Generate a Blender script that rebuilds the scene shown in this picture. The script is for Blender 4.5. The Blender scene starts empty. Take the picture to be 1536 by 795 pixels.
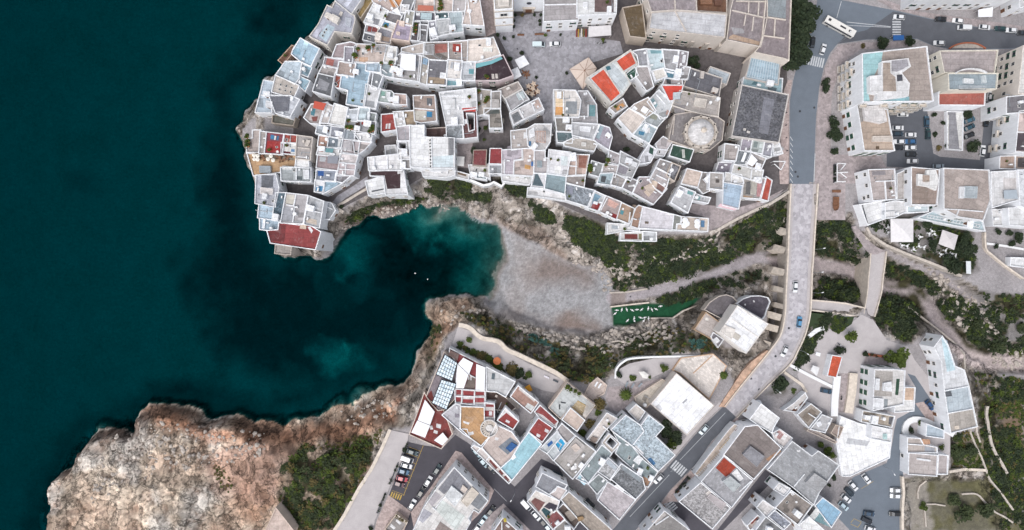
import bpy, bmesh, math, random
import numpy as np
from mathutils import Vector, Matrix
from mathutils.geometry import tessellate_polygon
R = math.radians
random.seed(7)
SC = bpy.context.scene
COL = SC.collection

# ------------------------------------------------------------------ camera, sky, sun, exposure
CAMH = 262.0          # metres above the town's ground
MPP = 0.25            # metres per photograph pixel at ground level (z = 0)
CX, CY = 768.0, 397.5
cam = bpy.data.objects.new('camera', bpy.data.cameras.new('camera'))
COL.objects.link(cam)
cam.location = (0, 0, CAMH)
cam.rotation_euler = (0, 0, 0)
cam.data.sensor_width = 36.0
cam.data.lens = 36.0 * CAMH / (1536 * MPP)
cam.data.clip_start, cam.data.clip_end = 1.0, 6000.0
SC.camera = cam

SUN_EL, SUN_AZ = 62.0, 215.0      # high veiled sun from the lower left, azimuth clockwise from the top of the picture
world = bpy.data.worlds.new('World'); SC.world = world
world.use_nodes = True
wn = world.node_tree; wn.nodes.clear()
sky = wn.nodes.new('ShaderNodeTexSky'); sky.sky_type = 'NISHITA'; sky.sun_disc = False
sky.sun_elevation = R(SUN_EL); sky.sun_rotation = R(SUN_AZ)
sky.air_density = 1.0; sky.dust_density = 4.0; sky.ozone_density = 1.0
hs = wn.nodes.new('ShaderNodeHueSaturation'); hs.inputs['Saturation'].default_value = 0.36
bg = wn.nodes.new('ShaderNodeBackground'); bg.inputs['Strength'].default_value = 0.15
wo = wn.nodes.new('ShaderNodeOutputWorld')
wn.links.new(sky.outputs[0], hs.inputs['Color']); wn.links.new(hs.outputs[0], bg.inputs[0]); wn.links.new(bg.outputs[0], wo.inputs[0])
sun = bpy.data.objects.new('sun', bpy.data.lights.new('sun', 'SUN')); COL.objects.link(sun)
sun.data.energy = 1.15; sun.data.angle = R(42); sun.data.color = (1.0, 0.975, 0.95)
_d = Vector((math.sin(R(SUN_AZ)) * math.cos(R(SUN_EL)), math.cos(R(SUN_AZ)) * math.cos(R(SUN_EL)), math.sin(R(SUN_EL))))
sun.rotation_euler = _d.to_track_quat('Z', 'Y').to_euler()
SC.view_settings.view_transform = 'Standard'; SC.view_settings.look = 'None'
SC.view_settings.gamma = 1.0; SC.view_settings.use_curve_mapping = False
SC.view_settings.exposure = 0.46
SC.cycles.max_bounces = 6; SC.cycles.diffuse_bounces = 3; SC.cycles.transparent_max_bounces = 8
SC.cycles.use_denoising = True; SC.cycles.denoising_prefilter = 'ACCURATE'; SC.cycles.denoising_input_passes = 'RGB_ALBEDO_NORMAL'; SC.cycles.sample_clamp_indirect = 2.0

# ------------------------------------------------------------------ photograph -> place
# origin and scale of the enlargements the plan was surveyed from
TILES = dict(P=(0, 0, 1), A=(350, 0, 5.12), B=(350, 145, 5.12), C=(350, 270, 5.12), D=(600, 0, 5.12), E=(600, 145, 5.12),
  F=(850, 0, 5.12), G=(850, 145, 5.12), H=(850, 260, 5.12), I=(1100, 0, 6.973), J=(1236, 0, 5.12), K=(1236, 145, 5.12),
  L=(1236, 290, 5.12), M=(1236, 420, 5.12), N=(1236, 560, 5.12), O=(1236, 640, 5.12), B2=(1000, 270, 5.12),
  Q=(1000, 400, 5.12), R=(1000, 540, 5.12), S=(1000, 640, 5.12), T=(720, 640, 5.12), U=(760, 520, 5.12),
  V=(600, 460, 5.12), W=(570, 600, 5.12), X=(450, 640, 5.12), Y=(1060, 120, 5.12), Z1=(640, 540, 9.58),
  Z2=(940, 690, 7.57), Z3=(590, 700, 7.68), Z4=(880, 400, 4.967), Z5=(600, 280, 3.311), Z6=(720, 0, 7.68), Z7=(700, 60, 7.68),
  Z8=(1120, 480, 7.68), Z9=(1160, 210, 8.53), ZA=(280, 560, 3.383), ZB=(360, 180, 12.8), ZC=(1330, 420, 7.43), ZD=(1340, 0, 7.837), ZE=(700,400,5.12), ZF=(1400,300,5.68))
def px(s):
    """survey string -> list of photograph pixels"""
    out = []; t = TILES['P']
    for tok in s.split():
        if tok in TILES: t = TILES[tok]; continue
        a, b = tok.split(',')
        out.append((t[0] + float(a) / t[2], t[1] + float(b) / t[2]))
    return out
def W3(p, z=0.0):
    k = (CAMH - z) / CAMH * MPP
    return ((p[0] - CX) * k, (CY - p[1]) * k)
def wp(s, z=0.0): return [W3(p, z) for p in px(s)]
def to_px(x, y, z):
    k = CAMH / (CAMH - z) / MPP
    return x * k + CX, CY - y * k

# ------------------------------------------------------------------ small geometry helpers
def area(p): return 0.5 * sum(p[i][0] * p[(i + 1) % len(p)][1] - p[(i + 1) % len(p)][0] * p[i][1] for i in range(len(p)))
def ccw(p): return list(p) if area(p) > 0 else list(reversed(p))
def cent(p): return (sum(a for a, b in p) / len(p), sum(b for a, b in p) / len(p))
def inset(p, d):
    n = len(p); out = []
    for i in range(n):
        a, b, c = Vector(p[i - 1]), Vector(p[i]), Vector(p[(i + 1) % n])
        e1 = (b - a); e2 = (c - b)
        if e1.length < 1e-6 or e2.length < 1e-6: out.append(tuple(b)); continue
        e1.normalize(); e2.normalize()
        n1 = Vector((-e1.y, e1.x)); n2 = Vector((-e2.y, e2.x))
        m = n1 + n2
        if m.length < 1e-4: out.append(tuple(b + n1 * d)); continue
        m.normalize(); k = d / max(0.35, m.dot(n1))
        out.append(tuple(b + m * k))
    return out
def inside(pt, poly):
    x, y = pt; r = False; j = len(poly) - 1
    for i in range(len(poly)):
        xi, yi = poly[i]; xj, yj = poly[j]
        if (yi > y) != (yj > y) and x < (xj - xi) * (y - yi) / (yj - yi) + xi: r = not r
        j = i
    return r
def spline(pts, n=6, closed=False):
    """Catmull-Rom through the points"""
    P_ = [Vector(p) for p in pts]; out = []; m = len(P_)
    for i in range(m if closed else m - 1):
        g = (lambda k: P_[k % m]) if closed else (lambda k: P_[max(0, min(m - 1, k))])
        p0, p1, p2, p3 = g(i - 1), g(i), g(i + 1), g(i + 2)
        for k in range(n):
            t = k / n
            out.append(tuple(0.5 * ((2 * p1) + (p2 - p0) * t + (2 * p0 - 5 * p1 + 4 * p2 - p3) * t * t + (3 * p1 - p0 - 3 * p2 + p3) * t ** 3)))
    if not closed: out.append(tuple(P_[-1]))
    return out

def lin(c):
    if isinstance(c, str):
        v = [int(c[i:i + 2], 16) / 255 for i in (0, 2, 4)]
    else: v = c
    return tuple((x / 12.92 if x <= 0.04045 else ((x + 0.055) / 1.055) ** 2.4) for x in v) + (1.0,)
PAL = dict(W='e8eaee', w='d2d0cf', g='b9b8bd', G='8f9096', D='5f6068', b='b4c6d2', B='8fb3c6', r='8a3a38', R='c9523c',
  t='b99f8d', T='7d6660', y='c3a273', k='3a2c33', n='2c5546', p='d0bdb8', c='d8ccc0', l='a9a2b4', q='6f9aa5')
def colr(c): return lin(PAL.get(c, c))

class MB:
    """collects faces of one mesh"""
    def __init__(s): s.v = []; s.f = []; s.mi = []
    def face(s, pts, m=0):
        b = len(s.v); s.v += [tuple(p) for p in pts]; s.f.append(tuple(range(b, b + len(pts)))); s.mi.append(m)
    def tri_poly(s, loops, z, m=0, up=True):
        vs = [Vector((a, b, 0)) for lp in loops for a, b in lp]
        tri = tessellate_polygon([[Vector((a, b, 0)) for a, b in lp] for lp in loops])
        base = len(s.v); s.v += [(v.x, v.y, z) for v in vs]
        for t in tri:
            a, b, c = (vs[i] for i in t)
            if ((b - a).cross(c - a).z > 0) != up: t = (t[0], t[2], t[1])
            s.f.append(tuple(base + i for i in t)); s.mi.append(m)
    def ring(s, p, z0, z1, m=0, out=True):
        n = len(p)
        for i in range(n):
            a, b = p[i], p[(i + 1) % n]
            q = [(*a, z0), (*b, z0), (*b, z1), (*a, z1)]
            s.face(q if out else q[::-1], m)
    def band(s, p, q, z, m=0):
        n = len(p)
        for i in range(n):
            j = (i + 1) % n
            s.face([(*p[i], z), (*p[j], z), (*q[j], z), (*q[i], z)], m)
    def prism(s, p, z0, z1, m=0, mt=None):
        p = ccw(p); s.ring(p, z0, z1, m); s.tri_poly([p], z1, m if mt is None else mt); s.tri_poly([p], z0, m, up=False)
    def box(s, c, d, rz=0.0, m=0):
        cx, cy, cz = c; dx, dy, dz = (k / 2 for k in d); co, si = math.cos(rz), math.sin(rz)
        p = [(cx + a * dx * co - b * dy * si, cy + a * dx * si + b * dy * co) for a, b in ((-1, -1), (1, -1), (1, 1), (-1, 1))]
        s.prism(p, cz - dz, cz + dz, m)
    def tube(s, a, b, r0, r1=None, n=8, m=0, caps=True):
        a, b = Vector(a), Vector(b); r1 = r0 if r1 is None else r1
        d = (b - a); q = d.to_track_quat('Z', 'Y')
        A = [a + q @ Vector((math.cos(2 * math.pi * i / n) * r0, math.sin(2 * math.pi * i / n) * r0, 0)) for i in range(n)]
        B = [b + q @ Vector((math.cos(2 * math.pi * i / n) * r1, math.sin(2 * math.pi * i / n) * r1, 0)) for i in range(n)]
        for i in range(n):
            j = (i + 1) % n; s.face([A[i], A[j], B[j], B[i]], m)
        if caps: s.face(B, m); s.face(A[::-1], m)
    def lathe(s, prof, c=(0, 0), n=16, m=0):
        for k in range(len(prof) - 1):
            (r0, z0), (r1, z1) = prof[k], prof[k + 1]
            for i in range(n):
                a0, a1 = 2 * math.pi * i / n, 2 * math.pi * (i + 1) / n
                q = [(c[0] + r * math.cos(a), c[1] + r * math.sin(a), z) for r, a, z in ((r0, a0, z0), (r0, a1, z0), (r1, a1, z1), (r1, a0, z1))]
                if r1 < 1e-5: q = q[:3]
                elif r0 < 1e-5: q = [q[0], q[2], q[3]]
                s.face(q, m)
    def mesh(s, name, mats, origin=(0, 0, 0), smooth=False):
        me = bpy.data.meshes.new(name)
        ox, oy, oz = origin
        me.from_pydata([(a - ox, b - oy, c - oz) for a, b, c in s.v], [], s.f)
        for m in (mats if isinstance(mats, (list, tuple)) else [mats]): me.materials.append(m)
        me.polygons.foreach_set('material_index', s.mi)
        if smooth: me.polygons.foreach_set('use_smooth', [True] * len(s.f))
        me.update(); return me
def obj(name, me, parent=None, color=None, loc=None, rot=None, scale=None):
    o = bpy.data.objects.new(name, me); COL.objects.link(o)
    if parent is not None: o.parent = parent
    if color is not None: o.color = colr(color) if isinstance(color, str) else color
    if loc is not None: o.location = loc
    if rot is not None: o.rotation_euler = rot
    if scale is not None: o.scale = scale
    return o
LABELS = {}
def tag(o, label, cat, group=None, kind=None):
    if label: o['label'] = label
    if cat: o['category'] = cat
    if group: o['group'] = group
    if kind: o['kind'] = kind
    if label and kind is None: LABELS.setdefault(label, []).append(o.name)
    return o
def empty(name, loc, label, cat, group=None, rz=0.0):
    o = bpy.data.objects.new(name, None); COL.objects.link(o); o.location = loc; o.rotation_euler = (0, 0, rz)
    o.empty_display_size = 0.5
    return tag(o, label, cat, group)
def copy_tree(o, parent=None):
    c = o.copy(); COL.objects.link(c)
    if parent is not None: c.parent = parent; c.matrix_parent_inverse = o.matrix_parent_inverse
    for ch in list(o.children): copy_tree(ch, c)
    return c

# ------------------------------------------------------------------ materials
class NT:
    def __init__(s, name):
        s.m = bpy.data.materials.new(name); s.m.use_nodes = True; s.t = s.m.node_tree; s.t.nodes.clear()
        s.out = s.n('OutputMaterial'); s.b = s.n('BsdfPrincipled'); s.l(s.b.outputs[0], s.out.inputs[0])
    def n(s, k, **kw):
        x = s.t.nodes.new('ShaderNode' + k)
        for a, v in kw.items(): setattr(x, a, v)
        return x
    def l(s, a, b): s.t.links.new(a, b)
    def noise(s, scale, detail=4, rough=.6, vec=None, dist=0.0):
        x = s.n('TexNoise'); x.inputs['Scale'].default_value = scale; x.inputs['Detail'].default_value = detail
        x.inputs['Roughness'].default_value = rough; x.inputs['Distortion'].default_value = dist
        if vec is not None: s.l(vec, x.inputs['Vector'])
        return x.outputs['Fac']
    def mul(s, a, b): return s.math('MULTIPLY', a, b)
    def math(s, op, a, b=None, c=None):
        x = s.n('Math', operation=op)
        for i, v in enumerate((a, b, c)):
            if v is None: continue
            if isinstance(v, (int, float)): x.inputs[i].default_value = v
            else: s.l(v, x.inputs[i])
        return x.outputs[0]
    def remap(s, v, a, b, c, d, clamp=True):
        x = s.n('MapRange'); x.clamp = clamp
        s.l(v, x.inputs[0])
        for i, k in enumerate((a, b, c, d)): x.inputs[i + 1].default_value = k
        return x.outputs[0]
    def mix(s, f, a, b, mode='MIX'):
        x = s.n('Mix', data_type='RGBA', blend_type=mode)
        for i, v in ((0, f), (6, a), (7, b)):
            if isinstance(v, (int, float)): x.inputs[i].default_value = v
            elif isinstance(v, tuple): x.inputs[i].default_value = v
            else: s.l(v, x.inputs[i])
        return x.outputs[2]
    def scalecol(s, c, f):
        x = s.n('VectorMath', operation='SCALE')
        s.l(c, x.inputs[0]); s.l(f, x.inputs['Scale']); return x.outputs[0]
    def bump(s, h, strength=.3, dist=.05):
        x = s.n('Bump'); x.inputs['Strength'].default_value = strength; x.inputs['Distance'].default_value = dist
        s.l(h, x.inputs['Height']); s.l(x.outputs[0], s.b.inputs['Normal'])
    def rough(s, v): s.b.inputs['Roughness'].default_value = v; return s
    def pos(s): return s.n('NewGeometry').outputs['Position']
    def oinfo(s): return s.n('ObjectInfo')
def mat_simple(name, c, rough=.7, metal=0.0, var=.15, scale=2.0):
    t = NT(name).rough(rough); p = t.pos()
    f = t.remap(t.noise(scale, 4, .6, p), .3, .7, 1 - var, 1 + var)
    rgb = t.n('RGB'); rgb.outputs[0].default_value = colr(c)
    t.l(t.scalecol(rgb.outputs[0], f), t.b.inputs['Base Color']); t.b.inputs['Metallic'].default_value = metal
    return t.m
def mk_plaster():
    t = NT('limewashed_plaster').rough(.85); p = t.pos(); oi = t.oinfo()
    st = t.n('VectorMath', operation='MULTIPLY'); t.l(p, st.inputs[0]); st.inputs[1].default_value = (1, 1, .25)
    a = t.noise(.35, 5, .65, st.outputs[0]); b = t.noise(2.2, 4, .6, st.outputs[0])
    f = t.mul(t.remap(a, .34, .66, .90, 1.06), t.remap(b, .3, .7, .92, 1.04))
    c = t.scalecol(oi.outputs['Color'], f)
    sn = t.n('SeparateXYZ'); ge = t.n('NewGeometry'); t.l(ge.outputs['Normal'], sn.inputs[0])
    c = t.scalecol(c, t.math('SUBTRACT', 1.0, t.mul(t.math('GREATER_THAN', sn.outputs[2], .5), t.remap(t.noise(1.3, 5, .7, p), .36, .62, 0.02, .36))))
    g = t.remap(t.noise(.8, 6, .7, p), .57, .74, 0, .30)
    c = t.mix(g, c, t.mix(1.0, oi.outputs['Color'], (.66, .62, .58, 1), 'MULTIPLY'))
    t.l(c, t.b.inputs['Base Color']); t.bump(b, .15, .03); return t.m
def mk_roof(kind):
    t = NT('roof_' + kind).rough(.9); p = t.pos(); oi = t.oinfo()
    base = oi.outputs['Color']
    off = t.n('VectorMath', operation='ADD'); t.l(p, off.inputs[0])
    r3 = t.n('VectorMath', operation='SCALE'); t.l(oi.outputs['Location'], r3.inputs[0]); r3.inputs['Scale'].default_value = 3.1
    t.l(r3.outputs[0], off.inputs[1]); v = off.outputs[0]
    a = t.noise(.28, 6, .68, v, .6); b = t.noise(1.7, 6, .7, v); c3 = t.noise(9, 3, .6, v)
    f = t.mul(t.mul(t.remap(a, .32, .68, .76, 1.14), t.remap(b, .32, .68, .82, 1.10)), t.remap(c3, .3, .7, .88, 1.08))
    c = t.scalecol(base, f)
    ro = t.n('VectorRotate', rotation_type='Z_AXIS'); t.l(p, ro.inputs[0]); t.l(t.mul(oi.outputs['Object Index'], .0174533), ro.inputs['Angle'])
    br = t.n('TexBrick'); t.l(ro.outputs[0], br.inputs[0]); br.inputs['Scale'].default_value = 1.0
    bw, bh, c1, mo = dict(bitumen=(3.4, 1.9, .90, .76), slab=(1.1, .62, .74, .80), speckle=(.9, .5, .80, .8), tile=(.9, .4, .8, .7))[kind]
    br.inputs['Brick Width'].default_value = bw; br.inputs['Row Height'].default_value = bh; br.inputs['Mortar Size'].default_value = .11 if kind == 'bitumen' else .06; br.inputs['Mortar Smooth'].default_value = .4
    for nm, q in (('Color1', 1.06), ('Color2', c1), ('Mortar', mo)): br.inputs[nm].default_value = (q, q, q, 1)
    c = t.mix(1.0, c, br.outputs['Color'], 'MULTIPLY')
    if kind == 'speckle':
        vo = t.n('TexVoronoi'); vo.inputs['Scale'].default_value = 2.2; t.l(v, vo.inputs['Vector'])
        sp = t.n('SeparateColor'); t.l(vo.outputs['Color'], sp.inputs[0])
        c = t.scalecol(c, t.remap(sp.outputs[0], 0, 1, .45, 1.2))
    if kind == 'tile':
        ti = t.n('TexWave', wave_type='BANDS', bands_direction='DIAGONAL'); ti.inputs['Scale'].default_value = 1.1; ti.inputs['Distortion'].default_value = .6
        t.l(p, ti.inputs['Vector']); c = t.scalecol(c, t.remap(ti.outputs['Fac'], 0, 1, .72, 1.12))
    dirt = t.remap(t.noise(.55, 7, .75, v, .3), .52, .76, 0, .46)
    c = t.mix(dirt, c, t.mix(1.0, base, (.50, .44, .40, 1), 'MULTIPLY'))
    pale = t.remap(t.noise(.42, 5, .7, v, 1.2), .30, .46, .30, 0)
    c = t.mix(pale, c, t.mix(.5, base, (.62, .61, .61, 1)))
    k_ = t.n('RGB'); k_.outputs[0].default_value = (.80, .80, .80, 1); c = t.mix(1.0, c, k_.outputs[0], 'MULTIPLY')
    t.l(c, t.b.inputs['Base Color']); t.bump(b, .2, .03); return t.m
def mk_cloth():
    t = NT('canvas').rough(.8); p = t.pos(); oi = t.oinfo()
    t.l(t.scalecol(oi.outputs['Color'], t.remap(t.noise(1.1, 4, .6, p), .3, .7, .74, .86)), t.b.inputs['Base Color']); return t.m
def mk_paint():
    t = NT('car_paint').rough(.3); oi = t.oinfo()
    t.l(t.scalecol(oi.outputs['Color'], t.remap(t.noise(3, 3, .5, t.pos()), .3, .7, .80, .92)), t.b.inputs['Base Color'])
    t.b.inputs['Coat Weight'].default_value = .5; return t.m
def mk_leaf(name, c1, c2, c3):
    t = NT(name).rough(.75); p = t.pos(); oi = t.oinfo()
    off = t.n('VectorMath', operation='ADD'); t.l(p, off.inputs[0]); t.l(oi.outputs['Random'], off.inputs[1])
    a = t.noise(.35, 4, .6, p); b = t.noise(2.6, 4, .7, p)
    c = t.mix(t.remap(a, .35, .65, 0, 1), colr(c1), colr(c2)); c = t.mix(t.remap(b, .45, .75, 0, 1), c, colr(c3))
    t.l(c, t.b.inputs['Base Color'])
    t.b.inputs['Specular IOR Level'].default_value = .2; return t.m
M = dict(plaster=mk_plaster(), roof=mk_roof('bitumen'), slab=mk_roof('slab'), speckle=mk_roof('speckle'), tile=mk_roof('tile'), canvas=mk_cloth(), paint=mk_paint(),
  leaf=mk_leaf('scrub_leaves', '1d281d', '303b23', '4d5333'), leaf2=mk_leaf('garden_leaves', '253416', '3e4d1d', '5e6829'),
  leaf3=mk_leaf('dry_leaves', '3f3d27', '5a5031', '706037'), leaf4=mk_leaf('agave_leaves', '284442', '3a5a55', '506e63'),
  leaf5=mk_leaf('evergreen_leaves', '152017', '233020', '3d442c'),
  glass=mat_simple('window_glass', '2b323a', .25), frame=mat_simple('painted_frame', 'c9c6c2', .6), shutter_green=mat_simple('green_shutter', '1f4a3a', .6),
  wood=mat_simple('weathered_wood', '6d4a34', .75, var=.3), dark=mat_simple('dark_metal', '33343a', .5, .3), bark=mat_simple('bark', '5a4a3c', .9, var=.3),
  tyre=mat_simple('tyre_rubber', '1c1c1e', .85), white=mat_simple('white_plastic', 'cdced0', .5, var=.06), lamp=mat_simple('headlight_glass', 'c8cdd2', .2),
  tail=mat_simple('tail_light', '7a1c1c', .3), stone=mat_simple('pale_stone', 'a9a199', .9, var=.25, scale=1.2), cream=mat_simple('cream_stone', 'bdb3a8', .9, var=.2, scale=.8),
  skin=mat_simple('skin', 'b98a70', .6), cloth_dark=mat_simple('dark_cloth', '2c2f3a', .9), blue=mat_simple('blue_cloth', '2f62a0', .8), terracotta=mat_simple('terracotta_pot', '9a5a40', .85),
  steel=mat_simple('grey_steel', '8b9096', .45, .4), rock=mat_simple('loose_rock', '9a928b', .95, var=.45, scale=.9), gridglass=None)
# ------------------------------------------------------------------ ground: one height field solved from surveyed levels
SEA = -16.0
rng = np.random.default_rng(11)
def vnoise(x, y, s, seed):
    """smooth lattice noise in -1..1"""
    r = np.random.default_rng(seed); L = r.uniform(-1, 1, (256, 256))
    X, Y = x / s + 1000.3, y / s + 1000.7
    i, j = np.floor(X).astype(int), np.floor(Y).astype(int); u, v = X - i, Y - j
    u = u * u * (3 - 2 * u); v = v * v * (3 - 2 * v); g = lambda a, b: L[a % 256, b % 256]
    return (g(i, j) * (1 - u) + g(i + 1, j) * u) * (1 - v) + (g(i, j + 1) * (1 - u) + g(i + 1, j + 1) * u) * v
def fbm(x, y, s, seed, n=4):
    return sum(vnoise(x, y, s / 2 ** k, seed + k) * .5 ** k for k in range(n))
def in_poly(X, Y, p):
    r = np.zeros(X.shape, bool); n = len(p); j = n - 1
    for i in range(n):
        xi, yi = p[i]; xj, yj = p[j]
        c = ((yi > Y) != (yj > Y)) & (X < (xj - xi) * (Y - yi) / (yj - yi + 1e-12) + xi); r ^= c; j = i
    return r
def seg_dist(X, Y, p, closed=True):
    d = np.full(X.shape, 1e9); n = len(p)
    for i in range(n if closed else n - 1):
        (ax, ay), (bx, by) = p[i], p[(i + 1) % n]
        dx, dy = bx - ax, by - ay; L = dx * dx + dy * dy + 1e-12
        t = np.clip(((X - ax) * dx + (Y - ay) * dy) / L, 0, 1)
        d = np.minimum(d, np.hypot(X - ax - t * dx, Y - ay - t * dy))
    return d
def sdf(X, Y, p):
    d = seg_dist(X, Y, p); return np.where(in_poly(X, Y, p), -d, d)

PLATEAU_N = 'P 520,-120 520,0 484,52 458,68 432,112 410,128 394,158 398,200 388,240 394,262 395,310 402,335 416,360 468,370 480,345 508,318 560,288 615,280 640,262 700,257 762,262 800,287 850,312 905,337 960,352 1060,350 1095,333 1165,298 1182,288 1186,276 1226,276 1226,326 1268,326 1275,312 1288,346 1312,352 1336,360 1350,372 1400,396 1440,418 1462,428 1480,452 1536,455 1800,455 1800,-120'
PLATEAU_S = 'P 655,548 671,500 690,484 722,500 765,528 832,560 850,571 900,575 925,560 945,545 1010,532 1070,528 1090,545 1104,580 1130,560 1152,536 1165,515 1202,521 1216,491 1236,476 1288,470 1300,460 1318,500 1362,518 1388,500 1414,503 1438,545 1466,640 1430,655 1428,712 1358,716 1358,900 500,900 503,795 572,668 586,640 615,640'
levels = [  # (level, survey polygon): flat places
    (0.0, PLATEAU_N), (0.0, PLATEAU_S),
    (-15.0, 'P 775,352 800,368 845,392 905,405 917,430 914,470 910,490 880,498 842,492 792,476 760,464 755,440 770,390'),
    (-14.0, 'Z4 185,300 480,268 560,275 850,225 790,285 650,375 480,372 455,385 300,430 205,432'),
    (-5.0, 'Q 225,480 300,320 400,235 540,240 680,230 780,260 780,430 610,660 400,600'),
    (-10.5, 'P 1158,405 1172,398 1174,470 1166,492 1152,508 1146,502 1158,470'),
    (-3.0, 'P 1432,640 1472,645 1486,702 1432,706'), (-4.0, 'P 1362,722 1466,722 1492,790 1500,900 1362,900'),
    (-5.5, 'P 1500,560 1600,560 1600,900 1536,900 1505,690'),
    (-2.5, 'P 361,196 372,182 380,172 384,176 384,200 372,208 362,206'),
    (-7.0, 'P 64,900 64,772 90,716 132,662 154,654 204,658 220,637 243,625 300,640 350,650 400,660 410,690 390,795 390,900'),
    (-2.0, 'P 430,790 440,720 520,690 560,680 500,790'),
    (-6.5, 'P 1486,470 1600,470 1600,520 1500,510')]
lines = [  # (half width m, [(px, py, level)...]): levelled paths
    (2.3, [(918, 447, -14.5), (940, 444, -14.3), (985, 436, -14), (1020, 425, -13.7), (1060, 413, -13.4), (1095, 400, -13), (1130, 388, -12.8), (1165, 386, -12.5), (1200, 390, -12.3), (1230, 398, -12), (1265, 403, -11.6), (1290, 412, -11.3), (1330, 430, -11), (1355, 433, -10.6), (1385, 447, -10), (1402, 475, -9.5), (1425, 505, -9), (1450, 525, -8.7), (1490, 542, -8.4), (1540, 545, -8)]),
    (1.2, [(1330, 378, -2.5), (1375, 400, -4), (1410, 412, -5), (1440, 436, -6), (1468, 458, -6.5)]),
    (1.5, [(1284, 340, -1), (1292, 365, -1), (1306, 380, -1)])]
sea_polys = [  # sea bed levels, drawn as seen at sea level
    (-19.5, 'P -400,-400 520,-400 512,-20 470,50 446,70 424,105 402,118 386,150 352,190 350,205 370,245 384,275 388,320 396,345 408,372 420,386 470,384 484,384 500,366 520,345 548,330 590,318 640,308 668,306 700,322 733,338 743,352 741,385 733,420 723,447 705,447 690,445 665,445 648,450 636,470 642,490 634,520 622,556 600,582 560,578 534,584 528,615 514,598 500,600 472,620 430,634 400,628 312,622 300,608 240,600 208,622 202,642 152,641 142,648 101,702 81,757 78,795 78,1200 -400,1200'),
]
shore = 'P 664,311 690,316 720,330 746,340 752,352 752,380 742,420 734,448 727,456'
def grid_solve(step):
    xs = np.arange(-240, 240.01, step); ys = np.arange(-132, 132.01, step)
    X, Y = np.meshgrid(xs, ys); fix = np.zeros(X.shape, bool); Z = np.full(X.shape, -9.0)
    for z, s in sea_polys:
        q = wp(s, SEA); m = in_poly(X, Y, q); Z[m] = (SEA - .35 + np.clip(seg_dist(X, Y, q) / 1.6, 0, 1) * (z - SEA + .35))[m]; fix |= m
    d = seg_dist(X, Y, [W3(p, SEA) for p in px(shore)], False); m = (d < step * .8) ; Z[m] = SEA - .1; fix |= m
    near = (d < 34) & in_poly(X, Y, wp(sea_polys[0][1], SEA)); Z[near] = np.maximum(Z, SEA - .12 - d * .14)[near]
    for z, s in levels:
        m = in_poly(X, Y, wp(s, z)); Z[m] = z; fix |= m
    for hw, pts in lines:
        q = [W3((a, b), z) for a, b, z in pts]
        for i in range(len(q) - 1):
            (ax, ay), (bx, by) = q[i], q[i + 1]; dx, dy = bx - ax, by - ay; L = dx * dx + dy * dy
            t = np.clip(((X - ax) * dx + (Y - ay) * dy) / L, 0, 1); dd = np.hypot(X - ax - t * dx, Y - ay - t * dy)
            m = dd < hw; Z[m] = (pts[i][2] + (pts[i + 1][2] - pts[i][2]) * t)[m]; fix |= m
    return xs, ys, X, Y, Z, fix
def relax(Z, fix, n):
    for _ in range(n):
        P_ = np.pad(Z, 1, mode='edge')
        A_ = .25 * (P_[2:, 1:-1] + P_[:-2, 1:-1] + P_[1:-1, 2:] + P_[1:-1, :-2])
        Z = np.where(fix, Z, A_)
    return Z
def resample(Z, xs, ys, X, Y):
    fx = np.clip((X - xs[0]) / (xs[1] - xs[0]), 0, len(xs) - 1.001); fy = np.clip((Y - ys[0]) / (ys[1] - ys[0]), 0, len(ys) - 1.001)
    i, j = fx.astype(int), fy.astype(int); u, v = fx - i, fy - j
    return (Z[j, i] * (1 - u) + Z[j, i + 1] * u) * (1 - v) + (Z[j + 1, i] * (1 - u) + Z[j + 1, i + 1] * u) * v
_prev = None
for _st, _n in ((4.0, 500), (2.0, 300), (1.2, 200)):
    xs, ys, X, Y, Z, fix = grid_solve(_st)
    if _prev is not None: Z = np.where(fix, Z, resample(*_prev, X, Y))
    Z = relax(Z, fix, _n); _prev = (Z, xs, ys)
FS = .6
fxs = np.arange(-240, 240.01, FS); fys = np.arange(-132, 132.01, FS)
FX, FY = np.meshgrid(fxs, fys)
FZ = resample(*_prev, FX, FY)
_f = resample(fix.astype(float), xs, ys, FX, FY); rocky = np.clip(1 - _f, 0, 1)
PXX, PYY = to_px(FX, FY, FZ)
head = np.clip(-sdf(PXX, PYY, px('P 50,900 55,760 80,700 125,645 210,612 245,600 310,612 430,632 530,600 535,580 600,580 640,520 650,470 700,455 740,470 690,480 665,500 640,560 590,640 500,795 400,900')) / 10, 0, 1)
rocky = np.clip(rocky + head * (FZ < -.3), 0, 1)
_wx = fbm(FX, FY, 9, 201, 4) * 2.3; _wy = fbm(FX, FY, 9, 211, 4) * 2.3
_wm = np.clip(rocky + (FZ < -15.5) * 1.0, 0, 1)
_W = resample(*_prev, FX + _wx * _wm, FY + _wy * _wm); FZ = np.where(_wm > .02, _W, FZ)
_b = np.clip(.5 - sdf(PXX, PYY, px('P 738,325 770,348 805,366 852,392 905,405 920,430 918,490 880,502 838,498 790,484 748,468 724,458 730,400')) / 8, 0, 1)
rocky *= 1 - _b
gx, gy = np.gradient(FZ, FS)[1], np.gradient(FZ, FS)[0]
slope = np.hypot(gx, gy)
n1 = fbm(FX, FY, 9, 21, 4); n2 = fbm(FX, FY, 2.6, 31, 3)
ridg = 1 - 2 * np.abs(fbm(FX + 3 * n1, FY, 6, 41, 3))
land = np.clip((FZ - SEA - .2) / 2.0, 0, 1)
FZ = FZ + rocky * land * (n1 * .9 + n2 * .55 + ridg * .55 - .3)
FZ = np.where((FZ < -16.2), FZ + n1 * .18, FZ)
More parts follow.
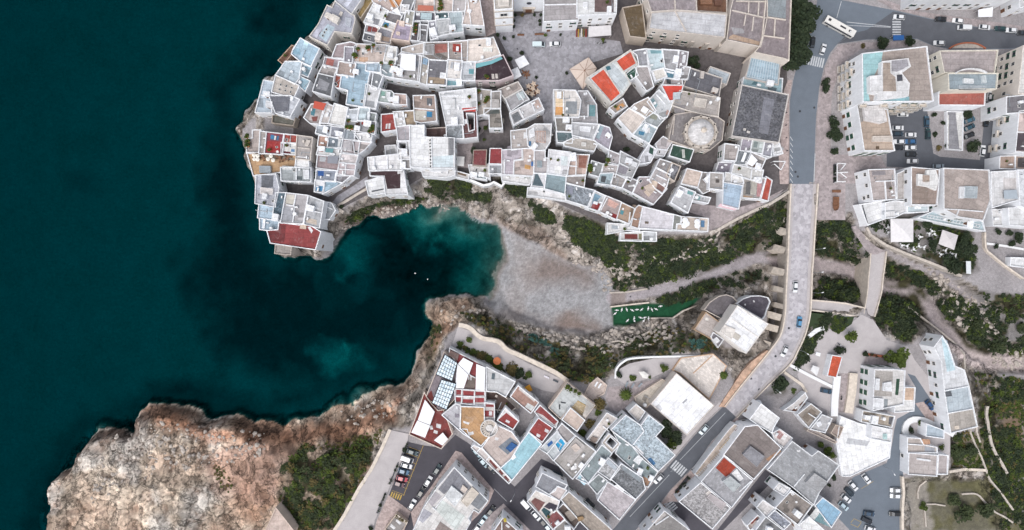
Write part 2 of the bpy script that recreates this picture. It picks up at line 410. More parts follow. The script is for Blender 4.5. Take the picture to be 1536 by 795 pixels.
def hz(x, y):
    """ground level at a place"""
    i = min(max((x - fxs[0]) / FS, 0), len(fxs) - 1.001); j = min(max((y - fys[0]) / FS, 0), len(fys) - 1.001)
    a, b = int(i), int(j); u, v = i - a, j - b
    return float((FZ[b, a] * (1 - u) + FZ[b, a + 1] * u) * (1 - v) + (FZ[b + 1, a] * (1 - u) + FZ[b + 1, a + 1] * u) * v)

# --- what grows or lies where: masks from surveyed outlines with ragged edges
PXX, PYY = to_px(FX, FY, FZ)
rag = fbm(PXX, PYY, 26, 51, 4) * 9
def mask(s, soft=6.0, ragged=1.0):
    return np.clip(.5 - (sdf(PXX, PYY, px(s)) + rag * ragged) / soft, 0, 1)
def line_mask(pts, w, soft=2.0, ragged=.2):
    return np.clip(.5 - (seg_dist(PXX, PYY, pts, False) - w + rag * ragged) / soft, 0, 1)
C = np.zeros(FX.shape + (3,)); KC = .82
def put(m, c, var=None):
    global C
    c = np.array(colr(c)[:3]); col = c[None, None, :] if var is None else c[None, None, :] * var[..., None]
    C = C * (1 - m[..., None]) + col * m[..., None] * KC
one = np.ones(FX.shape)
big = fbm(FX, FY, 16, 61, 4); mid = fbm(FX, FY, 5, 71, 4); fine = fbm(FX, FY, 1.6, 81, 3)
put(one, '9b9799', 1 + .10 * mid)
put(rocky, 'a49b93', 1 + .35 * mid + .3 * fine)
put(rocky * np.clip(mid * 2.2 - .5, 0, 1), '6c655d')
put(rocky * np.clip(fine * 1.8 - .55, 0, 1), 'c5bfbb')
# headland: warm limestone, orange towards the water, white slabs
hd = mask('P 40,900 50,760 78,700 122,640 208,605 245,595 310,606 430,626 500,596 535,575 600,575 640,510 640,460 700,450 720,470 690,490 660,500 640,560 600,640 580,650 500,795 400,900', 8)
put(hd * (FZ < -.4), 'cabaa9', 1 + .26 * mid + .2 * fine)
east = np.clip((PXX - 250) / 160, 0, 1)
put(hd * np.clip(big * 1.6 + .1, 0, 1) * (.25 + .6 * east), 'ba9279', 1 + .25 * fine + .2 * mid)
put(hd * np.clip(-big * 2.2 - .45, 0, 1) * .85, 'd2ccc5', 1 + .25 * fine)
put(hd * np.clip(fine * 2.0 - .7, 0, 1) * .8, '7d7067')
cr = np.clip(1 - np.abs(fbm(FX + 2 * mid, FY * .6, 7, 221, 4)) * 9, 0, 1)
put(hd * cr * .75, '5d5148')
put(mask('P 205,612 245,610 300,640 420,645 480,632 520,632 600,590 615,600 560,650 470,665 300,662', 14) * .75, 'b58368', 1 + .3 * fine)
put(mask('P 300,690 330,668 400,660 440,670 420,720 410,760 330,745', 14) * .6, 'b4978a', 1 + .15 * fine)
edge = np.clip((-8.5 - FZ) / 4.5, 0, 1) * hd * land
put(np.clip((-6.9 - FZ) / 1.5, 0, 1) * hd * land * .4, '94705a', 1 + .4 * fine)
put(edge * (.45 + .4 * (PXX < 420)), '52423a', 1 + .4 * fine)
# cove cliffs
put(mask('P 505,335 560,305 640,300 700,312 740,330 810,345 860,385 840,395 760,345 700,325 660,318 600,325 520,350', 10) * .45, '8a7468', 1 + .35 * fine)
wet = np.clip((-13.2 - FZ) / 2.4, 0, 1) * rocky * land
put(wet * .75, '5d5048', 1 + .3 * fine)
# beach
be = mask('P 735,330 770,350 805,368 850,393 905,405 920,430 918,490 880,502 840,498 790,484 745,470 728,458 735,400', 5, .5)
peb = np.clip(vnoise(FX, FY, .9, 91) * .5 + vnoise(FX, FY, .6, 92) * .6, -1, 1)
put(be, '9c9c9f', 1 + .34 * peb + .10 * mid)
put(be * mask('P 795,412 815,385 850,388 890,402 885,420 840,430 800,428', 34) * .8, '7f716b', 1 + .25 * peb)
put(be * mask('P 820,480 850,470 900,482 900,500 850,505 825,495', 30) * .8, '7d6a60', 1 + .25 * peb)
put(be * mask('P 735,470 780,470 840,480 840,500 770,490', 26) * .6, '857c7a', 1 + .25 * peb)
put(be * mask('P 765,350 790,362 800,400 780,470 758,470 750,440 772,400', 16) * .35, '9c918c', 1 + .2 * peb)
put(be * np.clip((-15.6 - FZ) / .5, 0, 1) * .75, '7b6f66', 1 + .15 * peb)
# dry stream bed and gravel path along the gully
gp = [(a, b) for a, b, z in lines[0][1]]
put(line_mask(gp[:9], 8.5), 'a29ca0', 1 + .1 * mid + .12 * peb); put(line_mask(gp[7:], 12, 4, .4), 'a59b9c', 1 + .12 * mid + .15 * peb)
put(mask('P 1400,470 1420,490 1450,510 1480,520 1536,528 1600,540 1600,565 1536,562 1490,556 1450,548 1420,520', 8, .6), 'b0a4a2', 1 + .2 * mid + .25 * peb)
put(mask('Z4 178,195 290,190 290,275 182,300', 3, .1), '8d8380', 1 + .15 * mid)
# artificial lawn with garden chairs
put(mask('Z4 185,302 480,268 560,272 860,222 800,285 650,378 480,378 460,386 300,440 200,440', 2.5, .1), '1f4d34', 1 + .18 * mid)
# earth under scrub
VEG = ['P 645,266 700,263 706,285 690,298 652,294', 'P 640,283 735,290 732,301 700,297 655,300', 'P 750,270 792,272 795,292 768,292', 'P 790,300 830,318 832,335 800,330', 'P 848,318 880,328 918,348 920,375 890,380 860,355 845,340',
  'P 905,352 960,360 1050,358 1100,340 1165,303 1182,300 1176,345 1168,378 1120,382 1095,392 1050,408 1010,420 960,436 922,432 915,405 940,395 925,375',
  'P 985,452 1020,436 1060,424 1100,410 1140,402 1150,420 1110,430 1080,432 1050,442 1010,455', 'P 1228,332 1268,330 1280,345 1300,382 1296,398 1270,400 1232,388 1222,370', 'P 1220,412 1250,408 1280,420 1286,440 1282,454 1220,446',
  'P 1324,442 1370,440 1385,460 1398,478 1370,512 1335,502 1312,490 1318,465', 'P 1216,470 1245,474 1236,500 1210,535 1200,540', 'P 1250,474 1280,476 1258,500 1246,490',
  'P 1330,385 1375,405 1400,418 1435,445 1465,462 1480,500 1490,530 1450,515 1410,480 1400,455 1370,435 1330,428', 'P 1455,560 1500,560 1536,570 1540,795 1500,795 1478,700 1470,640',
  'P 1428,650 1470,645 1488,705 1428,706', 'P 1362,720 1470,716 1500,790 1362,800', 'P 415,800 420,700 448,672 470,690 500,665 530,655 572,650 560,690 505,795',
  'P 690,470 740,475 800,505 900,520 1000,490 1060,505 1080,525 1000,532 930,548 895,572 850,568 800,540 730,498', 'P 648,485 665,490 652,530 640,545', 'P 1470,440 1540,446 1540,540 1500,530 1480,500', 'P 500,330 540,312 560,305 590,298 640,295 640,305 580,305 530,330', 'R 770,265 870,120 960,170 930,260 850,310', 'P 1340,330 1400,325 1460,345 1465,400 1440,415 1380,385 1340,360']
vm = np.zeros(FX.shape)
for s_ in VEG: vm = np.maximum(vm, mask(s_, 8, .7))
put(vm * (.35 + .65 * np.clip(.6 + mid * 1.6, 0, 1)), '3f3d2c', 1 + .3 * fine)
put(mask('P 1362,722 1500,716 1536,795 1362,800', 8) * .75, '66634a', 1 + .25 * mid + .15 * fine)
put(mask('P 1430,650 1472,648 1486,702 1432,704', 6) * .8, '7d7460', 1 + .3 * mid)
put(mask('P 1490,600 1536,590 1545,700 1510,690 1498,640', 8) * .8, '7a6653', 1 + .25 * mid)
put(mask('P 1358,724 1392,722 1398,795 1358,800', 6) * .7, 'a09a95', 1 + .2 * mid)
put(line_mask([(1330, 378), (1375, 400), (1410, 412), (1440, 436), (1468, 458), (1492, 466)], 3.5, 2, .15), '9b9597', 1 + .15 * peb)
# sea bed: pale sand with dark sea grass meadows
bed = FZ < -16.15; KC = 1.0
put(bed * 1.0, '92aba2', 1 + .05 * mid)
weed = np.maximum(mask('P 520,-60 400,-40 372,80 332,130 340,190 300,260 310,330 275,400 300,470 330,520 380,560 470,590 520,600 560,570 600,570 640,480 560,440 520,400 420,395 380,330 340,200 360,140 440,60', 60, 2.0),
  np.maximum(mask('P 60,795 120,650 200,612 260,590 340,610 460,615 500,590 540,560 520,540 400,600 300,570 230,585 170,620 110,640 70,700 40,795', 44, 1.6), mask('P 90,250 130,262 140,282 110,288', 26, 1.5) * .35))
cove = mask('P 500,375 560,335 660,310 745,340 735,450 650,448 620,560 530,580 480,520 430,450 420,395', 40, 1.6)
patch = np.clip(.55 + 1.5 * fbm(FX, FY, 14, 101, 4), 0, 1)
weed = np.clip(np.maximum(weed * (.75 + .25 * patch), cove * np.clip(.48 + .6 * patch, 0, 1)), 0, 1)
teal = np.maximum(mask('P 505,365 525,352 570,360 545,400 515,415', 22, 1.6) * .9, mask('P 600,330 660,312 690,325 640,345 610,350', 18, 1.6) * .35)
teal = np.maximum(teal, np.maximum(mask('P 470,525 530,515 545,540 500,560', 30, 2), mask('P 640,345 690,335 715,360 650,372', 26, 2.4) * .5))
weed = np.clip(weed - 1.15 * teal * (.55 + .45 * patch), 0, 1)
put(bed * weed * .82, '294548', 1 + .10 * fine + .2 * mid)
shal = np.clip((FZ + 17.6) / 1.3, 0, 1) * bed
put(shal * mask('P 600,290 780,320 760,475 660,465', 30) * .85, '3b4a41', 1 + .5 * peb + .5 * mid + .3 * fine)
put(np.clip((FZ + 16.45) / .25, 0, 1) * bed * mask('P 720,300 790,320 770,475 710,465', 14) * .7, '7d7f74', 1 + .3 * peb)

put(bed * mask('P 560,320 660,300 770,330 760,460 640,455 560,420', 40, 1.2) * .85, '2a4340', 1 + .5 * mid + .4 * fine + .3 * big)
put(bed * teal * .85 * (.5 + .5 * patch), '7f9a92', 1 + .2 * mid)
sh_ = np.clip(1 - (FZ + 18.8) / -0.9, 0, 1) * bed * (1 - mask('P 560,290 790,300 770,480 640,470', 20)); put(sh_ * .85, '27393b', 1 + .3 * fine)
FZ = FZ + bed * teal * (.4 + .6 * patch) * 2.3
# --- meshes
def grid_mesh(name, keep, mat):
    ny, nx = FX.shape; idx = np.arange(nx * ny).reshape(ny, nx)
    q = np.stack([idx[:-1, :-1], idx[:-1, 1:], idx[1:, 1:], idx[1:, :-1]], -1).reshape(-1, 4)
    q = q[keep.reshape(-1)]
    used, inv = np.unique(q, return_inverse=True); q = inv.reshape(-1, 4)
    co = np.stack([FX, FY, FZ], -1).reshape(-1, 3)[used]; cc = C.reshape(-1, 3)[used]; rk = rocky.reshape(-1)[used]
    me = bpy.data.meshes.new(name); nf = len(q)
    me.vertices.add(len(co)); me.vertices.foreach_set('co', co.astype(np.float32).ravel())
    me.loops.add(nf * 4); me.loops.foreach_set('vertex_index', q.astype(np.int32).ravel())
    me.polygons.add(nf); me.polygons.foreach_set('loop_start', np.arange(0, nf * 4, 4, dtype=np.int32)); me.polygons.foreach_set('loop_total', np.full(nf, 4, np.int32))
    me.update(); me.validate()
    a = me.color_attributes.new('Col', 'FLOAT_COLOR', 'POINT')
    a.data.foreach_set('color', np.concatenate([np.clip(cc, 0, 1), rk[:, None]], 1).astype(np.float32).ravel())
    me.materials.append(mat); me.polygons.foreach_set('use_smooth', [True] * nf)
    return me
def mk_ground():
    t = NT('ground').rough(.95); p = t.pos(); at = t.n('Attribute', attribute_name='Col')
    sp = t.n('VectorMath', operation='MULTIPLY'); t.l(p, sp.inputs[0]); sp.inputs[1].default_value = (1, 1, .5)
    v = sp.outputs[0]
    a = t.noise(1.1, 6, .7, v, .5); b = t.noise(4.5, 4, .7, v)
    nz = t.n('TexNoise'); nz.inputs['Scale'].default_value = .35; nz.inputs['Detail'].default_value = 6; nz.inputs['Roughness'].default_value = .65; t.l(v, nz.inputs['Vector'])
    sc = t.n('VectorMath', operation='SCALE'); t.l(nz.outputs['Color'], sc.inputs[0]); sc.inputs['Scale'].default_value = 6.5
    wv = t.n('VectorMath', operation='ADD'); t.l(v, wv.inputs[0]); t.l(sc.outputs[0], wv.inputs[1])
    st = t.n('VectorMath', operation='MULTIPLY'); t.l(wv.outputs[0], st.inputs[0]); st.inputs[1].default_value = (1, .6, 1)
    def cells(s, lo, hi):
        x = t.n('TexVoronoi'); x.inputs['Scale'].default_value = s; t.l(st.outputs[0], x.inputs['Vector']); q = t.n('SeparateColor'); t.l(x.outputs['Color'], q.inputs[0]); return t.remap(q.outputs[0], 0, 1, lo, hi)
    def edges(s, w, lo):
        x = t.n('TexVoronoi', feature='DISTANCE_TO_EDGE'); x.inputs['Scale'].default_value = s; t.l(st.outputs[0], x.inputs['Vector']); return t.remap(x.outputs['Distance'], 0, w, lo, 1.0)
    def crk(s, w, lo, dist): return t.remap(t.math('ABSOLUTE', t.math('SUBTRACT', t.noise(s, 7, .62, v, dist), .5)), 0, w, lo, 1.0)
    crack = t.mul(t.mul(edges(.20, .06, .30), edges(.6, .07, .66)), crk(.09, .018, .25, .6))
    big_ = t.mul(t.mul(cells(.20, .74, 1.26), cells(.6, .86, 1.14)), t.remap(t.noise(.12, 6, .7, v, .8), .38, .62, .74, 1.22))
    rock = at.outputs['Alpha']
    fr = t.mul(t.mul(t.mul(t.remap(a, .3, .7, .74, 1.25), t.remap(b, .3, .7, .80, 1.18)), crack), big_)
    fg = t.mul(t.remap(a, .3, .7, .74, 1.2), t.remap(b, .3, .7, .62, 1.3))
    m = t.n('Mix'); m.data_type = 'FLOAT'; t.l(rock, m.inputs[0]); t.l(fg, m.inputs[2]); t.l(fr, m.inputs[3])
    t.l(t.scalecol(at.outputs['Color'], m.outputs[0]), t.b.inputs['Base Color'])
    h = t.math('ADD', t.mul(a, .6), t.mul(crack, .9)); t.bump(t.mul(h, t.remap(rock, 0, 1, .25, 1.0)), .5, .3)
    t.b.inputs['Specular IOR Level'].default_value = .15
    return t.m
M['ground'] = mk_ground()
zmax = np.maximum(np.maximum(FZ[:-1, :-1], FZ[1:, 1:]), np.maximum(FZ[:-1, 1:], FZ[1:, :-1]))
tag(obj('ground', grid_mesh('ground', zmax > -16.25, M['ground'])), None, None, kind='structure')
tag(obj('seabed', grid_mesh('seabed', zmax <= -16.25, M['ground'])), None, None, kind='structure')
# deep sea floor beyond the surveyed bay
mb = MB(); mb.face([(-3000, -3000, -20.2), (3000, -3000, -20.2), (3000, 3000, -20.2), (-3000, 3000, -20.2)])
tag(obj('sea_floor', mb.mesh('sea_floor', mat_simple('deep_sand', '8fa39c', .95))), None, None, kind='structure')
def mk_water():
    t = NT('sea_water'); p = t.pos(); t.t.nodes.remove(t.b)
    tr = t.n('BsdfTransparent'); gl = t.n('BsdfGlossy'); gl.inputs['Roughness'].default_value = .06; mx = t.n('MixShader'); lw = t.n('Fresnel'); lw.inputs['IOR'].default_value = 1.33
    bp = t.n('Bump'); bp.inputs['Strength'].default_value = .3; bp.inputs['Distance'].default_value = .12
    t.l(t.noise(.8, 5, .6, p), bp.inputs['Height']); t.l(bp.outputs[0], gl.inputs['Normal'])
    t.l(t.remap(lw.outputs[0], .032, 1, 0, 1), mx.inputs[0]); t.l(tr.outputs[0], mx.inputs[1]); t.l(gl.outputs[0], mx.inputs[2]); t.l(mx.outputs[0], t.out.inputs[0])
    va = t.n('VolumeAbsorption'); va.inputs['Color'].default_value = (.02, .758, .788, 1); va.inputs['Density'].default_value = 1.30; t.l(va.outputs[0], t.out.inputs['Volume'])
    return t.m
mb = MB(); mb.prism([(-3000, -3000), (3000, -3000), (3000, 3000), (-3000, 3000)], -32, SEA)
tag(obj('water', mb.mesh('water', mk_water())), None, None, kind='structure')

# ------------------------------------------------------------------ roads, pavements, squares: sheets 4 mm apart
def mk_pave(name, c, bricks, var=.2):
    t = NT(name).rough(.9); p = t.pos()
    a = t.noise(.25, 6, .65, p, .5); b = t.noise(3.5, 5, .7, p)
    f = t.mul(t.remap(a, .3, .7, 1 - var, 1 + var * .7), t.remap(b, .3, .7, .84, 1.12))
    rgb = t.n('RGB'); rgb.outputs[0].default_value = colr(c)
    if bricks:
        vo = t.n('TexVoronoi'); vo.inputs['Scale'].default_value = bricks; t.l(p, vo.inputs['Vector']); s = t.n('SeparateColor'); t.l(vo.outputs['Color'], s.inputs[0])
        f = t.mul(f, t.remap(s.outputs[0], 0, 1, .78, 1.16))
    t.l(t.scalecol(rgb.outputs[0], f), t.b.inputs['Base Color']); t.bump(b, .2, .03); return t.m
M['asphalt'] = mk_pave('asphalt', '50535a', 0, .16); M['asphalt_dark'] = mk_pave('dark_asphalt', '413f46', 0, .18); M['asphalt_blue'] = mk_pave('worn_asphalt', '606872', 0, .10)
M['cobble'] = mk_pave('stone_setts', '8a898f', 1.1, .18); M['alley'] = mk_pave('alley_stone', '565152', 1.4, .22); M['pave'] = mk_pave('pavement', '92898a', 1.2, .18)
M['lawn'] = mk_pave('lawn_grass', '27361d', 0, .3); M['palepave'] = mk_pave('pale_concrete', 'a49fa0', 0, .12); M['pinkpave'] = mk_pave('pink_pavement', 'a29390', 1.6, .2); M['line'] = mat_simple('road_paint', 'a9acb0', .8, var=.25); M['yellow'] = mat_simple('yellow_road_paint', '9f8540', .8, var=.3)
def sheet(name, s, z, mat, pts=None):
    mb = MB(); p = ccw(pts if pts is not None else wp(s, z)); mb.tri_poly([p], z); return tag(obj(name, mb.mesh(name, M[mat])), None, None, kind='structure')
def slab(name, s, z0, z1, mat):
    mb = MB(); p = ccw(wp(s, z1)); mb.prism(p, z0, z1); return tag(obj(name, mb.mesh(name, M[mat])), None, None, kind='structure')
sheet('alley_paving', 'P 530,-40 500,20 490,70 470,110 450,140 440,190 440,250 415,300 440,320 480,335 520,308 560,288 610,280 640,262 700,256 762,261 800,286 850,311 905,335 1050,345 1100,325 1180,285 1184,275 1184,200 1180,100 1180,-40', .004, 'alley')
sheet('square_paving', 'P 745,50 770,25 815,18 880,55 930,62 935,80 868,100 900,140 850,165 842,182 830,200 818,195 812,165 800,150 780,125 765,88', .008, 'cobble')
sheet('lane_paving', 'D 610,0 720,0 735,250 645,290 635,180', .008, 'pinkpave')
sheet('ramp_paving', 'C 760,172 800,120 930,40 1030,-30 1035,30 960,80 860,140 790,200', .008, 'cobble')
sheet('street', 'P 1229,-40 1226,0 1222,25 1214,45 1206,72 1196,95 1190,120 1185,150 1184.5,276 1220,276 1222,230 1224,175 1229,130 1236,100 1245,80 1256,66 1300,59.5 1375,58.5 1400,69 1425,74 1480,74 1560,72 1560,56 1500,46 1450,38 1400,29 1340,15 1262,0 1262,-40', .008, 'asphalt_blue')
sheet('east_street', 'P 1256,66 1270,52 1300,45 1340,17 1400,30 1450,39 1500,47 1560,57 1560,71 1480,73 1425,73 1400,68 1375,57.5 1300,58.5', .012, 'asphalt')
slab('pavement', 'P 1222,276 1223.5,230 1225.5,175 1230.5,130 1238,101 1247,82 1258,68 1290,63 1370,62 1370,70 1290,74 1262,96 1248,140 1245,200 1247,232 1320,232 1330,252 1290,254 1282,275', -.2, .13, 'pave')
slab('pavement', 'P 1183,276 1183.3,150 1188.5,120 1182,120 1176,135 1171,210 1168,232 1170,276', -.2, .13, 'pinkpave')
slab('pavement', 'P 1262,-30 1340,13.5 1400,27.5 1450,36.5 1500,44 1560,54 1560,44 1500,34 1440,26 1370,16 1330,0 1300,-30', -.2, .13, 'pave')
sheet('courtyard_asphalt', 'P 1322,166 1390,160 1400,230 1410,235 1470,240 1480,148 1492,148 1488,250 1470,255 1330,250 1330,205', .008, 'asphalt')
sheet('south_asphalt', 'P 613,663 636,668 664,672 683,652 703,665 740,700 772,730 812,688 838,700 870,760 915,800 915,860 560,860 560,800 584,741', .008, 'asphalt_dark')
sheet('main_street', 'P 1087,608 1103.5,625.5 1068,661 1044,696 1006,734 990,755 952,797 900,860 850,860 917,797 970,736 1014,686 1040,655 1062,632', .012, 'asphalt')
sheet('side_street', 'P 1148,704 1164,717 1120,760 1080,800 1060,860 1010,860 1076,795', .008, 'asphalt_dark')
sheet('side_street', 'P 999,751 1020,754 1070,797 1100,840 1040,840 1035,797', .009, 'asphalt_dark')
slab('pavement', 'P 1104.5,626 1119,640 1100,668 1068,700 1018,752 1008,752 991,757 1006,735.5 1045,697.5 1069,662.5', -.2, .13, 'pinkpave')
slab('pavement', 'P 1084.5,607 1060,630.5 1038,653.5 1012,684 1006,680 1034,650 1050,632 1079,603', -.2, .13, 'palepave')
slab('pavement', 'X 1195,185 1240,200 1490,490 1450,590 1380,670 1240,800 880,800 850,660 1000,470', -.2, .13, 'pinkpave')
slab('pavement', 'T 180,590 250,660 420,830 100,900 -40,780', -.2, .13, 'pave')
slab('promenade', 'X 690,25 835,55 825,118 790,240 690,460 665,520 575,720 560,830 230,830 265,790 460,470 640,140', -.6, .3, 'palepave')
sheet('parking_terrace', 'X 680,525 850,650 800,800 570,800 590,720', .02, 'pinkpave')
sheet('terrace_paving', 'P 1222,276 1268,276 1268,330 1222,330', .016, 'pave')
sheet('lawn', 'M 68,278 232,282 214,338 110,408 54,374', .022, 'lawn'); sheet('lawn', 'M -110,250 20,265 35,275 -10,350 -60,380 -130,400', .022, 'lawn')
sheet('yard_paving', 'N 105,0 232,0 200,300 112,300 95,160', .024, 'pave'); sheet('yard_paving', 'M 330,560 490,590 500,660 300,650', .024, 'pave'); sheet('yard_paving', 'N 700,230 860,200 950,400 880,420 780,340', .024, 'pinkpave')
sheet('forecourt', 'P 1196,562 1210,535 1222,512 1236,492 1262,497 1292,472 1310,480 1330,510 1362,520 1372,540 1400,575 1420,620 1425,655 1425,690 1345,715 1290,640 1210,600', .008, 'palepave')
sheet('lane', 'N 640,0 700,20 860,260 960,450 890,420 780,355 690,340 620,380 590,470 595,640 610,795 610,1200 240,1250 100,1100 60,1150 220,800 480,690 520,560 540,430 560,350 690,280 700,100', .012, 'asphalt_blue')
sheet('terrace_paving', 'V 445,155 545,190 620,240 760,290 830,350 950,420 1290,580 1190,660 1090,640 900,560 660,460 440,330 400,300', .012, 'palepave')
sheet('terrace_paving', 'U 870,170 940,130 1130,90 1330,90 1270,170 1110,240 910,290 840,240', .012, 'palepave')
sheet('terrace_paving', 'U 780,310 900,300 1190,240 1240,260 1000,440 880,500 800,490 760,400', .016, 'pave')
sheet('terrace_paving', 'E 415,325 530,320 590,200 690,180 640,270 560,340 545,545 415,545', .012, 'pave')
sheet('terrace_paving', 'B2 150,180 400,200 540,215 700,170 900,70 870,100 680,230 440,350 320,400 310,290 180,250', .012, 'pave')
mb = MB()
def stripes(mb, a, b, n, length, w, z=.02):
    """n painted bars of that length whose centres run from a to b"""
    a, b = Vector(W3(a)), Vector(W3(b)); d = (b - a).normalized(); e = Vector((-d.y, d.x))
    for i in range(n):
        c = a + (b - a) * ((i + .5) / n)
        q = [c - d * w / 2 - e * length / 2, c + d * w / 2 - e * length / 2, c + d * w / 2 + e * length / 2, c - d * w / 2 + e * length / 2]
        mb.face([(v.x, v.y, z) for v in q])
def line(mb, pts, w, z=.022):
    q = [Vector(W3(p)) for p in pts]
    for a, b in zip(q, q[1:]):
        d = (b - a).normalized(); e = Vector((-d.y, d.x)) * w / 2
        mb.face([(v.x, v.y, z) for v in (a - e, b - e, b + e, a + e)])
stripes(mb, (1209, 89), (1236, 95), 8, 3.6, .55); stripes(mb, (1345, 27), (1345, 54), 7, 3.2, .55)
stripes(mb, (1009, 695), (1027, 710), 6, 3.6, .6); stripes(mb, (1000, 751), (1012, 766), 5, 3.4, .55)
line(mb, [(1262, 2), (1255, 27)], .2); line(mb, [(1270, 33), (1336, 40)], .25); line(mb, [(1270, 38), (1336, 41)], .2)
line(mb, [(1088, 619), (1020, 690)], .14); line(mb, [(1004, 712), (945, 775)], .14); line(mb, [(1222.6, 230), (1221, 272)], .25)
line(mb, [(741, 733), (760, 752)], .12)
for k in range(8): line(mb, [(1185.2, 205 + k * 9), (1189, 211 + k * 9)], .25)
tag(obj('road_markings', mb.mesh('road_markings', M['line'])), None, None, kind='structure')
mb = MB()
line(mb, [(635, 668), (605, 744)], .16)
for k in range(8): line(mb, [(613.5 - k * 3.6, 670.5 + k * 9.3), (632.5 - k * 3.6, 677.5 + k * 9.3)], .13)
for k in range(5): stripes(mb, (586 + 3.4 * k, 741 + 1.2 * k), (588.5 + 3.4 * k, 742 + 1.2 * k), 1, 2.0, .5)
line(mb, [(1276, 784), (1281, 778), (1292, 783), (1287, 791), (1276, 786)], .15); line(mb, [(1292, 733), (1310, 722)], .12)
tag(obj('parking_markings', mb.mesh('parking_markings', M['yellow'])), None, None, kind='structure')
# ------------------------------------------------------------------ buildings
HOUSES = []; GROW = [-.38]
GROUP = ['whitewashed houses of the old town']
def h(label, H, wall, roof, poly, *parts, cat='house', mat='roof', win=1, name='house', par=.6, base=None, group=0, balc=0, shut=None, tidy=0, grow=None):
    HOUSES.append(dict(label=label, H=H, wall=wall, roof=roof, poly=poly, parts=parts, cat=cat, mat=mat, win=win, name=name, par=par, base=base,
                       group=GROUP[0] if group == 0 else group, balc=balc, shut=shut, tidy=tidy, grow=GROW[0] if grow is None else grow))
def mk_window(kind):
    mb = MB(); w, hh = 1.05, 1.55
    if kind == 'door': w, hh = 1.25, 2.2
    mb.box((0, .03, 0), (w + .3, .12, hh + .3), 0, 0)             # surround
    mb.box((0, .06, 0), (w, .10, hh), 0, 1)                       # dark opening
    if kind == 'green':
        for s in (-1, 1): mb.box((s * (w / 2 + .30), .08, 0), (.55, .12, hh + .05), 0, 2)
    elif kind == 'shut': mb.box((0, .09, 0), (w + .1, .1, hh + .1), 0, 2)
    elif kind == 'plain':
        mb.box((0, .10, 0), (.07, .06, hh), 0, 0); mb.box((0, .12, -hh / 2 - .12), (w + .4, .3, .1), 0, 0)
    return mb.mesh('window_' + kind, [M['frame'], M['wood'] if kind == 'door' else M['glass'], M['shutter_green']])
WIN = {k: mk_window(k) for k in ('plain', 'green', 'shut', 'door')}
def mk_clutter():
    r = {}
    mb = MB(); mb.box((0, 0, .45), (.6, .6, .9)); mb.box((0, 0, .95), (.8, .8, .12)); r['chimney'] = mb.mesh('chimney', [M['plaster']])
    mb = MB(); mb.tube((0, 0, 0), (0, 0, .8), .12); mb.tube((0, 0, .8), (0, 0, .95), .2); r['vent'] = mb.mesh('vent', [M['steel']])
    mb = MB(); mb.box((0, 0, .45), (1.0, .45, .8)); mb.tube((-.1, -.24, .45), (-.1, -.20, .45), .3, n=12, m=1); r['air_conditioner'] = mb.mesh('air_conditioner', [M['white'], M['dark']])
    mb = MB(); mb.tube((0, 0, .25), (0, 0, 1.35), .55, n=14); mb.tube((0, 0, 1.35), (0, 0, 1.45), .3, n=10); mb.box((0, 0, .12), (1, 1, .24)); r['water_tank'] = mb.mesh('water_tank', [M['white']])
    mb = MB(); mb.box((0, 0, .15), (1.1, .8, .3)); mb.box((0, 0, .31), (.9, .6, .06), 0, 1); r['skylight'] = mb.mesh('skylight', [M['frame'], M['glass']])
    mb = MB(); mb.tube((0, 0, 0), (0, 0, 1.6), .05, n=6); mb.lathe([(0.02, 1.35), (.3, 1.42), (.42, 1.55), (.40, 1.56), (.02, 1.38)], n=12); r['satellite_dish'] = mb.mesh('satellite_dish', [M['white']])
    mb = MB(); mb.lathe([(0, 0), (.28, 0), (.36, .5), (.30, .5), (0, .46)], n=10)
    for i in range(46):
        a, e, q = random.uniform(0, 6.28), random.uniform(-.2, 1.4), random.uniform(.25, .6)
        c = Vector((q * math.cos(a) * math.cos(e), q * math.sin(a) * math.cos(e), .75 + q * math.sin(e))); u = Vector((random.uniform(-1, 1), random.uniform(-1, 1), random.uniform(-.5, .5))).normalized() * .2; v = u.cross(Vector((random.uniform(-1, 1), random.uniform(-1, 1), 1))).normalized() * .14
        mb.face([c - u, c + v, c + u, c - v], 1)
    r['potted_plant'] = mb.mesh('potted_plant', [M['terracotta'], M['leaf2']])
    mb = MB(); mb.box((0, 0, 1.0), (2.2, 1.7, 2.0)); mb.box((0, 0, 2.04), (2.4, 1.9, .1)); mb.box((0, -.86, .9), (.8, .06, 1.8), 0, 1); r['shed'] = mb.mesh('shed', [M['plaster'], M['wood']])
    mb = MB(); mb.box((0, 0, .45), (1.3, .8, .9)); r['storage_box'] = mb.mesh('storage_box', [M['plaster']])
    mb = MB(); mb.box((0, 0, .12), (3.6, .16, .16)); mb.box((1.7, .5, .12), (.16, 1.1, .16)); r['pipe'] = mb.mesh('pipe', [M['steel']])
    mb = MB(); mb.prism([(-1.2, -.9), (1.3, -.7), (1.1, .9), (-1.0, .8)], -.02, .012); r['roof_patch'] = mb.mesh('roof_patch', [M['roof']])
    return r
CLUT = mk_clutter()
SKYL = CLUT['skylight']
def parse_part(s):
    head, rest = s.split(' ', 1); k = head[0]; arg = head[1:]
    return k, arg, rest
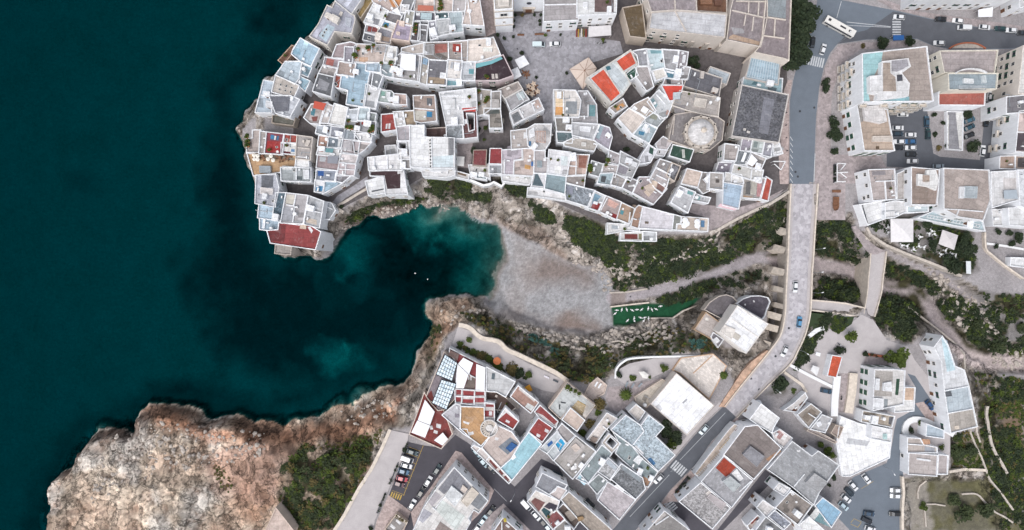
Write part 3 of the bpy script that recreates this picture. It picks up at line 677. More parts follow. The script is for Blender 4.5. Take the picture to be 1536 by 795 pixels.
def build_house(i, d):
    H = d['H'] + (i * 37 % 23) * .011
    P0 = inset(ccw(wp(d['poly'], H)), d['grow'])
    d['P'] = P0; d['Hh'] = H; t0 = d['poly'].split()[0]
    d['parts'] = [q.replace(' ', ' ' + t0 + ' ', 1) for q in d['parts']]
    g = [hz(*p) for p in P0]; gb = [hz(p[0] * t + c[0] * (1 - t), p[1] * t + c[1] * (1 - t)) for p in P0 for c in [cent(P0)] for t in (.5,)]
    zb = d['base'] if d['base'] is not None else min(g + gb) - .8
    zf = sorted(g)[len(g) // 2]; d['zb'], d['zf'] = zb, min(zf, H - 2)
    c = cent(P0); o = (c[0], c[1], zb)
    root = empty(d['name'], o, d['label'], d['cat'], d['group']); d['root'] = root
    rnd = random.Random(i * 17 + 3)
    dg = round(-math.degrees(math.atan2(P0[1][1] - P0[0][1], P0[1][0] - P0[0][0]))) % 360
    par = d['par']; zr = H - par; th = .30
    holes = [ccw(wp(p[2], H)) for p in map(parse_part, d['parts']) if p[0] == 'c']
    mb = MB(); ins = inset(P0, th)
    mb.ring(P0, zb, H); 
    if par > 0:
        mb.band(P0, ins, H); mb.ring(ins, zr, H, out=False)
    for hp in holes:
        ho = inset(hp, -th); mb.ring(hp, zb + .3, H, out=False); mb.band(ho, hp, H); mb.ring(ho, zr, H)
    w = lin(PAL.get(d['wall'], d['wall'])); j = 1 + rnd.uniform(-.14, .03); w = (w[0] * j, w[1] * j, w[2] * j, 1)
    obj('wall', mb.mesh('wall', M['plaster'], o), root, w)
    mb = MB(); mb.tri_poly([ins if par > 0 else P0] + [inset(hp, -th)[::-1] for hp in holes], zr)
    obj('roof', mb.mesh('roof', M[d['mat']], o), root, d['roof']).pass_index = dg
    for hp in holes:
        mb = MB(); mb.tri_poly([hp], max(zb + .3, d['zf'] + .2)); obj('courtyard_floor', mb.mesh('courtyard_floor', M['alley'], o), root)
    keep = [hp for hp in holes]; lev = 0
    for s in d['parts']:
        k, arg, rest = parse_part(s)
        if k == 'c': continue
        lev += 1
        if k == 'f':      # floor finish
            p = ccw(wp(rest, zr)); mb = MB(); mt = 'roof'; a = arg
            if ':' in arg: mt, a = arg.split(':')
            mb.prism(p, zr - .05, zr + .015 + .006 * lev); obj('terrace_floor', mb.mesh('terrace_floor', M[mt], o), root, a).pass_index = dg
        elif k == 'b':    # raised block: height:top colour
            hh, col = arg.split(':'); hh = float(hh); p = ccw(wp(rest, zr + hh)); mb = MB()
            mb.ring(p, zr, zr + hh); q = inset(p, .22); mb.band(p, q, zr + hh); mb.tri_poly([q], zr + hh - .12 if hh > .4 else zr + hh, 1)
            if hh > .4: mb.ring(q, zr + hh - .12, zr + hh, out=False)
            me = mb.mesh('stair_head', [M['plaster'], M['roof']], o); ob = obj('stair_head', me, root, w)
            top = [t for t in range(len(me.polygons)) if me.polygons[t].material_index == 1]
            ob.color = w if col == '=' else colr(col); keep.append(p)
            if hh > 1.6:
                a, b = Vector(p[0]), Vector(p[1]); e = (b - a).normalized(); n_ = Vector((e.y, -e.x)); mpt = (a + b) / 2 + n_ * .02
                obj('door', WIN['door'], root, loc=(mpt.x - o[0], mpt.y - o[1], zr + 1.1 - o[2]), rot=(0, 0, math.atan2(-e.y, -e.x)), scale=(.8, .6, .85))
        elif k == 'd':    # dividing parapet
            q = wp(rest, H); mb = MB()
            for a, b in zip(q, q[1:]):
                dx, dy = b[0] - a[0], b[1] - a[1]; L = math.hypot(dx, dy)
                mb.box(((a[0] + b[0]) / 2, (a[1] + b[1]) / 2, zr + (par - .06) / 2 + .0), (L, .34, par + .02 - .006 * lev), math.atan2(dy, dx))
            obj('parapet', mb.mesh('parapet', M['plaster'], o), root, w)
        elif k == 'p':    # canopy on posts: height:colour
            hh, col = arg.split(':'); hh = float(hh); p = ccw(wp(rest, zr + hh)); mb = MB(); mb.prism(p, zr + hh - .07, zr + hh)
            for v in inset(p, .18): mb.tube((*v, zr), (*v, zr + hh - .06), .06, n=6, m=1)
            obj('canopy', mb.mesh('canopy', [M['canvas'], M['frame']], o), root, col); keep.append(p)
        elif k == 's':    # open slatted pergola: height:colour:n, four corners
            hh, col, n = arg.split(':'); hh = float(hh); n = int(n); q = [Vector((*v, zr + hh)) for v in wp(rest, zr + hh)]; mb = MB()
            for t in range(n + 1):
                a = q[0].lerp(q[1], t / n); b = q[3].lerp(q[2], t / n); mb.tube(a, b, .09, n=4)
            for a, b in ((q[0], q[1]), (q[3], q[2])): mb.tube(a - Vector((0, 0, .1)), b - Vector((0, 0, .1)), .1, n=4)
            for v in q: mb.tube((v.x, v.y, zr), v, .07, n=6)
            obj('pergola', mb.mesh('pergola', M['canvas'], o), root, col); keep.append([tuple(v.xy) for v in q])
        elif k == 'g':    # glazed roof on a steel grid: height:nx:ny
            hh, nx, ny = arg.split(':'); hh = float(hh); nx, ny = int(nx), int(ny); q = [Vector((*v, zr + hh)) for v in wp(rest, zr + hh)]; mb = MB()
            mb.prism([tuple(v.xy) for v in q], zr + hh - .05, zr + hh, 0)
            up = Vector((0, 0, .05))
            for t in range(nx + 1): mb.tube(q[0].lerp(q[1], t / nx) + up, q[3].lerp(q[2], t / nx) + up, .08 if t not in (0, nx) else .14, n=4, m=1)
            for t in range(ny + 1): mb.tube(q[0].lerp(q[3], t / ny) + up, q[1].lerp(q[2], t / ny) + up, .08 if t not in (0, ny) else .14, n=4, m=1)
            for v in q: mb.tube((v.x, v.y, zr), v, .08, n=6, m=1)
            obj('glass_roof', mb.mesh('glass_roof', [M['roofglass'], M['dark']], o), root); keep.append([tuple(v.xy) for v in q])
        elif k == 'F':    # finish on top of a raised block: height:colour
            hh, col = arg.split(':'); hh = float(hh); p = ccw(wp(rest, zr + hh)); mb = MB(); mb.prism(p, zr + hh - .1, zr + hh + .02); obj('terrace_floor', mb.mesh('terrace_floor', M['roof'], o), root, col)
        elif k == 'k':    # skylights at points
            for v in wp(rest, zr): obj('skylight', SKYL, root, loc=(v[0] - o[0], v[1] - o[1], zr - o[2]), rot=(0, 0, rnd.uniform(0, 3)), scale=(.8,) * 3)
        elif k == 'v':    # potted plants
            for v in wp(rest, zr): q = rnd.uniform(1.2, 1.9); obj('potted_plant', CLUT['potted_plant'], root, loc=(v[0] - o[0], v[1] - o[1], zr - o[2]), scale=(q,) * 3)
    # small rooftop fittings
    if not d['tidy']:
        dirn = math.atan2(P0[1][1] - P0[0][1], P0[1][0] - P0[0][0]); bb = list(zip(*ins)); A_ = abs(area(P0)); n = min(7, max(2, int(A_ / 16)))
        for t in range(n * 6):
            if n <= 0: break
            x, y = rnd.uniform(min(bb[0]), max(bb[0])), rnd.uniform(min(bb[1]), max(bb[1]))
            if not inside((x, y), inset(ins, .5)) or any(inside((x, y), inset(k_, -.6)) for k_ in keep): continue
            kd = rnd.choice(['chimney', 'vent', 'air_conditioner', 'air_conditioner', 'water_tank', 'skylight', 'satellite_dish', 'potted_plant', 'shed', 'shed', 'storage_box', 'pipe', 'pipe', 'roof_patch', 'roof_patch', 'roof_patch'])
            ob = obj(kd, CLUT[kd], root, loc=(x - o[0], y - o[1], zr - o[2]), rot=(0, 0, dirn + rnd.choice((0, 1.571, 3.142, 4.712))), scale=(rnd.uniform(.8, 1.25),) * 3)
            if kd in ('chimney', 'shed', 'storage_box'): ob.color = w
            if kd == 'roof_patch': rc = colr(d['roof']); q = rnd.choice((.55, .7, 1.3)); ob.color = (min(.8, rc[0] * q), min(.8, rc[1] * q), min(.8, rc[2] * q), 1); ob.scale = (rnd.uniform(.8, 1.8), rnd.uniform(.7, 1.5), 1)
            keep.append([(x - .5, y - .5), (x + .5, y - .5), (x + .5, y + .5), (x - .5, y + .5)]); n -= 1
def build_windows(i, d):
    if not d['win']: return
    P0, H, zf, root = d['P'], d['Hh'], d['zf'], d['root']; o = root.location; rnd = random.Random(i * 31 + 5); count = 0
    for a, b in zip(P0, P0[1:] + P0[:1]):
        a, b = Vector(a), Vector(b); L = (b - a).length
        if L < 2.2: continue
        e = (b - a) / L; n_ = Vector((e.y, -e.x)); mid = (a + b) / 2
        if n_.dot(-mid) < 4: continue
        dpx = mid.length * (H - zf) / (CAMH - H) / MPP * n_.dot(-mid) / mid.length
        if dpx < 2.5: continue
        cols = max(1, int(L / 3.4)); rows = max(1, int((H - zf - .9) / 3.1))
        for r in range(rows):
            z = zf + 1.6 + r * 3.1
            if z > H - 1.4: continue
            for cidx in range(cols):
                u = (cidx + .5) / cols * L + rnd.uniform(-.35, .35)
                if rnd.random() < (.30 if d['win'] == 1 else .05): continue
                q = a + e * u; t_ = q + n_ * .7
                if any(o2['Hh'] > z - .6 and inside(t_, o2['P']) for o2 in HOUSES if o2 is not d): continue
                if hz(*t_) > z - .9: continue
                kind = d['shut'] or rnd.choice(['plain', 'plain', 'plain', 'green'])
                nm = 'window'
                if r == 0 and rnd.random() < .35 and zf > -1: kind, nm, z2 = 'door', 'door', zf + 1.15
                else: z2 = z
                obj(nm, WIN[kind], root, loc=(q.x - o.x, q.y - o.y, z2 - o.z), rot=(0, 0, math.atan2(-e.y, -e.x)), scale=(1.5, 1.3, 1.3) if d['shut'] and nm == 'window' else None); count += 1
                if d['balc'] and nm == 'window' and rnd.random() < .8:
                    obj('balcony', BALC, root, loc=(q.x - o.x, q.y - o.y, z2 - 1.0 - o.z), rot=(0, 0, math.atan2(-e.y, -e.x)))
                if count > 16 and not d['balc']: return
                if count > 40: return
mb = MB(); mb.box((0, .65, 0), (2.6, 1.3, .16))
mb.box((0, 1.27, .5), (2.6, .06, .85), 0, 1)
for s_ in (-1, 1): mb.box((s_ * 1.27, .65, .5), (.06, 1.2, .85), 0, 1)
BALC = mb.mesh('balcony', [M['cream'], M['frame']])
_t = NT('roof_glazing').rough(.15); _t.l(_t.mix(_t.remap(_t.noise(.7, 3, .5, _t.pos()), .35, .65, 0, 1), colr('8fa6b6'), colr('c6d3dc')), _t.b.inputs['Base Color']); M['roofglass'] = _t.m
# ------------------------------------------------------------------ the old town on the cliff
h('big L-shaped lavender-grey roof with a pale patch of skylights above the sea', 10, 'd9d3cc', 'a9abb8', 'A 590,275 655,188 722,45 760,62 785,8 905,112 925,120 930,150 905,250 775,236 720,340',
  'fb 655,275 725,182 782,212 712,322', 'b.5:b5bac4 862,132 910,142 896,210 858,190', 'd 790,15 905,108', 'k 700,250 715,228 688,275')
h('pale grey roof at the top edge above the sea, next to a mossy strip', 10.5, 'w', 'b3b6c2', 'A 800,-60 990,-60 975,0 905,100 785,3')
h('long narrow roof covered in ochre moss at the top edge', 7, 'c5b8a8', 'a08a5f', 'A 992,-60 1075,-60 1065,0 975,130 942,75 985,0', mat='slab')
h('pale blue flat-roofed house whose windowed wall faces the alley, at the sea cliff', 9, 'W', 'a9c2d3', 'A 515,297 655,375 592,503 520,470 450,412 460,382', 'fB 462,380 505,372 520,420 460,412')
h('small blue-grey roof between the pale blue house and the alley', 7.6, 'W', '8fa9b8', 'A 532,497 598,520 570,585 510,560')
h('house with a plain bluish roof beside the brown sea-side lean-to', 8.6, 'W', 'b6c3cd', 'A 400,475 520,474 500,600 470,640 332,570')
h('narrow brown tiled lean-to overhanging the sea', 5.5, 'b59a88', '7d5a4a', 'A 350,462 450,352 480,366 385,488', mat='tile', win=0)
h('beige roof dotted with six small skylights', 8.8, 'W', 'bdb6b0', 'A 325,582 500,658 460,748 298,702', 'k 365,652 408,663 450,675 355,688 400,697 440,708', tidy=1)
h('white-walled sea-front terrace with a pale blue floor above the rocky point', 7.5, 'W', 'b7c4d0', 'A 235,618 305,630 285,735 290,862 172,858', 'b2:= 250,770 300,780 295,830 245,820', 'd 210,730 285,735')
h('white house with a dark slate roof square above the rocky point', 9, 'W', 'c3c7cf', 'B 278,-8 438,-5 502,22 432,152 325,122', 'b.5:6d6f78 285,0 432,-2 420,108 325,112')
h('small pale-blue stepped roof with round windows below', 7.8, 'W', '9fbccb', 'A 515,592 583,622 550,695 500,650')
h('charcoal weathered roof in a white rim with a curved white end wall', 9.6, 'W', '63656a', 'A 655,568 768,593 745,735 612,695', 'fG 660,600 740,640 715,700 640,680')
h('taupe terrace touching the charcoal roof', 9, 'W', 'a7a1a0', 'A 690,500 785,522 785,545 765,590 658,562')
h('mauve terrace with a faded red patch', 9.2, 'W', 'a79ca3', 'A 705,442 842,452 812,475 800,520 693,498', 'fa3655f 715,446 775,460 765,510 702,498')
h('tan-grey square roof beside the blue L-shaped roof', 10, 'W', 'a3958f', 'A 815,475 935,490 920,582 798,565')
h('big L-shaped roof painted powder blue', 9.5, 'W', '9fb6c6', 'A 945,478 1030,490 1050,540 1035,590 1000,815 870,795 885,690 820,670 835,576 930,592')
h('small rust-red terrace tucked beside the powder-blue roof', 8.3, 'W', '96564c', 'A 790,578 822,585 812,672 795,670 765,640')
h('taupe double terrace behind a cream parapet at the bend of the alley', 9.6, 'W', 'a6989b', 'A 795,345 900,325 945,340 930,372 855,362 850,452 760,438')
h('narrow grey roof standing out in a white rim', 10.6, 'W', '94919a', 'A 858,362 920,365 907,477 853,470')
h('cluttered pale terrace with potted plants and loungers, above the powder-blue roof', 9.8, 'W', 'c7b9b2', 'A 945,340 1190,350 1165,470 1030,482 930,472 925,372', 'v 962,385 935,432 945,440 1040,380 1080,355', 'fd9dadc 985,372 1030,372 1030,412 985,408', 'fc8a78f 965,440 1035,440 1030,475 965,472', 'd 1060,352 1062,402', 's2:aeb2b8:8 1090,352 1185,358 1170,400 1085,392')
h('plain white roof plate beside the cluttered terrace', 11, 'W', 'd5d3d0', 'A 1180,355 1252,365 1240,482 1158,470')
h('small steel-blue roof below the white roof plate', 10, 'W', 'a5b5c3', 'A 1025,482 1130,486 1122,552 1020,537')
h('grey-green terrace with two round potted shrubs', 9.8, 'W', '8f9ca3', 'A 1135,486 1235,496 1225,592 1140,572', 'v 1140,492 1215,496', 'd 1140,530 1180,560')
h('dark grey roof sunk in thick white walls by the alley mouth', 9.6, 'W', '83878c', 'A 1078,560 1145,576 1110,672 1062,667')
h('white roof below the dark sunken roof', 9.2, 'W', 'd8d9dc', 'A 1022,650 1125,684 1088,830 1002,812', 'f9a9da2 1015,770 1085,780 1082,822 1008,812')
h('terrace with pale green mats and white furniture at a curved wall', 9, 'W', 'a9b4b2', 'A 1127,692 1212,702 1230,720 1228,792 1112,776', 'f7fa39a 1135,700 1165,705 1160,740 1132,735', 'b1.4:= 1175,705 1205,708 1200,760 1178,758')
h('pinkish roof at the rounded alley corner', 8.8, 'W', 'cbb5ad', 'A 1235,722 1322,728 1327,800 1230,797')
h('white-painted roof with a dark corner square, near the top edge', 9, 'W', 'dfe0e1', 'A 1080,25 1187,85 1130,200 1008,165', 'f8f9096 1080,140 1126,150 1112,192 1074,182')
h('pink-beige terrace with scattered furniture at the top edge', 8.4, 'W', 'c9b9b3', 'A 1075,-50 1195,-50 1262,55 1228,86 1182,82 1085,24 1068,0', 'fc98e62 1180,-30 1205,-20 1250,50 1225,58')
h('ash-grey roof with a diagonal white awning on its side', 8.8, 'W', '7c797c', 'A 1172,90 1290,120 1263,182 1148,142', 'p1.6:W 1215,82 1262,58 1290,122')
h('white terrace with a small blue plunge pool', 8.5, 'W', 'd2d0cf', 'A 1140,160 1240,190 1236,240 1130,202', 'f5aa0c8 1145,166 1197,180 1190,206 1136,192')
h('terrace with a dark red floor square beside the lower grey roof', 8, 'W', 'a5a2a5', 'A 1022,190 1115,210 1100,266 1010,242', 'f7d3a38 1035,200 1110,215 1100,252 1028,240')
h('dark asphalt-grey roof at the edge of the shady alley', 7.8, 'W', '65676d', 'A 1010,250 1100,270 1090,325 998,300')
h('grey pitched roof with a brown strip', 8.6, 'd6cdc6', '8b8a93', 'A 1122,208 1217,235 1200,330 1095,312', 'fa08d80 1110,268 1205,290 1196,322 1100,305')
h('terrace with a lavender floor', 9.8, 'd8c6bb', 'a99fb2', 'A 1265,160 1365,196 1345,310 1218,290', 'b.7:= 1252,240 1280,245 1276,270 1248,262')
h('oblong grey-beige roof in white walls beside the lavender terrace', 10.2, 'W', 'a7a69f', 'A 1330,85 1386,90 1370,192 1308,180')
h('narrow dark terrace beside the lavender one', 9.4, 'W', '615b60', 'D 108,170 150,170 148,300 135,310 85,303', 'v 125,195 120,230 118,255')
h('narrow grey terrace before the dark slot alley', 9.3, 'W', '7d7c80', 'D 152,190 207,195 197,318 140,312', 'd 160,225 200,230')
h('orange-floored triangular terrace at the top edge', 8.2, 'd8c4b4', 'c08a60', 'A 1195,-50 1292,-50 1290,2 1262,58')
h('small white roof block with a dark doorway gap', 9.7, 'W', 'dcdbdc', 'A 1290,40 1345,42 1330,92 1284,88')
h('grey strip roof at the top edge', 9.6, 'W', '8a8b8f', 'A 1322,-50 1388,-50 1385,0 1355,82 1347,40 1292,36')
h('dark terrace with a pale blue roof block', 9, 'W', '6f6c75', 'D 118,95 262,93 270,152 110,152', 'b1.3:b4c6cc 160,98 245,102 240,146 158,140')
h('pink-white terrace with a terracotta tiled canopy at the top edge', 8.6, 'W', 'd0c2bc', 'D 132,-60 422,-60 405,84 262,92 110,82', 'p2:b06a58 138,38 258,44 258,84 134,80', 'v 310,15 315,45 320,70 305,80', 'd 262,0 262,88')
h('plain light grey roof at the top edge left of the church lane', 10, 'W', 'bab5b6', 'D 415,-60 516,-60 516,0 502,78 408,85')
h('long cream roof running along the church lane', 11, 'W', 'd0c3bd', 'D 518,-60 598,-60 640,192 482,182 506,72', 'd 520,0 545,185')
h('blue-grey roof with a ridge of lighter squares', 10, 'W', 'a8b5bb', 'D 375,95 472,90 480,240 388,252')
h('roof with white slatted pergola in front of the blue-grey roof', 9.9, 'W', 'c0c3c6', 'D 278,152 378,146 388,250 287,275', 's1.6:d9dadc:8 290,165 372,158 378,238 298,255')
h('dark oblong roof beside the slot alley', 9.4, 'W', '93939c', 'D 222,168 276,160 286,286 237,300', 'b.6:= 235,180 262,175 262,190 238,195')
h('teal terrace with a dark strip behind the pergola roof', 8.8, 'W', '76959c', 'D 272,90 374,94 374,148 276,152', 'f4d6268 275,105 370,100 370,125 278,135')
# second row
h('triangular grey terrace behind a white parapet', 9.8, 'W', 'c0b7b1', 'D 15,372 186,330 180,404 12,414')
h('grey terrace under a large white awning with white loungers', 9.8, 'W', 'aaa8aa', 'A 1245,440 1300,402 1442,430 1424,620 1224,592', 'p2:W 1292,408 1402,420 1398,545 1276,535', 'f9298a0 1405,470 1430,470 1425,520 1400,515')
h('narrow beige terrace with blue boxes beside the large awning', 9.5, 'W', 'b7b2ac', 'D 157,430 226,454 206,646 140,626', 'b1:8fa9c0 180,445 215,455 205,495 172,485')
h('long slatted terrace with reddish clutter', 10, 'W', '8b8480', 'D 186,330 366,324 370,460 236,455 182,424', 's1.8:c4c6ca:7 190,345 262,340 258,415 188,420', 'fa0665e 262,340 360,335 362,400 270,410')
h('charcoal roof with a tan front strip', 10.2, 'W', '75747b', 'D 226,460 366,470 350,650 210,641', 'f9a8a78 222,590 345,600 340,645 214,638', 'b.8:= 310,555 350,560 348,600 305,598')
h('terrace with a brick-red square in a white frame', 10, 'W', 'a39a96', 'D 376,325 525,312 516,470 376,460', 'f96392f 405,335 470,340 466,402 404,396', 'd 470,330 474,465')
h('large cream flat roof above the dark brown terrace', 11, 'W', 'dad0c9', 'D 526,310 715,290 766,416 600,466 520,466')
h('beige-white roof with a metal duct in the middle of the long row', 10.8, 'W', 'd8d4d1', 'D 370,461 476,470 461,606 355,596', 'b.6:b0b4ba 392,475 412,480 405,525 385,520')
h('light grey roof with a turquoise mat', 10.4, 'W', 'c0c4ca', 'D 476,480 574,480 570,611 470,611', 'f69a0aa 530,530 570,530 565,570 528,566')
h('turquoise tiled balcony terrace at the front of the long row', 8.8, 'W', '7aa5b0', 'D 360,602 482,614 480,652 360,656')
h('dark brown roof terrace with a teal glass canopy and two loungers', 10, 'cfc0c2', '3a2b33', 'D 578,490 700,466 790,426 862,576 760,612 575,612', 'p.5:6fa5ad 580,490 700,462 776,434 788,452 700,492 585,522', 'v 672,600 660,590', 'fc9c2bd 702,568 722,568 726,606 706,606', 'fc9c2bd 730,566 748,566 754,602 734,604', tidy=1)
GROUP[0] = 'whitewashed houses of the old town'
h('big white roof with a red-edged strip beside a sunken court', 11, 'W', 'd7d8db', 'E 305,-30 580,-62 586,86 475,100 486,206 355,212', 'fc04440 478,88 582,82 582,114 476,112', 'b.4:= 362,105 385,105 385,135 362,135', 'd 318,-5 470,-10')
h('dark red-brown roof round a deep rectangular light well', 9.8, 'W', '6f4b4d', 'E 476,108 582,114 590,306 490,318', 'c 512,130 568,130 568,250 532,262', win=0)
h('grey glass-tiled roof in a white frame beside the deep light well', 10, 'W', '9fa5ab', 'E 358,212 475,208 486,316 362,316', mat='speckle')
h('long white roof with a row of dark vents along one edge', 11, 'W', 'e2e3e5', 'E 78,226 180,222 178,310 240,318 240,550 82,532', 'k 232,335 232,360 233,385 234,410 234,435 235,460 235,485 236,510 236,535', tidy=1)
h('white double roof with a pale blue lower half and a pergola edge', 11.4, 'W', 'e0e1e3', 'E 245,316 370,318 412,322 412,545 250,546', 'fcfdbe1 252,460 408,448 408,540 252,540', 's1:77777c:6 372,322 408,322 408,444 374,448', tidy=1)
h('low brown court terrace behind the long white roof', 5, 'c9bcb4', '5f4a48', 'E 187,250 350,240 360,310 190,312', win=0)
h('two-part terrace house with a brown roof and a bright blue tarpaulin', 9.5, 'W', 'a5948c', 'E 105,-5 262,-8 276,182 160,196 115,182', 'fc6c2b9 112,105 204,108 204,182 118,180', 'f3c83ad 205,112 248,116 246,158 204,156', 'f63666c 205,10 248,14 246,66 208,66', 'd 110,88 262,100')
h('terrace with a brick-red floor and two white loungers, above a grey lane', 9, 'W', '96403c', 'B 1140,140 1228,132 1246,250 1140,266', 'fdfe0e2 1172,210 1186,206 1182,248 1168,246', 'fdfe0e2 1192,206 1208,206 1204,248 1190,246', tidy=1)
h('white terrace full of small furniture beside the brick-red floor', 9.1, 'W', 'cfcdcd', 'B 1232,120 1300,115 1315,216 1248,226', 'b1:= 1240,130 1262,128 1264,160 1242,160')
h('tan mossy terrace beside the white furnished one', 8.9, 'W', '9b8a76', 'B 1305,115 1390,110 1400,216 1316,216')
h('mauve-grey stepped roof left of the long white roof', 9, 'W', 'a8a3a8', 'B 1257,235 1360,222 1360,336 1266,336')
h('white house with a dark square light court', 9, 'W', 'd0d0d2', 'B 1260,341 1342,341 1342,406 1360,408 1360,476 1274,480', 'c 1270,350 1325,350 1325,398 1270,396')
h('small grey roof between two white roofs at the cliff', 8.5, 'W', '8a8786', 'B 1290,486 1356,482 1356,546 1286,546')
h('wide white roof terrace with notched parapet above the cove', 9, 'W', 'e3e3e5', 'B 1035,470 1283,442 1290,560 1042,560', 'd 1080,470 1084,555', 'd 1180,458 1184,555')
h('white house on the cliff with a chocolate-brown L-shaped floor', 8.2, 'W', 'dddde0', 'B 1050,566 1300,560 1332,745 1172,750 1156,612 1052,602', 'f3b272c 1160,572 1284,567 1282,704 1182,709 1162,606 1056,603 1058,578', tidy=1)
h('white marquee-like roof on the cliff left of the chocolate floor', 7, 'W', 'dfe0e2', 'B 1016,652 1148,615 1165,735 1042,755', 'f55585e 1060,722 1155,704 1156,714 1064,734', tidy=1)
h('low pale awning roof in the grey lane', 5, 'W', 'cfd0d2', 'B 1168,382 1240,376 1255,432 1174,446', win=0)
# western tip
h('dark olive roof among the rocks of the point', 4.5, 'a89c90', '5d5c55', 'B 306,142 470,166 456,216 300,196', win=0)
h('L-shaped grey terrace with a planted corner at the sea wall of the point', 7, 'W', 'b5aaa6', 'B 150,260 206,258 210,440 106,430 106,325 150,322', 'v 115,300 112,315 120,350 118,380')
h('narrow grey strip roof beside the red terrace', 8.2, 'W', 'a8a2a0', 'B 208,270 258,275 240,432 200,432')
h('dark red roof terrace with a skylight and blue loungers', 8.8, 'W', '80404a', 'B 257,275 385,290 372,440 242,430', 'f9c3232 262,340 366,345 356,428 250,424', 'f3d78a0 288,290 316,296 310,330 284,326', 'fe0e2e4 318,300 330,302 324,332 312,332', 'f3d6f96 336,300 352,302 346,334 330,334', 'k 334,388')
h('small brick-red terrace with two deck chairs', 8.8, 'W', '9a4238', 'B 391,290 490,300 486,356 381,351', 'fcab8ae 412,320 424,322 420,352 408,350', 'fcab8ae 432,324 444,326 440,354 428,352')
h('white gridded terrace with small blue tables', 8.6, 'W', 'e0e0de', 'B 371,356 486,361 480,441 370,431', 'f6a90b8 445,402 472,404 470,425 442,423', 'f6b2f38 386,418 440,424 440,440 386,434')
h('grey roof with white sheds above a long alley wall', 9.4, 'c8c0b9', 'a9a4a3', 'B 492,300 602,315 586,482 482,472', 'b1.2:= 560,330 592,336 570,380 548,372', 'd 492,390 585,400')
h('ochre sea terrace set with white umbrellas and tables', 7.4, 'W', 'bb9a78', 'B 108,432 370,432 480,448 475,532 360,540 356,576 155,602', 'b1.4:9ba3aa 198,530 284,532 284,584 200,584', 'f8b8073 215,440 360,440 470,470 470,490 220,470', tidy=1)
h('square white roof at the inner end of the ochre terrace', 9, 'W', 'e2e3e4', 'B 486,466 570,471 576,546 478,536', tidy=1)
h('grey house with white roof sheds below the square white roof', 8.8, 'W', '9ea4a7', 'B 366,546 590,550 590,650 370,641', 'b1.6:= 535,560 580,560 580,630 540,630', 'd 482,550 482,640', 'f5b6468 490,610 530,612 530,640 490,638', 'fd4d5d6 375,530 455,535 450,560 378,558')
h('white sea-cliff house with a charcoal roof and a furnished white block', 9, 'W', 'b3b6c0', 'B 178,606 320,598 345,700 330,790 C 330,120 318,202 170,176', 'f63666e B 215,602 310,606 304,694 216,696', 'b.8:d5d0cf C 206,56 306,66 300,112 206,106')
h('light blue roof at the sea below the charcoal-roofed house', 8, 'W', 'a9bccb', 'C 200,186 310,202 300,302 190,286')
h('ink-blue blotchy roof behind a white wall', 9, 'W', '5f7482', 'C 332,100 404,102 364,306 302,296 315,200', mat='speckle')
h('low blue-grey roof, lowest on the sea wall before the red terrace', 7, 'W', 'a0b2c0', 'C 205,296 350,311 346,390 206,376', 'b.8:= 228,300 245,302 238,372 222,370')
h('house of grey terraces split by white parapets north of the red terrace', 10, 'W', 'b3b0b3', 'C 406,102 570,122 536,330 366,325', 'd 480,110 460,210', 'd 405,190 470,200', 'd 470,205 455,325', 'f9fa1a8 388,200 462,210 450,318 370,318', 'fc1bdb4 410,110 472,118 465,190 402,180')
h('pale grey roof crossed by white seams, right half of the tip block', 10, 'W', 'b0b2b6', 'C 576,124 690,166 656,364 540,335', 'd 560,230 670,250', 'fc4b8ac 560,290 640,305 640,345 560,325')
h('large brick-red roof terrace on the tip above the cove', 8.8, 'W', '8c3f40', 'C 352,332 500,350 570,342 666,400 626,530 286,480 262,392 346,386', 'f6d2f31 355,340 405,346 390,476 290,466 272,396 350,390', 'b.8:c9b8a8 512,350 560,340 556,378 510,372', 'fe0e0e2 570,362 590,358 612,388 600,410', tidy=1)
h('low grey platform hanging over the sea under the red terrace', 2.0, 'b0a69e', '9a938f', 'C 326,505 440,518 435,570 322,560', win=0, tidy=1)
h('small blue-grey roofs wedged by the ramp wall', 5, 'W', 'a5a9ae', 'C 692,165 752,182 778,232 735,298 690,294', 'd 700,200 760,225')
# strip between the long alley and the grey lane
h('light blue-grey square roof with a white rim, first of a pair', 8.5, 'W', 'b5bcc4', 'B 645,226 750,226 742,302 635,276')
h('slate-blue square roof with a white streak, second of a pair', 9, 'W', '8b8e98', 'B 755,230 850,242 836,326 746,302', 'b.4:= 772,262 785,258 800,285 790,290')
h('salmon-tan terrace with white furniture by the long alley', 8.3, 'W', 'b9988a', 'B 660,302 734,312 724,390 650,376')
h('plain slate roof beside the salmon terrace', 9, 'W', '7b8690', 'B 736,312 836,322 820,396 725,386', 'fc9cbcd 806,322 830,324 815,392 800,390')
h('white terrace with colourful mats and a teal awning', 8.4, 'W', 'cfcfd0', 'B 655,391 830,397 820,460 642,440', 'p1.6:5f8a8f 712,395 772,400 762,430 706,426', 'f9a4f48 665,398 690,400 686,425 662,422', 'b1:= 740,432 780,436 776,452 738,450')
h('grey terrace under a white slatted pergola', 8.5, 'W', 'b3a9ac', 'B 846,330 966,340 952,440 832,420', 's1.8:d6d6d9:8 850,342 915,346 905,415 845,408')
h('mauve-brown terrace with a slate canopy and a round table', 8.5, 'W', '9a8a8c', 'B 650,452 812,462 800,562 640,542', 'p1.8:83868f 725,455 808,462 800,515 722,510', 'fb9bdc2 665,460 715,462 705,500 662,496', tidy=1)
h('cream roof sloping beside the pergola terrace', 9, 'W', 'c5bfc0', 'B 826,440 952,452 936,512 815,502', mat='slab')
h('pink-beige gridded terrace with small white tables', 8.6, 'W', 'c6babd', 'B 816,506 936,520 922,602 800,602', 'd 865,510 855,600', 'd 812,555 928,562')
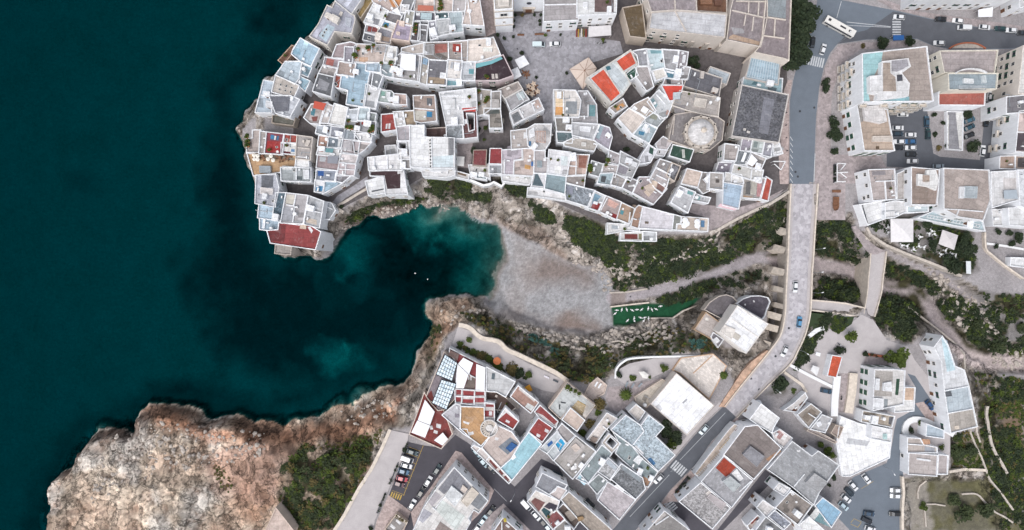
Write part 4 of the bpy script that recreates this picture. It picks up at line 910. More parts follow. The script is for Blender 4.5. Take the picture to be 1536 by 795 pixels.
h('violet-grey roof with a royal-blue mat', 8.5, 'W', '8f96a3', 'B 640,566 786,572 780,650 636,640', 'f2f5a9a 650,570 696,572 694,610 650,608')
h('grey triangular terrace at the white curved wall', 8.4, 'W', '9f9ca2', 'B 790,596 890,612 832,660 782,640')
h('white corner roof with a bright blue lower mat', 8.2, 'W', 'd4d5d8', 'B 630,642 698,652 690,736 625,726', 'f4a86b0 636,682 688,688 682,728 632,722')
h('blue-grey triangular roof behind the white curved facade', 8.4, 'W', '93a9b8', 'B 706,646 780,655 832,662 692,738', par=.7)
h('patchwork terrace with an orange-red canopy and a teal mat', 8.6, 'W', 'a8a09e', 'B 545,160 600,60 715,48 692,108 662,206 590,200', 'p1.8:b5503f 622,32 714,52 690,106 612,86', 'f4f8796 600,92 632,96 622,148 594,140', 'f7b4a46 600,155 650,150 640,190 610,190')
h('white terrace full of white chairs between the orange canopy and the white roof', 8.6, 'W', 'c0bab8', 'B 714,55 772,78 735,200 666,196 692,110', 'fe0e0e2 700,130 725,130 722,160 698,158', 'fe0e0e2 715,90 745,92 740,118 714,112')
h('blank white quadrilateral roof above the pergola houses', 9.5, 'W', 'e3e2e0', 'B 778,56 874,86 846,222 735,202', tidy=1)
h('pale grey-white roof right of the blank white roof', 9, 'W', 'cdd3da', 'B 876,105 962,96 946,186 870,176')
h('pale blue-white roof left of the planted court', 9, 'W', 'b9c6cc', 'B 966,86 1040,90 1035,182 956,176')
h('small green-grey roof by the white end wall', 8.5, 'W', '8f9696', 'B 1038,125 1092,131 1082,186 1036,181')
h('planted grey terrace with two small red roofs', 8.5, 'W', 'a0a1a5', 'B 870,187 1090,196 1080,282 866,246', 'f8f3a38 985,190 1042,196 1036,216 984,214', 'f4d3934 940,192 974,196 970,232 938,226', 'v 890,190 878,240 910,245 1070,240 1050,272 1072,262')
h('blue-white roof below the planted terrace', 8.4, 'W', 'b3bcc5', 'B 860,252 932,270 922,332 850,322')
h('white roof by the cave-like stair of the grey lane', 8.5, 'W', 'd9d9da', 'B 936,285 1062,287 1050,346 972,336')
h('beige-white terrace beside the small white stair roof', 8.3, 'W', 'c4bcbb', 'B 924,345 968,348 1052,352 1010,400 955,440 935,436', win=0)
# middle of the old town
h('grey terrace with potted plants right of the big white roof', 8, 'W', 'b0a9a3', 'E 586,-56 698,-46 695,88 642,130 592,140', 'v 605,-35 665,35 672,20 655,45 605,60', 'b1:= 615,-20 630,-20 630,20 615,20')
h('small beige roof above the fenced garden path', 8.5, 'W', 'a5a09d', 'E 702,-35 770,-40 766,86 702,86', 'b.8:b5b1af 705,20 760,20 758,84 705,82')
h('brown-grey terrace with a dark strip, above the red garden roofs', 8, 'W', '8b857f', 'E 650,92 766,90 782,236 690,236 690,136 648,132', 'f4c5250 690,92 762,92 766,130 690,132')
h('weathered grey roof in a thick pale rim by the star umbrellas', 7.6, 'd6d2ce', 'a59c98', 'D 760,690 905,632 936,682 805,750')
h('low grey roofs below the weathered roof by the cafe', 7, 'W', 'a5a4a8', 'D 815,756 935,690 985,760 E 955,30 852,104', 'b.5:b7c2c6 D 890,720 940,700 965,750 915,770', 'd D 900,700 950,770')
h('turned white house with a slatted grey corner, standing free in the alley', 8.4, 'W', 'c8c6c8', 'E 848,127 1062,14 1100,96 935,176 876,212', 'f6a6d72 856,140 906,112 940,170 880,202', 'd 915,95 950,165', 'd 1010,45 1035,110', 'fc9b3ab 1020,40 1060,22 1085,75 1050,95')
h('grey-beige roof with a small white niche, left of the slatted brick terrace', 8.5, 'W', 'b0a9a6', 'E 855,266 968,250 986,372 1000,386 860,406', 'b.6:= 950,275 975,275 975,315 950,320')
h('white terrace house with an orange-brown slatted pergola', 9, 'W', 'c8c6c7', 'E 976,250 1036,214 1158,214 1150,342 1112,402 1032,410 986,370', 's1.8:c09a88:6 1044,264 1116,264 1116,352 1046,346', 'b1:= 990,260 1030,235 1035,300 992,320', 'f4a7ba5 990,342 1008,342 1008,376 990,378')
h('maroon roof in an ivy-grown garden, left of a brighter red one', 6, '9b8f86', '84474a', 'E 570,415 660,413 655,526 564,520', mat='tile', win=0, par=.15, tidy=1)
h('bright brick-red flat roof, right of the maroon one', 7.5, 'W', '8c3a3e', 'E 696,402 776,402 780,512 690,510', par=.25, tidy=1)
h('low white terrace in front of the two red roofs', 4.5, 'W', 'd8d6d6', 'E 530,528 680,522 686,620 540,576')
h('grey garden roof under the bright red one', 5, 'W', '9a9da3', 'E 690,516 776,516 776,586 686,586')
h('lilac-grey roof with a white-edged step', 8.5, 'W', 'bcb4bd', 'E 786,412 936,404 940,480 872,490 870,596 786,592', 'd 805,480 802,590', 'fd8d6d8 786,490 800,490 800,590 788,590')
h('pink-beige terrace with orange mats and a blue box', 8.9, 'W', 'c3b5b0', 'E 941,402 1026,402 1020,604 874,596 880,492 942,482', 'fc79a62 960,520 1005,530 1000,560 956,552', 'b1:3f6ea8 1008,500 1022,500 1022,530 1008,530')
h('grey terrace with a glass hatch right of the pink-beige terrace', 9, 'W', 'b5b0b2', 'E 1036,414 1110,420 1110,472 1142,478 1132,586 1034,582', 'b.4:8f9aa0 1052,490 1090,492 1090,545 1052,542')
h('bright white roof with a faint pale square, above the blue-grey roof', 9.4, 'W', 'dfdfe3', 'E 1148,410 1312,430 1276,606 1134,586', 'fced7da 1235,455 1290,460 1285,530 1235,528')
h('blue-grey sunken roof in a white frame at the cliff edge', 9, 'W', '8a9ca3', 'E 1130,590 1272,606 1262,742 1114,702', par=.8, tidy=1)
h('white cliff-edge roof with a dark triangle sail', 8.5, 'W', 'dcdce0', 'E 1030,590 1118,596 1106,702 1010,692', 'f55666f 1040,592 1056,588 1106,690 1016,680', tidy=1)
h('low white cliff terrace below the dark triangle sail', 4, 'W', 'dcdcde', 'E 780,602 1012,622 992,672 788,642', win=0)
h('terrace with a reddish floor and white chairs beside the bright white roof', 8.8, 'W', 'b3a098', 'E 1316,446 1450,450 1436,520 1422,602 1292,606', 'f8e6357 1375,450 1440,455 1425,550 1370,545', 'd 1355,455 1350,600', 'd 1300,530 1360,535')
h('taupe roof on the alley above the mosaic terrace', 8.5, 'W', '8f8886', 'E 1286,610 1420,604 1410,690 1280,656')
h('mosaic grey-blue terrace with white-fronted cliff wall', 8, 'W', '9aa2ab', 'H 0,84 215,134 166,252 0,200 E 1265,700', 'f8b8e9c H 0,95 50,105 45,160 0,150', mat='speckle')
h('small white cliff house stepping down to the rocks', 4.5, 'W', 'd6d6d8', 'E 985,702 1112,706 1264,744 1330,770 1300,800 1140,772 982,752', win=0)
h('white planter terrace jutting over the cliff path', 3, 'W', 'c9c5c3', 'E 432,574 526,600 520,632 432,610', 'f6d5a4a 445,580 510,598 508,612 445,596', win=0, tidy=1)
h('grey-blue lean-to roof on the cliff terrace', 4, 'W', '9fb3b9', 'E 542,580 664,592 660,630 545,612', win=0)
h('low white retaining house under the long white roof above the cove', 5, 'W', 'dcdcde', 'E 166,562 418,556 416,600 345,616 180,606', win=0)
# cream and orange house by the square
h('house with orange and cream floors and a blue-grey square, by the square', 9, 'W', 'cfcbc8', 'E 1185,-50 1346,-46 1386,28 1370,152 1190,152', 'fd8a065 1196,76 1250,78 1250,140 1192,140', 'fd9c3a5 1196,-38 1250,-38 1250,74 1196,72', 'f8e9398 1274,36 1360,36 1358,134 1270,130', 'd 1255,-40 1255,145')
h('ash terrace with a teal hatch right of the orange and cream house', 8, 'W', '9c9a9d', 'G 92,-40 160,-40 225,60 232,200 45,195 42,150 100,140', 'f6b9197 175,62 222,66 218,152 172,148', 'd 50,150 165,152', 'd 165,60 165,150')
h('dark taupe roof on the alley below the orange and cream house', 8, 'W', '85827f', 'E 1196,160 1320,166 1312,268 1210,264')
h('small dark teal roof at the curved alley corner', 8, 'W', '5f7075', 'E 1206,270 1326,276 1318,352 1212,346')
h('long pale terrace with a white block, above the curved white wall', 8.5, 'W', 'b7b8bc', 'G 46,202 250,216 204,328 48,292', 'b.6:= 100,225 190,230 180,270 105,262')
h('lilac-grey roof bending along the alley', 8, 'W', 'a29da8', 'G 252,217 326,240 346,310 322,402 236,346 208,322', 'f9fb2bc 255,222 285,230 250,330 222,315')
h('beige terrace with white tables over the curved white wall', 8, 'W', 'b2aca6', 'E 1262,352 1330,320 1480,330 1512,362 1490,412 1380,400 1266,372', 'b.8:d8d6d4 1395,350 1430,352 1428,380 1395,378')
h('cream roof with a dark bench corner, upper corner of the wedge block', 8, 'W', 'aaa5a8', 'G 330,416 414,450 406,520 326,500')
h('grey house of stepped roofs with a white box, in the wedge block', 9, 'W', 'a3a4a7', 'G 420,425 560,498 490,640 386,590 410,510', 'b1:= 505,495 545,510 535,540 498,525', 'd 410,510 480,545', 'f85828a 400,520 475,550 450,600 392,580')
h('slate-grey roof with a green planted side wall', 8, 'W', '8f9294', 'G 196,496 276,520 250,610 180,590', 'v 178,540 175,560 182,575')
h('white roof terrace with flower pots, left in the wedge block', 8.5, 'W', 'bdb6b6', 'G 288,520 390,532 370,612 276,580', 'v 310,490 316,498 300,530')
h('pale blue roof with a dark hatch at the wedge tip', 9, 'W', 'a6b7bf', 'H 262,5 356,0 336,86 240,72', 'b.6:4c5054 268,20 305,25 295,70 262,62')
h('plain grey roof, second along the wedge', 8.5, 'W', '918d8c', 'H 366,8 460,36 424,106 340,82')
h('dim grey roof with a white bench, third along the wedge', 8.5, 'W', '8c888b', 'H 466,30 545,62 506,146 430,106', 'fe0e0e2 472,90 510,88 508,102 474,106')
h('mottled roof with a beige raised block, end of the wedge', 8.5, 'W', 'a2989b', 'H 512,146 560,32 640,32 738,100 765,120 666,232', 'b.9:c3b4a8 592,102 650,72 692,112 642,168', 'b.6:c9b8aa 595,140 630,120 650,160 630,180', 'f84655f 700,70 760,85 740,135 690,110', 'd 600,100 690,150')
h('beige and brown rooftop stack in the wedge block', 9, 'W', 'b3adae', 'G 640,640 690,548 790,600 765,690 735,738 680,700', 'b.8:c9b9ab 660,640 700,655 690,690 650,675', 'f84655f 700,655 760,690 735,730 690,705', 'd 690,600 770,640')
h('grey roof with a high pale rim near the green roof', 9, 'W', '8f8a8a', 'G 720,482 806,510 790,592 690,546')
h('dark stone-slab roof near the green roof', 9, 'c8bcb2', '74747a', 'G 812,512 870,536 826,642 772,602', mat='speckle')
h('bottle-green flat roof below the round dome', 8, 'W', '2f4d42', 'G 820,372 972,408 942,494 795,450', 'b.4:b5b8b4 885,405 905,405 910,470 890,470', tidy=1)
h('narrow white house with a round dark opening in its roof', 8, 'W', 'c5c6cc', 'G 580,450 634,372 690,410 642,500 556,512', 'f2c4a42 640,385 668,400 662,448 630,430', win=0)
h('wedge-shaped pale roof below the dome', 8, 'W', 'bfb9bb', 'G 690,362 742,310 806,346 770,402 720,398 700,395')
h('small white stepped roof beside the wedge-shaped pale one', 7, 'W', 'c9c9ce', 'G 684,402 770,405 746,452 692,442', win=0)
# orange house
h('corner house with two big orange-red roof squares and a pale middle terrace, on the square', 10, 'd8d4ce', 'cdd2d4', 'F 165,596 490,388 538,492 442,552 485,642 432,720 345,786 245,680', 'fc95640 188,602 282,534 410,716 342,776', 'fc95640 386,470 490,398 530,486 434,546', 'fc5cdd2 300,535 362,492 475,620 410,706', 'd 290,530 415,715', 'd 380,475 440,550', 'b.5:3f6a76 300,512 330,505 340,530 312,540', tidy=1)
h('dark green square roof beside the orange corner house', 9, 'W', '2f5a4a', 'F 456,572 522,520 545,574 490,610')
h('long taupe sloping roof behind the dark green square', 8.8, 'W', 'a29c9c', 'F 545,512 622,512 665,662 616,692 535,582')
h('narrow grey roof above the taupe sloping roof', 9.6, 'W', '93949a', 'F 512,396 552,386 610,378 622,500 560,502 545,420')
h('ice-blue roof with a teal strip at its top', 10, 'W', 'c3d2d8', 'F 618,380 734,386 750,520 652,540', 'f7fa5ad 640,384 730,388 728,410 648,412')
h('small white canopy-like roof before the ice-blue one', 10.4, 'W', 'dedad4', 'F 666,546 742,526 765,582 690,612', tidy=1)
h('grey slab roof with a white divider, right of the ice-blue roof', 10, 'W', 'a8a8ac', 'F 738,382 860,390 840,536 762,522', mat='slab')
h('taupe roof with a white box at the dark garden', 9.4, 'W', '9c979c', 'F 862,390 930,402 916,500 848,538', 'b1:= 895,420 918,422 908,480 888,476')
h('steel-blue roof with a white bar', 9.4, 'W', '567b8c', 'F 756,532 868,556 860,606 752,590', 'b.5:= 760,540 825,556 822,566 758,552')
h('light grey end roof by the slate house', 9, 'W', 'b0aeb0', 'F 872,508 945,520 926,602 872,602', 'b.6:= 878,550 900,552 898,575 878,572')
h('big slate-dark roof with a white chimney block', 8, 'c9c2bd', '64646b', 'F 950,526 1190,602 1166,738 905,656', 'b1.4:= 1032,545 1060,548 1052,600 1028,592')
h('pale blue lean-to roof along the slate house', 5.5, 'c9c2bd', 'b5bfc8', 'F 1106,516 1252,566 1226,642 1190,630 1192,600 1086,560', win=0, tidy=1)
h('vermilion red roof with a notched corner', 9.5, 'W', 'cf4a3c', 'F 736,656 890,658 880,702 820,710 816,766 792,770', 'b1:b9c4ca 820,710 876,706 870,756 820,760', tidy=1)
h('grey strip roof with a black hatch above the vermilion roof', 9, 'W', 'a39a9a', 'F 762,602 884,612 886,650 740,652', 'b.5:33363a 768,608 800,612 800,642 770,638')
h('pale terrace with teal mats left of the vermilion roof', 9, 'W', 'c8cbce', 'G 625,38 708,-48 790,30 812,42 770,152 722,165', 'f86a3aa 640,28 665,8 700,62 680,92', 'fa58a82 770,100 800,115 785,150 760,135', 'd 690,-20 760,60')
h('cream house with a raised cream block behind the slate house', 9, 'd6cfc8', 'a8a29f', 'G 872,-42 1175,12 1160,150 1090,140 930,100 816,62', 'b.9:c9c2bb 985,5 1080,20 1066,86 980,70', 'f8a8688 820,60 915,65 905,130 830,128')
h('small orange-floored terrace under the orange corner house', 9, 'W', 'a79a92', 'G 335,85 432,20 460,72 376,122', 'fc9945f 370,80 430,48 445,70 388,108')
h('cream roof over the long white curved wall', 9.5, 'W', 'd3c9c2', 'G 400,166 480,92 560,132 602,162 510,286', tidy=1)
h('beige roof above the alley slot, behind the cream roof', 9, 'W', 'b9aea6', 'G 492,90 522,60 626,10 682,106 605,160 560,130', 'b.5:= 495,95 520,68 545,92 520,115', 'fc9bfb5 600,95 630,120 610,150 565,130')
h('grey roof with white furniture above the slot alley', 9, 'W', '9fa5a8', 'G 604,162 640,112 746,172 690,236 610,196', 'f8c8f82 640,120 700,150 690,180 640,165')
h('bluish terrace with a blue mat at the end of the curved wall', 9, 'W', 'a9b8c0', 'G 512,286 602,200 692,240 632,352', 'f3f7796 556,262 600,272 590,298 550,290', 'fdfdfe1 590,240 640,238 640,280 605,278')
# domed church
h('church with a round grey dome on a square stone roof', 9, 'c4bab2', '8c8788', 'G 832,140 960,122 1150,152 1206,192 1190,330 1102,402 940,382 790,330 802,270', 'd 815,290 830,150', cat='church', name='church', mat='slab', tidy=1, group=None)
# the square and the monastery
h('tall bell tower of pale stone with stepped cornices', 23.5, 'W', 'b5b0ab', 'D 722,-90 858,-90 858,60 733,68', 'b1.2:d8d2cc 752,-60 838,-60 838,40 755,44', cat='bell tower', name='bell_tower', win=0, tidy=1, group=None)
h('white church front with a dark doorway facing the tree-lined forecourt', 15, 'W', 'b9b4b0', 'D 861,-330 1105,-330 1105,-40 861,-40', cat='church', name='church', win=0, tidy=1, group=None)
h('long grey ridged roof over a white two-storey front on the square', 10.5, 'W', 'a6a2a4', 'D 1113,-80 1364,-80 1366,148 1108,160', 'd 1113,35 1364,30', tidy=1, win=2, group=None)
h('tall white house with a brown roof terrace above the striped cafe tables', 12, 'W', 'd8d9da', 'F 85,-80 384,-80 376,100 85,112', 'f6a5857 215,-10 362,-10 362,92 214,92', 'b1.2:= 128,15 160,15 160,60 128,60', 'b1.4:= 312,45 345,45 345,90 312,90', win=2, group=None)
h('moss-brown flat roof beside the monastery corner', 8.5, 'c2b5a8', '63543f', 'F 436,62 575,38 606,288 490,272', win=0, tidy=1, mat='roof', group=None)
G2 = 'monastery wings'
h('monastery wing with a long whitish pitched roof and buttressed front', 14, 'cdc4bc', 'c3c4c9', 'F 660,86 830,74 1010,96 1226,112 1210,280 920,246 640,212', 'd 830,76 920,240', cat='monastery', name='monastery_wing', mat='roof', tidy=1, win=2, group=G2)
h('monastery wing with old mauve-grey roofs at the top edge', 14.6, 'cdc4bc', 'a2999d', 'F 600,-80 985,-80 996,80 832,70 655,84 628,0', 'd 830,-40 835,66', cat='monastery', name='monastery_wing', tidy=1, mat='slab', group=G2)
h('brown vaulted roof of the sunken monastery cloister', 9, 'cdc4bc', '7a5a48', 'F 1004,-80 1226,-80 1226,92 1004,76', 'b1.6:8d6750 1020,-30 1110,-40 1120,30 1030,30', 'b1.2:6a4a3c 1130,-40 1200,-40 1190,40 1140,40', cat='monastery', name='monastery_wing', win=0, tidy=1, group=G2)
h('monastery wing of brown-grey roof cells split by pale walls', 13, 'cdc4bc', '90878a', 'I 20,-60 350,-60 350,172 310,372 282,480 -60,410 -20,96', 'd 30,8 352,14', 'd -10,105 345,186', 'd 165,15 160,130', 'd 270,20 262,160', 'd 135,140 115,262', 'd 215,175 200,320', 'fb29a86 -40,380 0,360 290,440 280,476 -50,405', 'f9f9da0 -20,285 100,300 120,345 0,360', cat='monastery', name='monastery_wing', win=0, tidy=1, mat='slab', group=G2)
h('long monastery wing along the tree row, grey-green end and brown cells', 13.4, 'd2c8be', '8d8386', 'I 354,-60 602,-60 576,620 530,602 238,540 286,480 314,374', 'f8b9398 362,-60 552,-60 548,194 350,168', 'd 350,176 552,206', 'd 315,370 540,400', 'd 440,190 430,380', cat='monastery', name='monastery_wing', tidy=1, mat='slab', win=0, group=G2)
h('ice-blue ribbed roof between the monastery and the street', 8, 'c9c2bd', 'a6bccb', 'F 1425,420 1640,456 1622,642 1380,592', 's.4:c5d3dc:12 1425,425 1630,460 1615,630 1385,585', tidy=1, win=0)
h('small teal terrace between the ribbed roof and the dark warehouse', 7, 'W', '8fa9b2', 'Y 290,-18 580,-8 572,98 280,38', 'f51707a 380,-5 400,40 340,35', 'f55636b 470,45 540,62 530,100 466,88')
h('big dark warehouse roof with a row of windows along the alley', 9, 'cfcac6', '6b6c73', 'Y 276,42 624,116 552,474 200,424', 'f7a7b84 440,130 520,150 470,420 400,400', 'b.5:= 285,370 305,372 300,388 282,385', 'b.4:= 312,388 336,396 330,410 308,402', tidy=1, win=2, mat='speckle')
# houses at the bridge head
h('mauve roof square below the dark warehouse', 7, 'W', '9e99a5', 'Y 285,426 352,436 332,546 262,536')
h('frosted grey roof with dark panes beside the mauve square', 7.4, 'W', 'b3bbbb', 'Y 362,440 446,456 426,562 342,546', 'f7f8b8c 365,470 395,476 385,520 358,514')
h('violet-grey roof at the street side of the frosted roof', 7, 'W', '9a9aa4', 'Y 448,462 506,482 492,586 428,572')
h('small white roof sticking out to the street pavement', 5.5, 'W', 'd9dadc', 'Y 514,482 556,488 580,560 522,570')
h('taupe sunken roof in a thick white frame, at the alley side', 8, 'W', '9f9896', 'Y 146,492 246,506 222,616 136,610', par=.9)
h('terrace with a white sail awning and dark sides', 7, 'W', '7f858b', 'Y 248,546 340,550 310,648 218,640', 'p1.4:W 290,555 310,558 285,630 262,625')
h('terrace with a white triangular sunshade and clutter', 7, 'W', 'b0aaa9', 'Y 346,560 452,602 412,692 302,652', 'p2:W 345,568 392,618 350,662 308,640', 'd 405,640 420,690')
h('long off-white roof with a parapet seam above the pale blue roof', 7.4, 'W', 'cac9c7', 'Y 212,652 432,696 416,782 196,716', 'd 350,680 340,760')
h('low lavender court beside the off-white roof', 4.5, 'W', '8f8a96', 'Y 96,636 206,640 192,714 76,700', win=0)
h('powder-blue rectangular roof by the restaurant terraces', 8, 'W', 'a9bccf', 'B2 440,22 580,45 550,216 435,190', 'p.4:d6b9c0 392,203 412,180 552,216 520,234', tidy=1)
h('long narrow salmon-red roof leading to the bridge head', 6, 'W', 'bf5a4a', 'B2 768,-20 806,5 776,156 722,140', tidy=1, mat='tile')
h('terraces with dark slatted covers beside the salmon-red roof', 6, 'W', 'a8a39f', 'B2 600,-30 760,-10 722,140 585,130', 's1.4:55585c:5 615,20 650,15 640,110 610,105', 's1.4:d8d4c8:4 650,-10 690,-5 680,110 645,105', 'fb98a8c 700,0 745,5 720,130 690,125', 'fc4a183 590,118 660,130 660,142 588,134')
h('white two-step roof above the slatted covers', 7, 'W', 'd4d2d0', 'G 1225,586 1340,602 1356,660 1330,665 1212,668', 'd 1270,600 1265,660')
h('cream-topped house with a terracotta tint by the alley fork', 8.5, 'W', 'd0c0b6', 'G 928,556 1036,582 1004,690 886,664', mat='slab', tidy=1)
h('grey roof with a round basin and a thick rim', 8.5, 'W', 'a8a3a0', 'G 1105,586 1200,592 1196,712 1100,700', 'b.5:5a5552 1148,635 1172,635 1172,660 1148,660')
h('light grey roof with a white lower wall, at the alley fork', 8, 'W', 'bdbec2', 'H 870,102 985,146 930,296 808,222', 'f6f9a9c 930,130 975,148 965,170 925,158')
h('small pale stepped roofs between the fork and the powder-blue roof', 6, 'W', 'b3b4b7', 'H 990,160 1050,180 1100,190 1085,225 1040,215 975,205', 'f7d9fa3 990,170 1030,180 1020,205 985,200', win=0)
h('grey slab terrace between the cream-topped house and the round basin roof', 5.5, 'W', '9b9694', 'G 1042,585 1100,588 1094,720 1050,740 1010,695', win=0, mat='slab')
# southern cliff row
h('cliff house with a pale blue floor and a dark red square', 8, 'W', 'c4c5c8', 'H 216,138 296,175 246,285 164,260', 'f7fa0b5 216,152 265,176 232,215 188,248', 'f8a2f30 206,214 260,236 236,284 186,264')
h('cliff house with a pink patch, white tables and a red corner', 8, 'W', 'ab9d9b', 'H 302,176 416,222 380,350 250,286', 'fd2aa9f 326,196 400,236 370,270 312,244', 'f8a2f30 350,304 390,320 376,350 340,336', 'd 315,185 262,285')
h('cliff house with a tan floor and a teal mat', 8, 'W', 'a58e7c', 'H 426,230 524,276 480,382 390,346', 'f4f8f9c 415,280 440,290 432,320 410,310', 'd 488,298 478,378')
h('narrow brown-roofed cliff house with stepped edge', 8, 'W', 'a08474', 'H 526,276 556,250 586,260 556,420 500,402', 'd 500,345 540,355')
h('large white cliff-top roof, longest of the southern row', 9, 'W', 'd4d1d7', 'H 590,260 820,320 806,430 560,416', 'b.4:6b5f55 602,370 630,372 628,388 602,386', tidy=1)
h('moss-grey L-shaped roof beside the large white cliff-top roof', 8, 'W', '8b8d8a', 'H 826,320 880,336 876,386 846,390 840,430 810,426', tidy=1)
h('cliff-end terrace with white umbrellas and a blue mat', 8, 'W', 'cfc2b8', 'H 885,336 1085,350 1080,440 846,430 850,392 880,388', 'f5a82a8 1030,360 1060,362 1058,414 1030,412', 'd 1020,345 1016,436', tidy=1)
h('low white balcony house under the brown-roofed cliff house', 3.5, 'W', 'd9d9da', 'H 318,386 470,396 500,402 560,420 555,440 466,432 320,460', 'fa8b0b8 345,395 400,405 395,430 345,425', win=0)
h('low white annexe with a dark red floor hanging over the scrub', 2.5, 'W', 'd0cfcf', 'H 420,462 582,450 580,516 420,510', 'f6f302c 445,466 545,466 545,506 445,504', 'f77755e 552,464 576,464 576,508 552,508', win=0, tidy=1)
h('low grey annexe beside the dark red one', 2.5, 'W', 'b9bcc0', 'H 592,450 686,456 686,516 592,514', win=0)
# south town
GROW[0] = -.12
GROUP[0] = 'houses of the southern town'
h('cliff-edge restaurant terrace under two gridded glass roofs', 5.5, 'cdbfb4', '8a8188', 'V 338,348 442,440 430,700 345,790 290,800 245,752 200,690', 'g2.4:6:6 345,366 440,432 400,572 276,520', 'g2.2:6:7 318,560 434,592 356,792 245,740', 'f6f3230 205,690 240,640 290,800 250,760', cat='restaurant', win=0, tidy=1)
h('terrace with three white striped sails over a wine-red floor', 6.5, 'W', '8c3f42', 'V 380,318 462,362 660,462 655,650 575,640 425,632 440,440 378,350', 'p1.9:W 442,442 526,522 490,628 430,625', 'p1.9:W 486,392 562,432 530,520 446,440', 'p1.9:W 586,440 655,466 650,642 580,636', 'f7d706b 530,530 578,545 575,630 495,628', 'fe0e0e2 522,530 532,530 532,560 522,560', 'fe0e0e2 540,532 550,532 550,565 540,565', 'd 445,450 540,528 580,548', 'b1.2:6e5a56 385,335 455,365 440,415 372,370', cat='restaurant', win=0, tidy=1)
h('white grid of little wine-red roof compartments', 7, 'W', 'd8d4d4', 'V 418,632 655,646 655,765 425,740', 'f843538 432,635 470,637 468,675 432,675', 'f8f3a3e 485,645 568,650 565,685 485,682', 'f8f3a3e 580,652 645,655 645,680 580,680', 'f8f3a3e 430,695 468,697 468,730 430,730', 'f9a4044 482,710 562,712 560,740 482,738', 'f9a4044 576,700 645,702 645,735 576,735', 'd 475,640 472,750', 'd 572,648 570,755', 'd 428,688 650,694', win=0, tidy=1)
h('big bare grey roof with one skylight, left of the brown glass-paned roof', 7, 'W', 'c3c4c6', 'V 662,462 886,576 810,696 742,656 664,650', 'b.4:5a666e 706,512 730,516 724,560 702,556', tidy=1)
h('small house with stacked dark red cells beside the round stair', 7.4, 'W', 'd6d0ce', 'W 800,18 878,30 880,158 800,160', 'f8f3a3e 806,32 874,36 874,54 806,52', 'f8f3a3e 804,80 872,82 870,128 804,128', 'fe0e0e2 838,86 862,88 862,120 836,118', win=0, tidy=1)
h('ochre terrace with a round white stair well', 8, 'W', 'b9936c', 'W 620,50 800,56 802,160 850,270 776,354 692,292 616,220', 'fe0e0e2 640,160 690,175 680,190 640,175', 'fe0e0e2 682,250 715,240 722,262 690,272', tidy=1, win=0)
h('grey terrace wedge left of the ochre one', 7.4, 'W', 'b3b2b8', 'W 474,116 580,28 620,38 614,222 670,224 690,292 640,262', 'f8a8590 575,105 610,105 610,135 575,135', 'b.5:= 582,50 596,50 596,70 582,70', win=0, tidy=1)
h('pale rose terrace with a lounge of royal-blue sofas', 7.7, 'W', 'c6b8b2', 'W 850,272 890,190 1012,246 1075,330 1010,446 925,522 782,368', 'f7d848e 908,360 1000,286 1062,332 982,420', 'b.5:2f5a8f 965,372 1010,325 1056,350 1002,402', 'fe0e0e2 885,285 912,290 905,312 880,305', tidy=1)
h('flat roof painted pool blue at the street corner', 8, 'W', '9ec6d2', 'W 1142,248 1242,340 1012,620 925,525 1012,446 1078,334', 'b.3:= 1005,445 1035,420 1048,440 1018,462', tidy=1)
h('narrow balcony wing with dark red floors along the street', 6.5, 'W', 'd0c8c5', 'W 718,348 780,372 925,526 1010,622 990,645 700,366', 'f6f3a36 835,468 850,458 905,520 890,532', 'f6f3a36 908,545 925,535 950,565 935,578', 'f6f3a36 950,590 965,580 995,612 980,625', 'd 770,372 745,398', 'd 835,440 815,465', win=0, tidy=1)
h('house with a brick-red square terrace and white garden chairs', 8.5, 'W', '93403e', 'W 1216,138 1328,216 1246,326 1140,246', 'fe0e0e2 1205,255 1235,270 1225,290 1200,278', 'fe0e0e2 1270,218 1300,235 1288,255 1262,240', tidy=1)
h('white block with a long red-brown strip terrace', 7.6, 'W', 'd6d2d0', 'W 1228,38 1368,164 1350,214 1218,132 1186,92', 'f8a3f3f 1192,92 1232,45 1362,165 1340,190 1250,115', win=0, tidy=1)
h('small white house with a red terrace between dark courts', 8, 'W', 'd8d4d4', 'W 962,60 1066,162 1022,228 900,158', 'f8f3c3a 905,155 970,98 1060,165 1020,222', 'fe0e0e2 970,150 1000,165 990,180 962,165', tidy=1)
h('dark brown court roof with shed roofs beside the white sails', 3, 'cfc4bb', '5a4843', 'V 664,655 742,658 812,698 900,770 860,800 740,795 660,760', 'b.9:a5a1a2 660,715 740,718 738,740 660,738', 'b.8:7d7672 820,710 850,700 925,770 900,790', win=0)
h('terracotta-brown roof with a white glass pane', 8, 'W', 'a5857a', 'U 88,300 246,430 186,514 28,384', 'fd8dcdc 162,432 212,460 190,496 140,462', 'b.4:c8c4c2 100,315 220,412 212,424 92,328', tidy=1)
h('pale terrace with a yellow slatted corner', 6.5, 'd8c8bd', 'bfc3c4', 'U 466,274 680,450 602,552 492,464 412,556 322,470', 's.3:d9b56f:10 548,418 622,460 580,528 505,465', 's1.6:c9c2bc:8 620,415 675,452 605,545 585,530', 'f44474c 400,445 412,440 412,480 400,482', 'f44474c 415,420 455,428 452,438 415,432', 'v 465,310 490,330 525,340 555,360', tidy=1, win=0)
h('beige square roof below the pale terrace', 8, 'W', 'c9b8ae', 'U 490,470 602,566 541,652 424,562', tidy=1)
h('taupe grey roof, lower neighbour of the beige square', 8, 'W', 'a8a3a3', 'U 424,590 526,682 456,752 384,640', tidy=1)
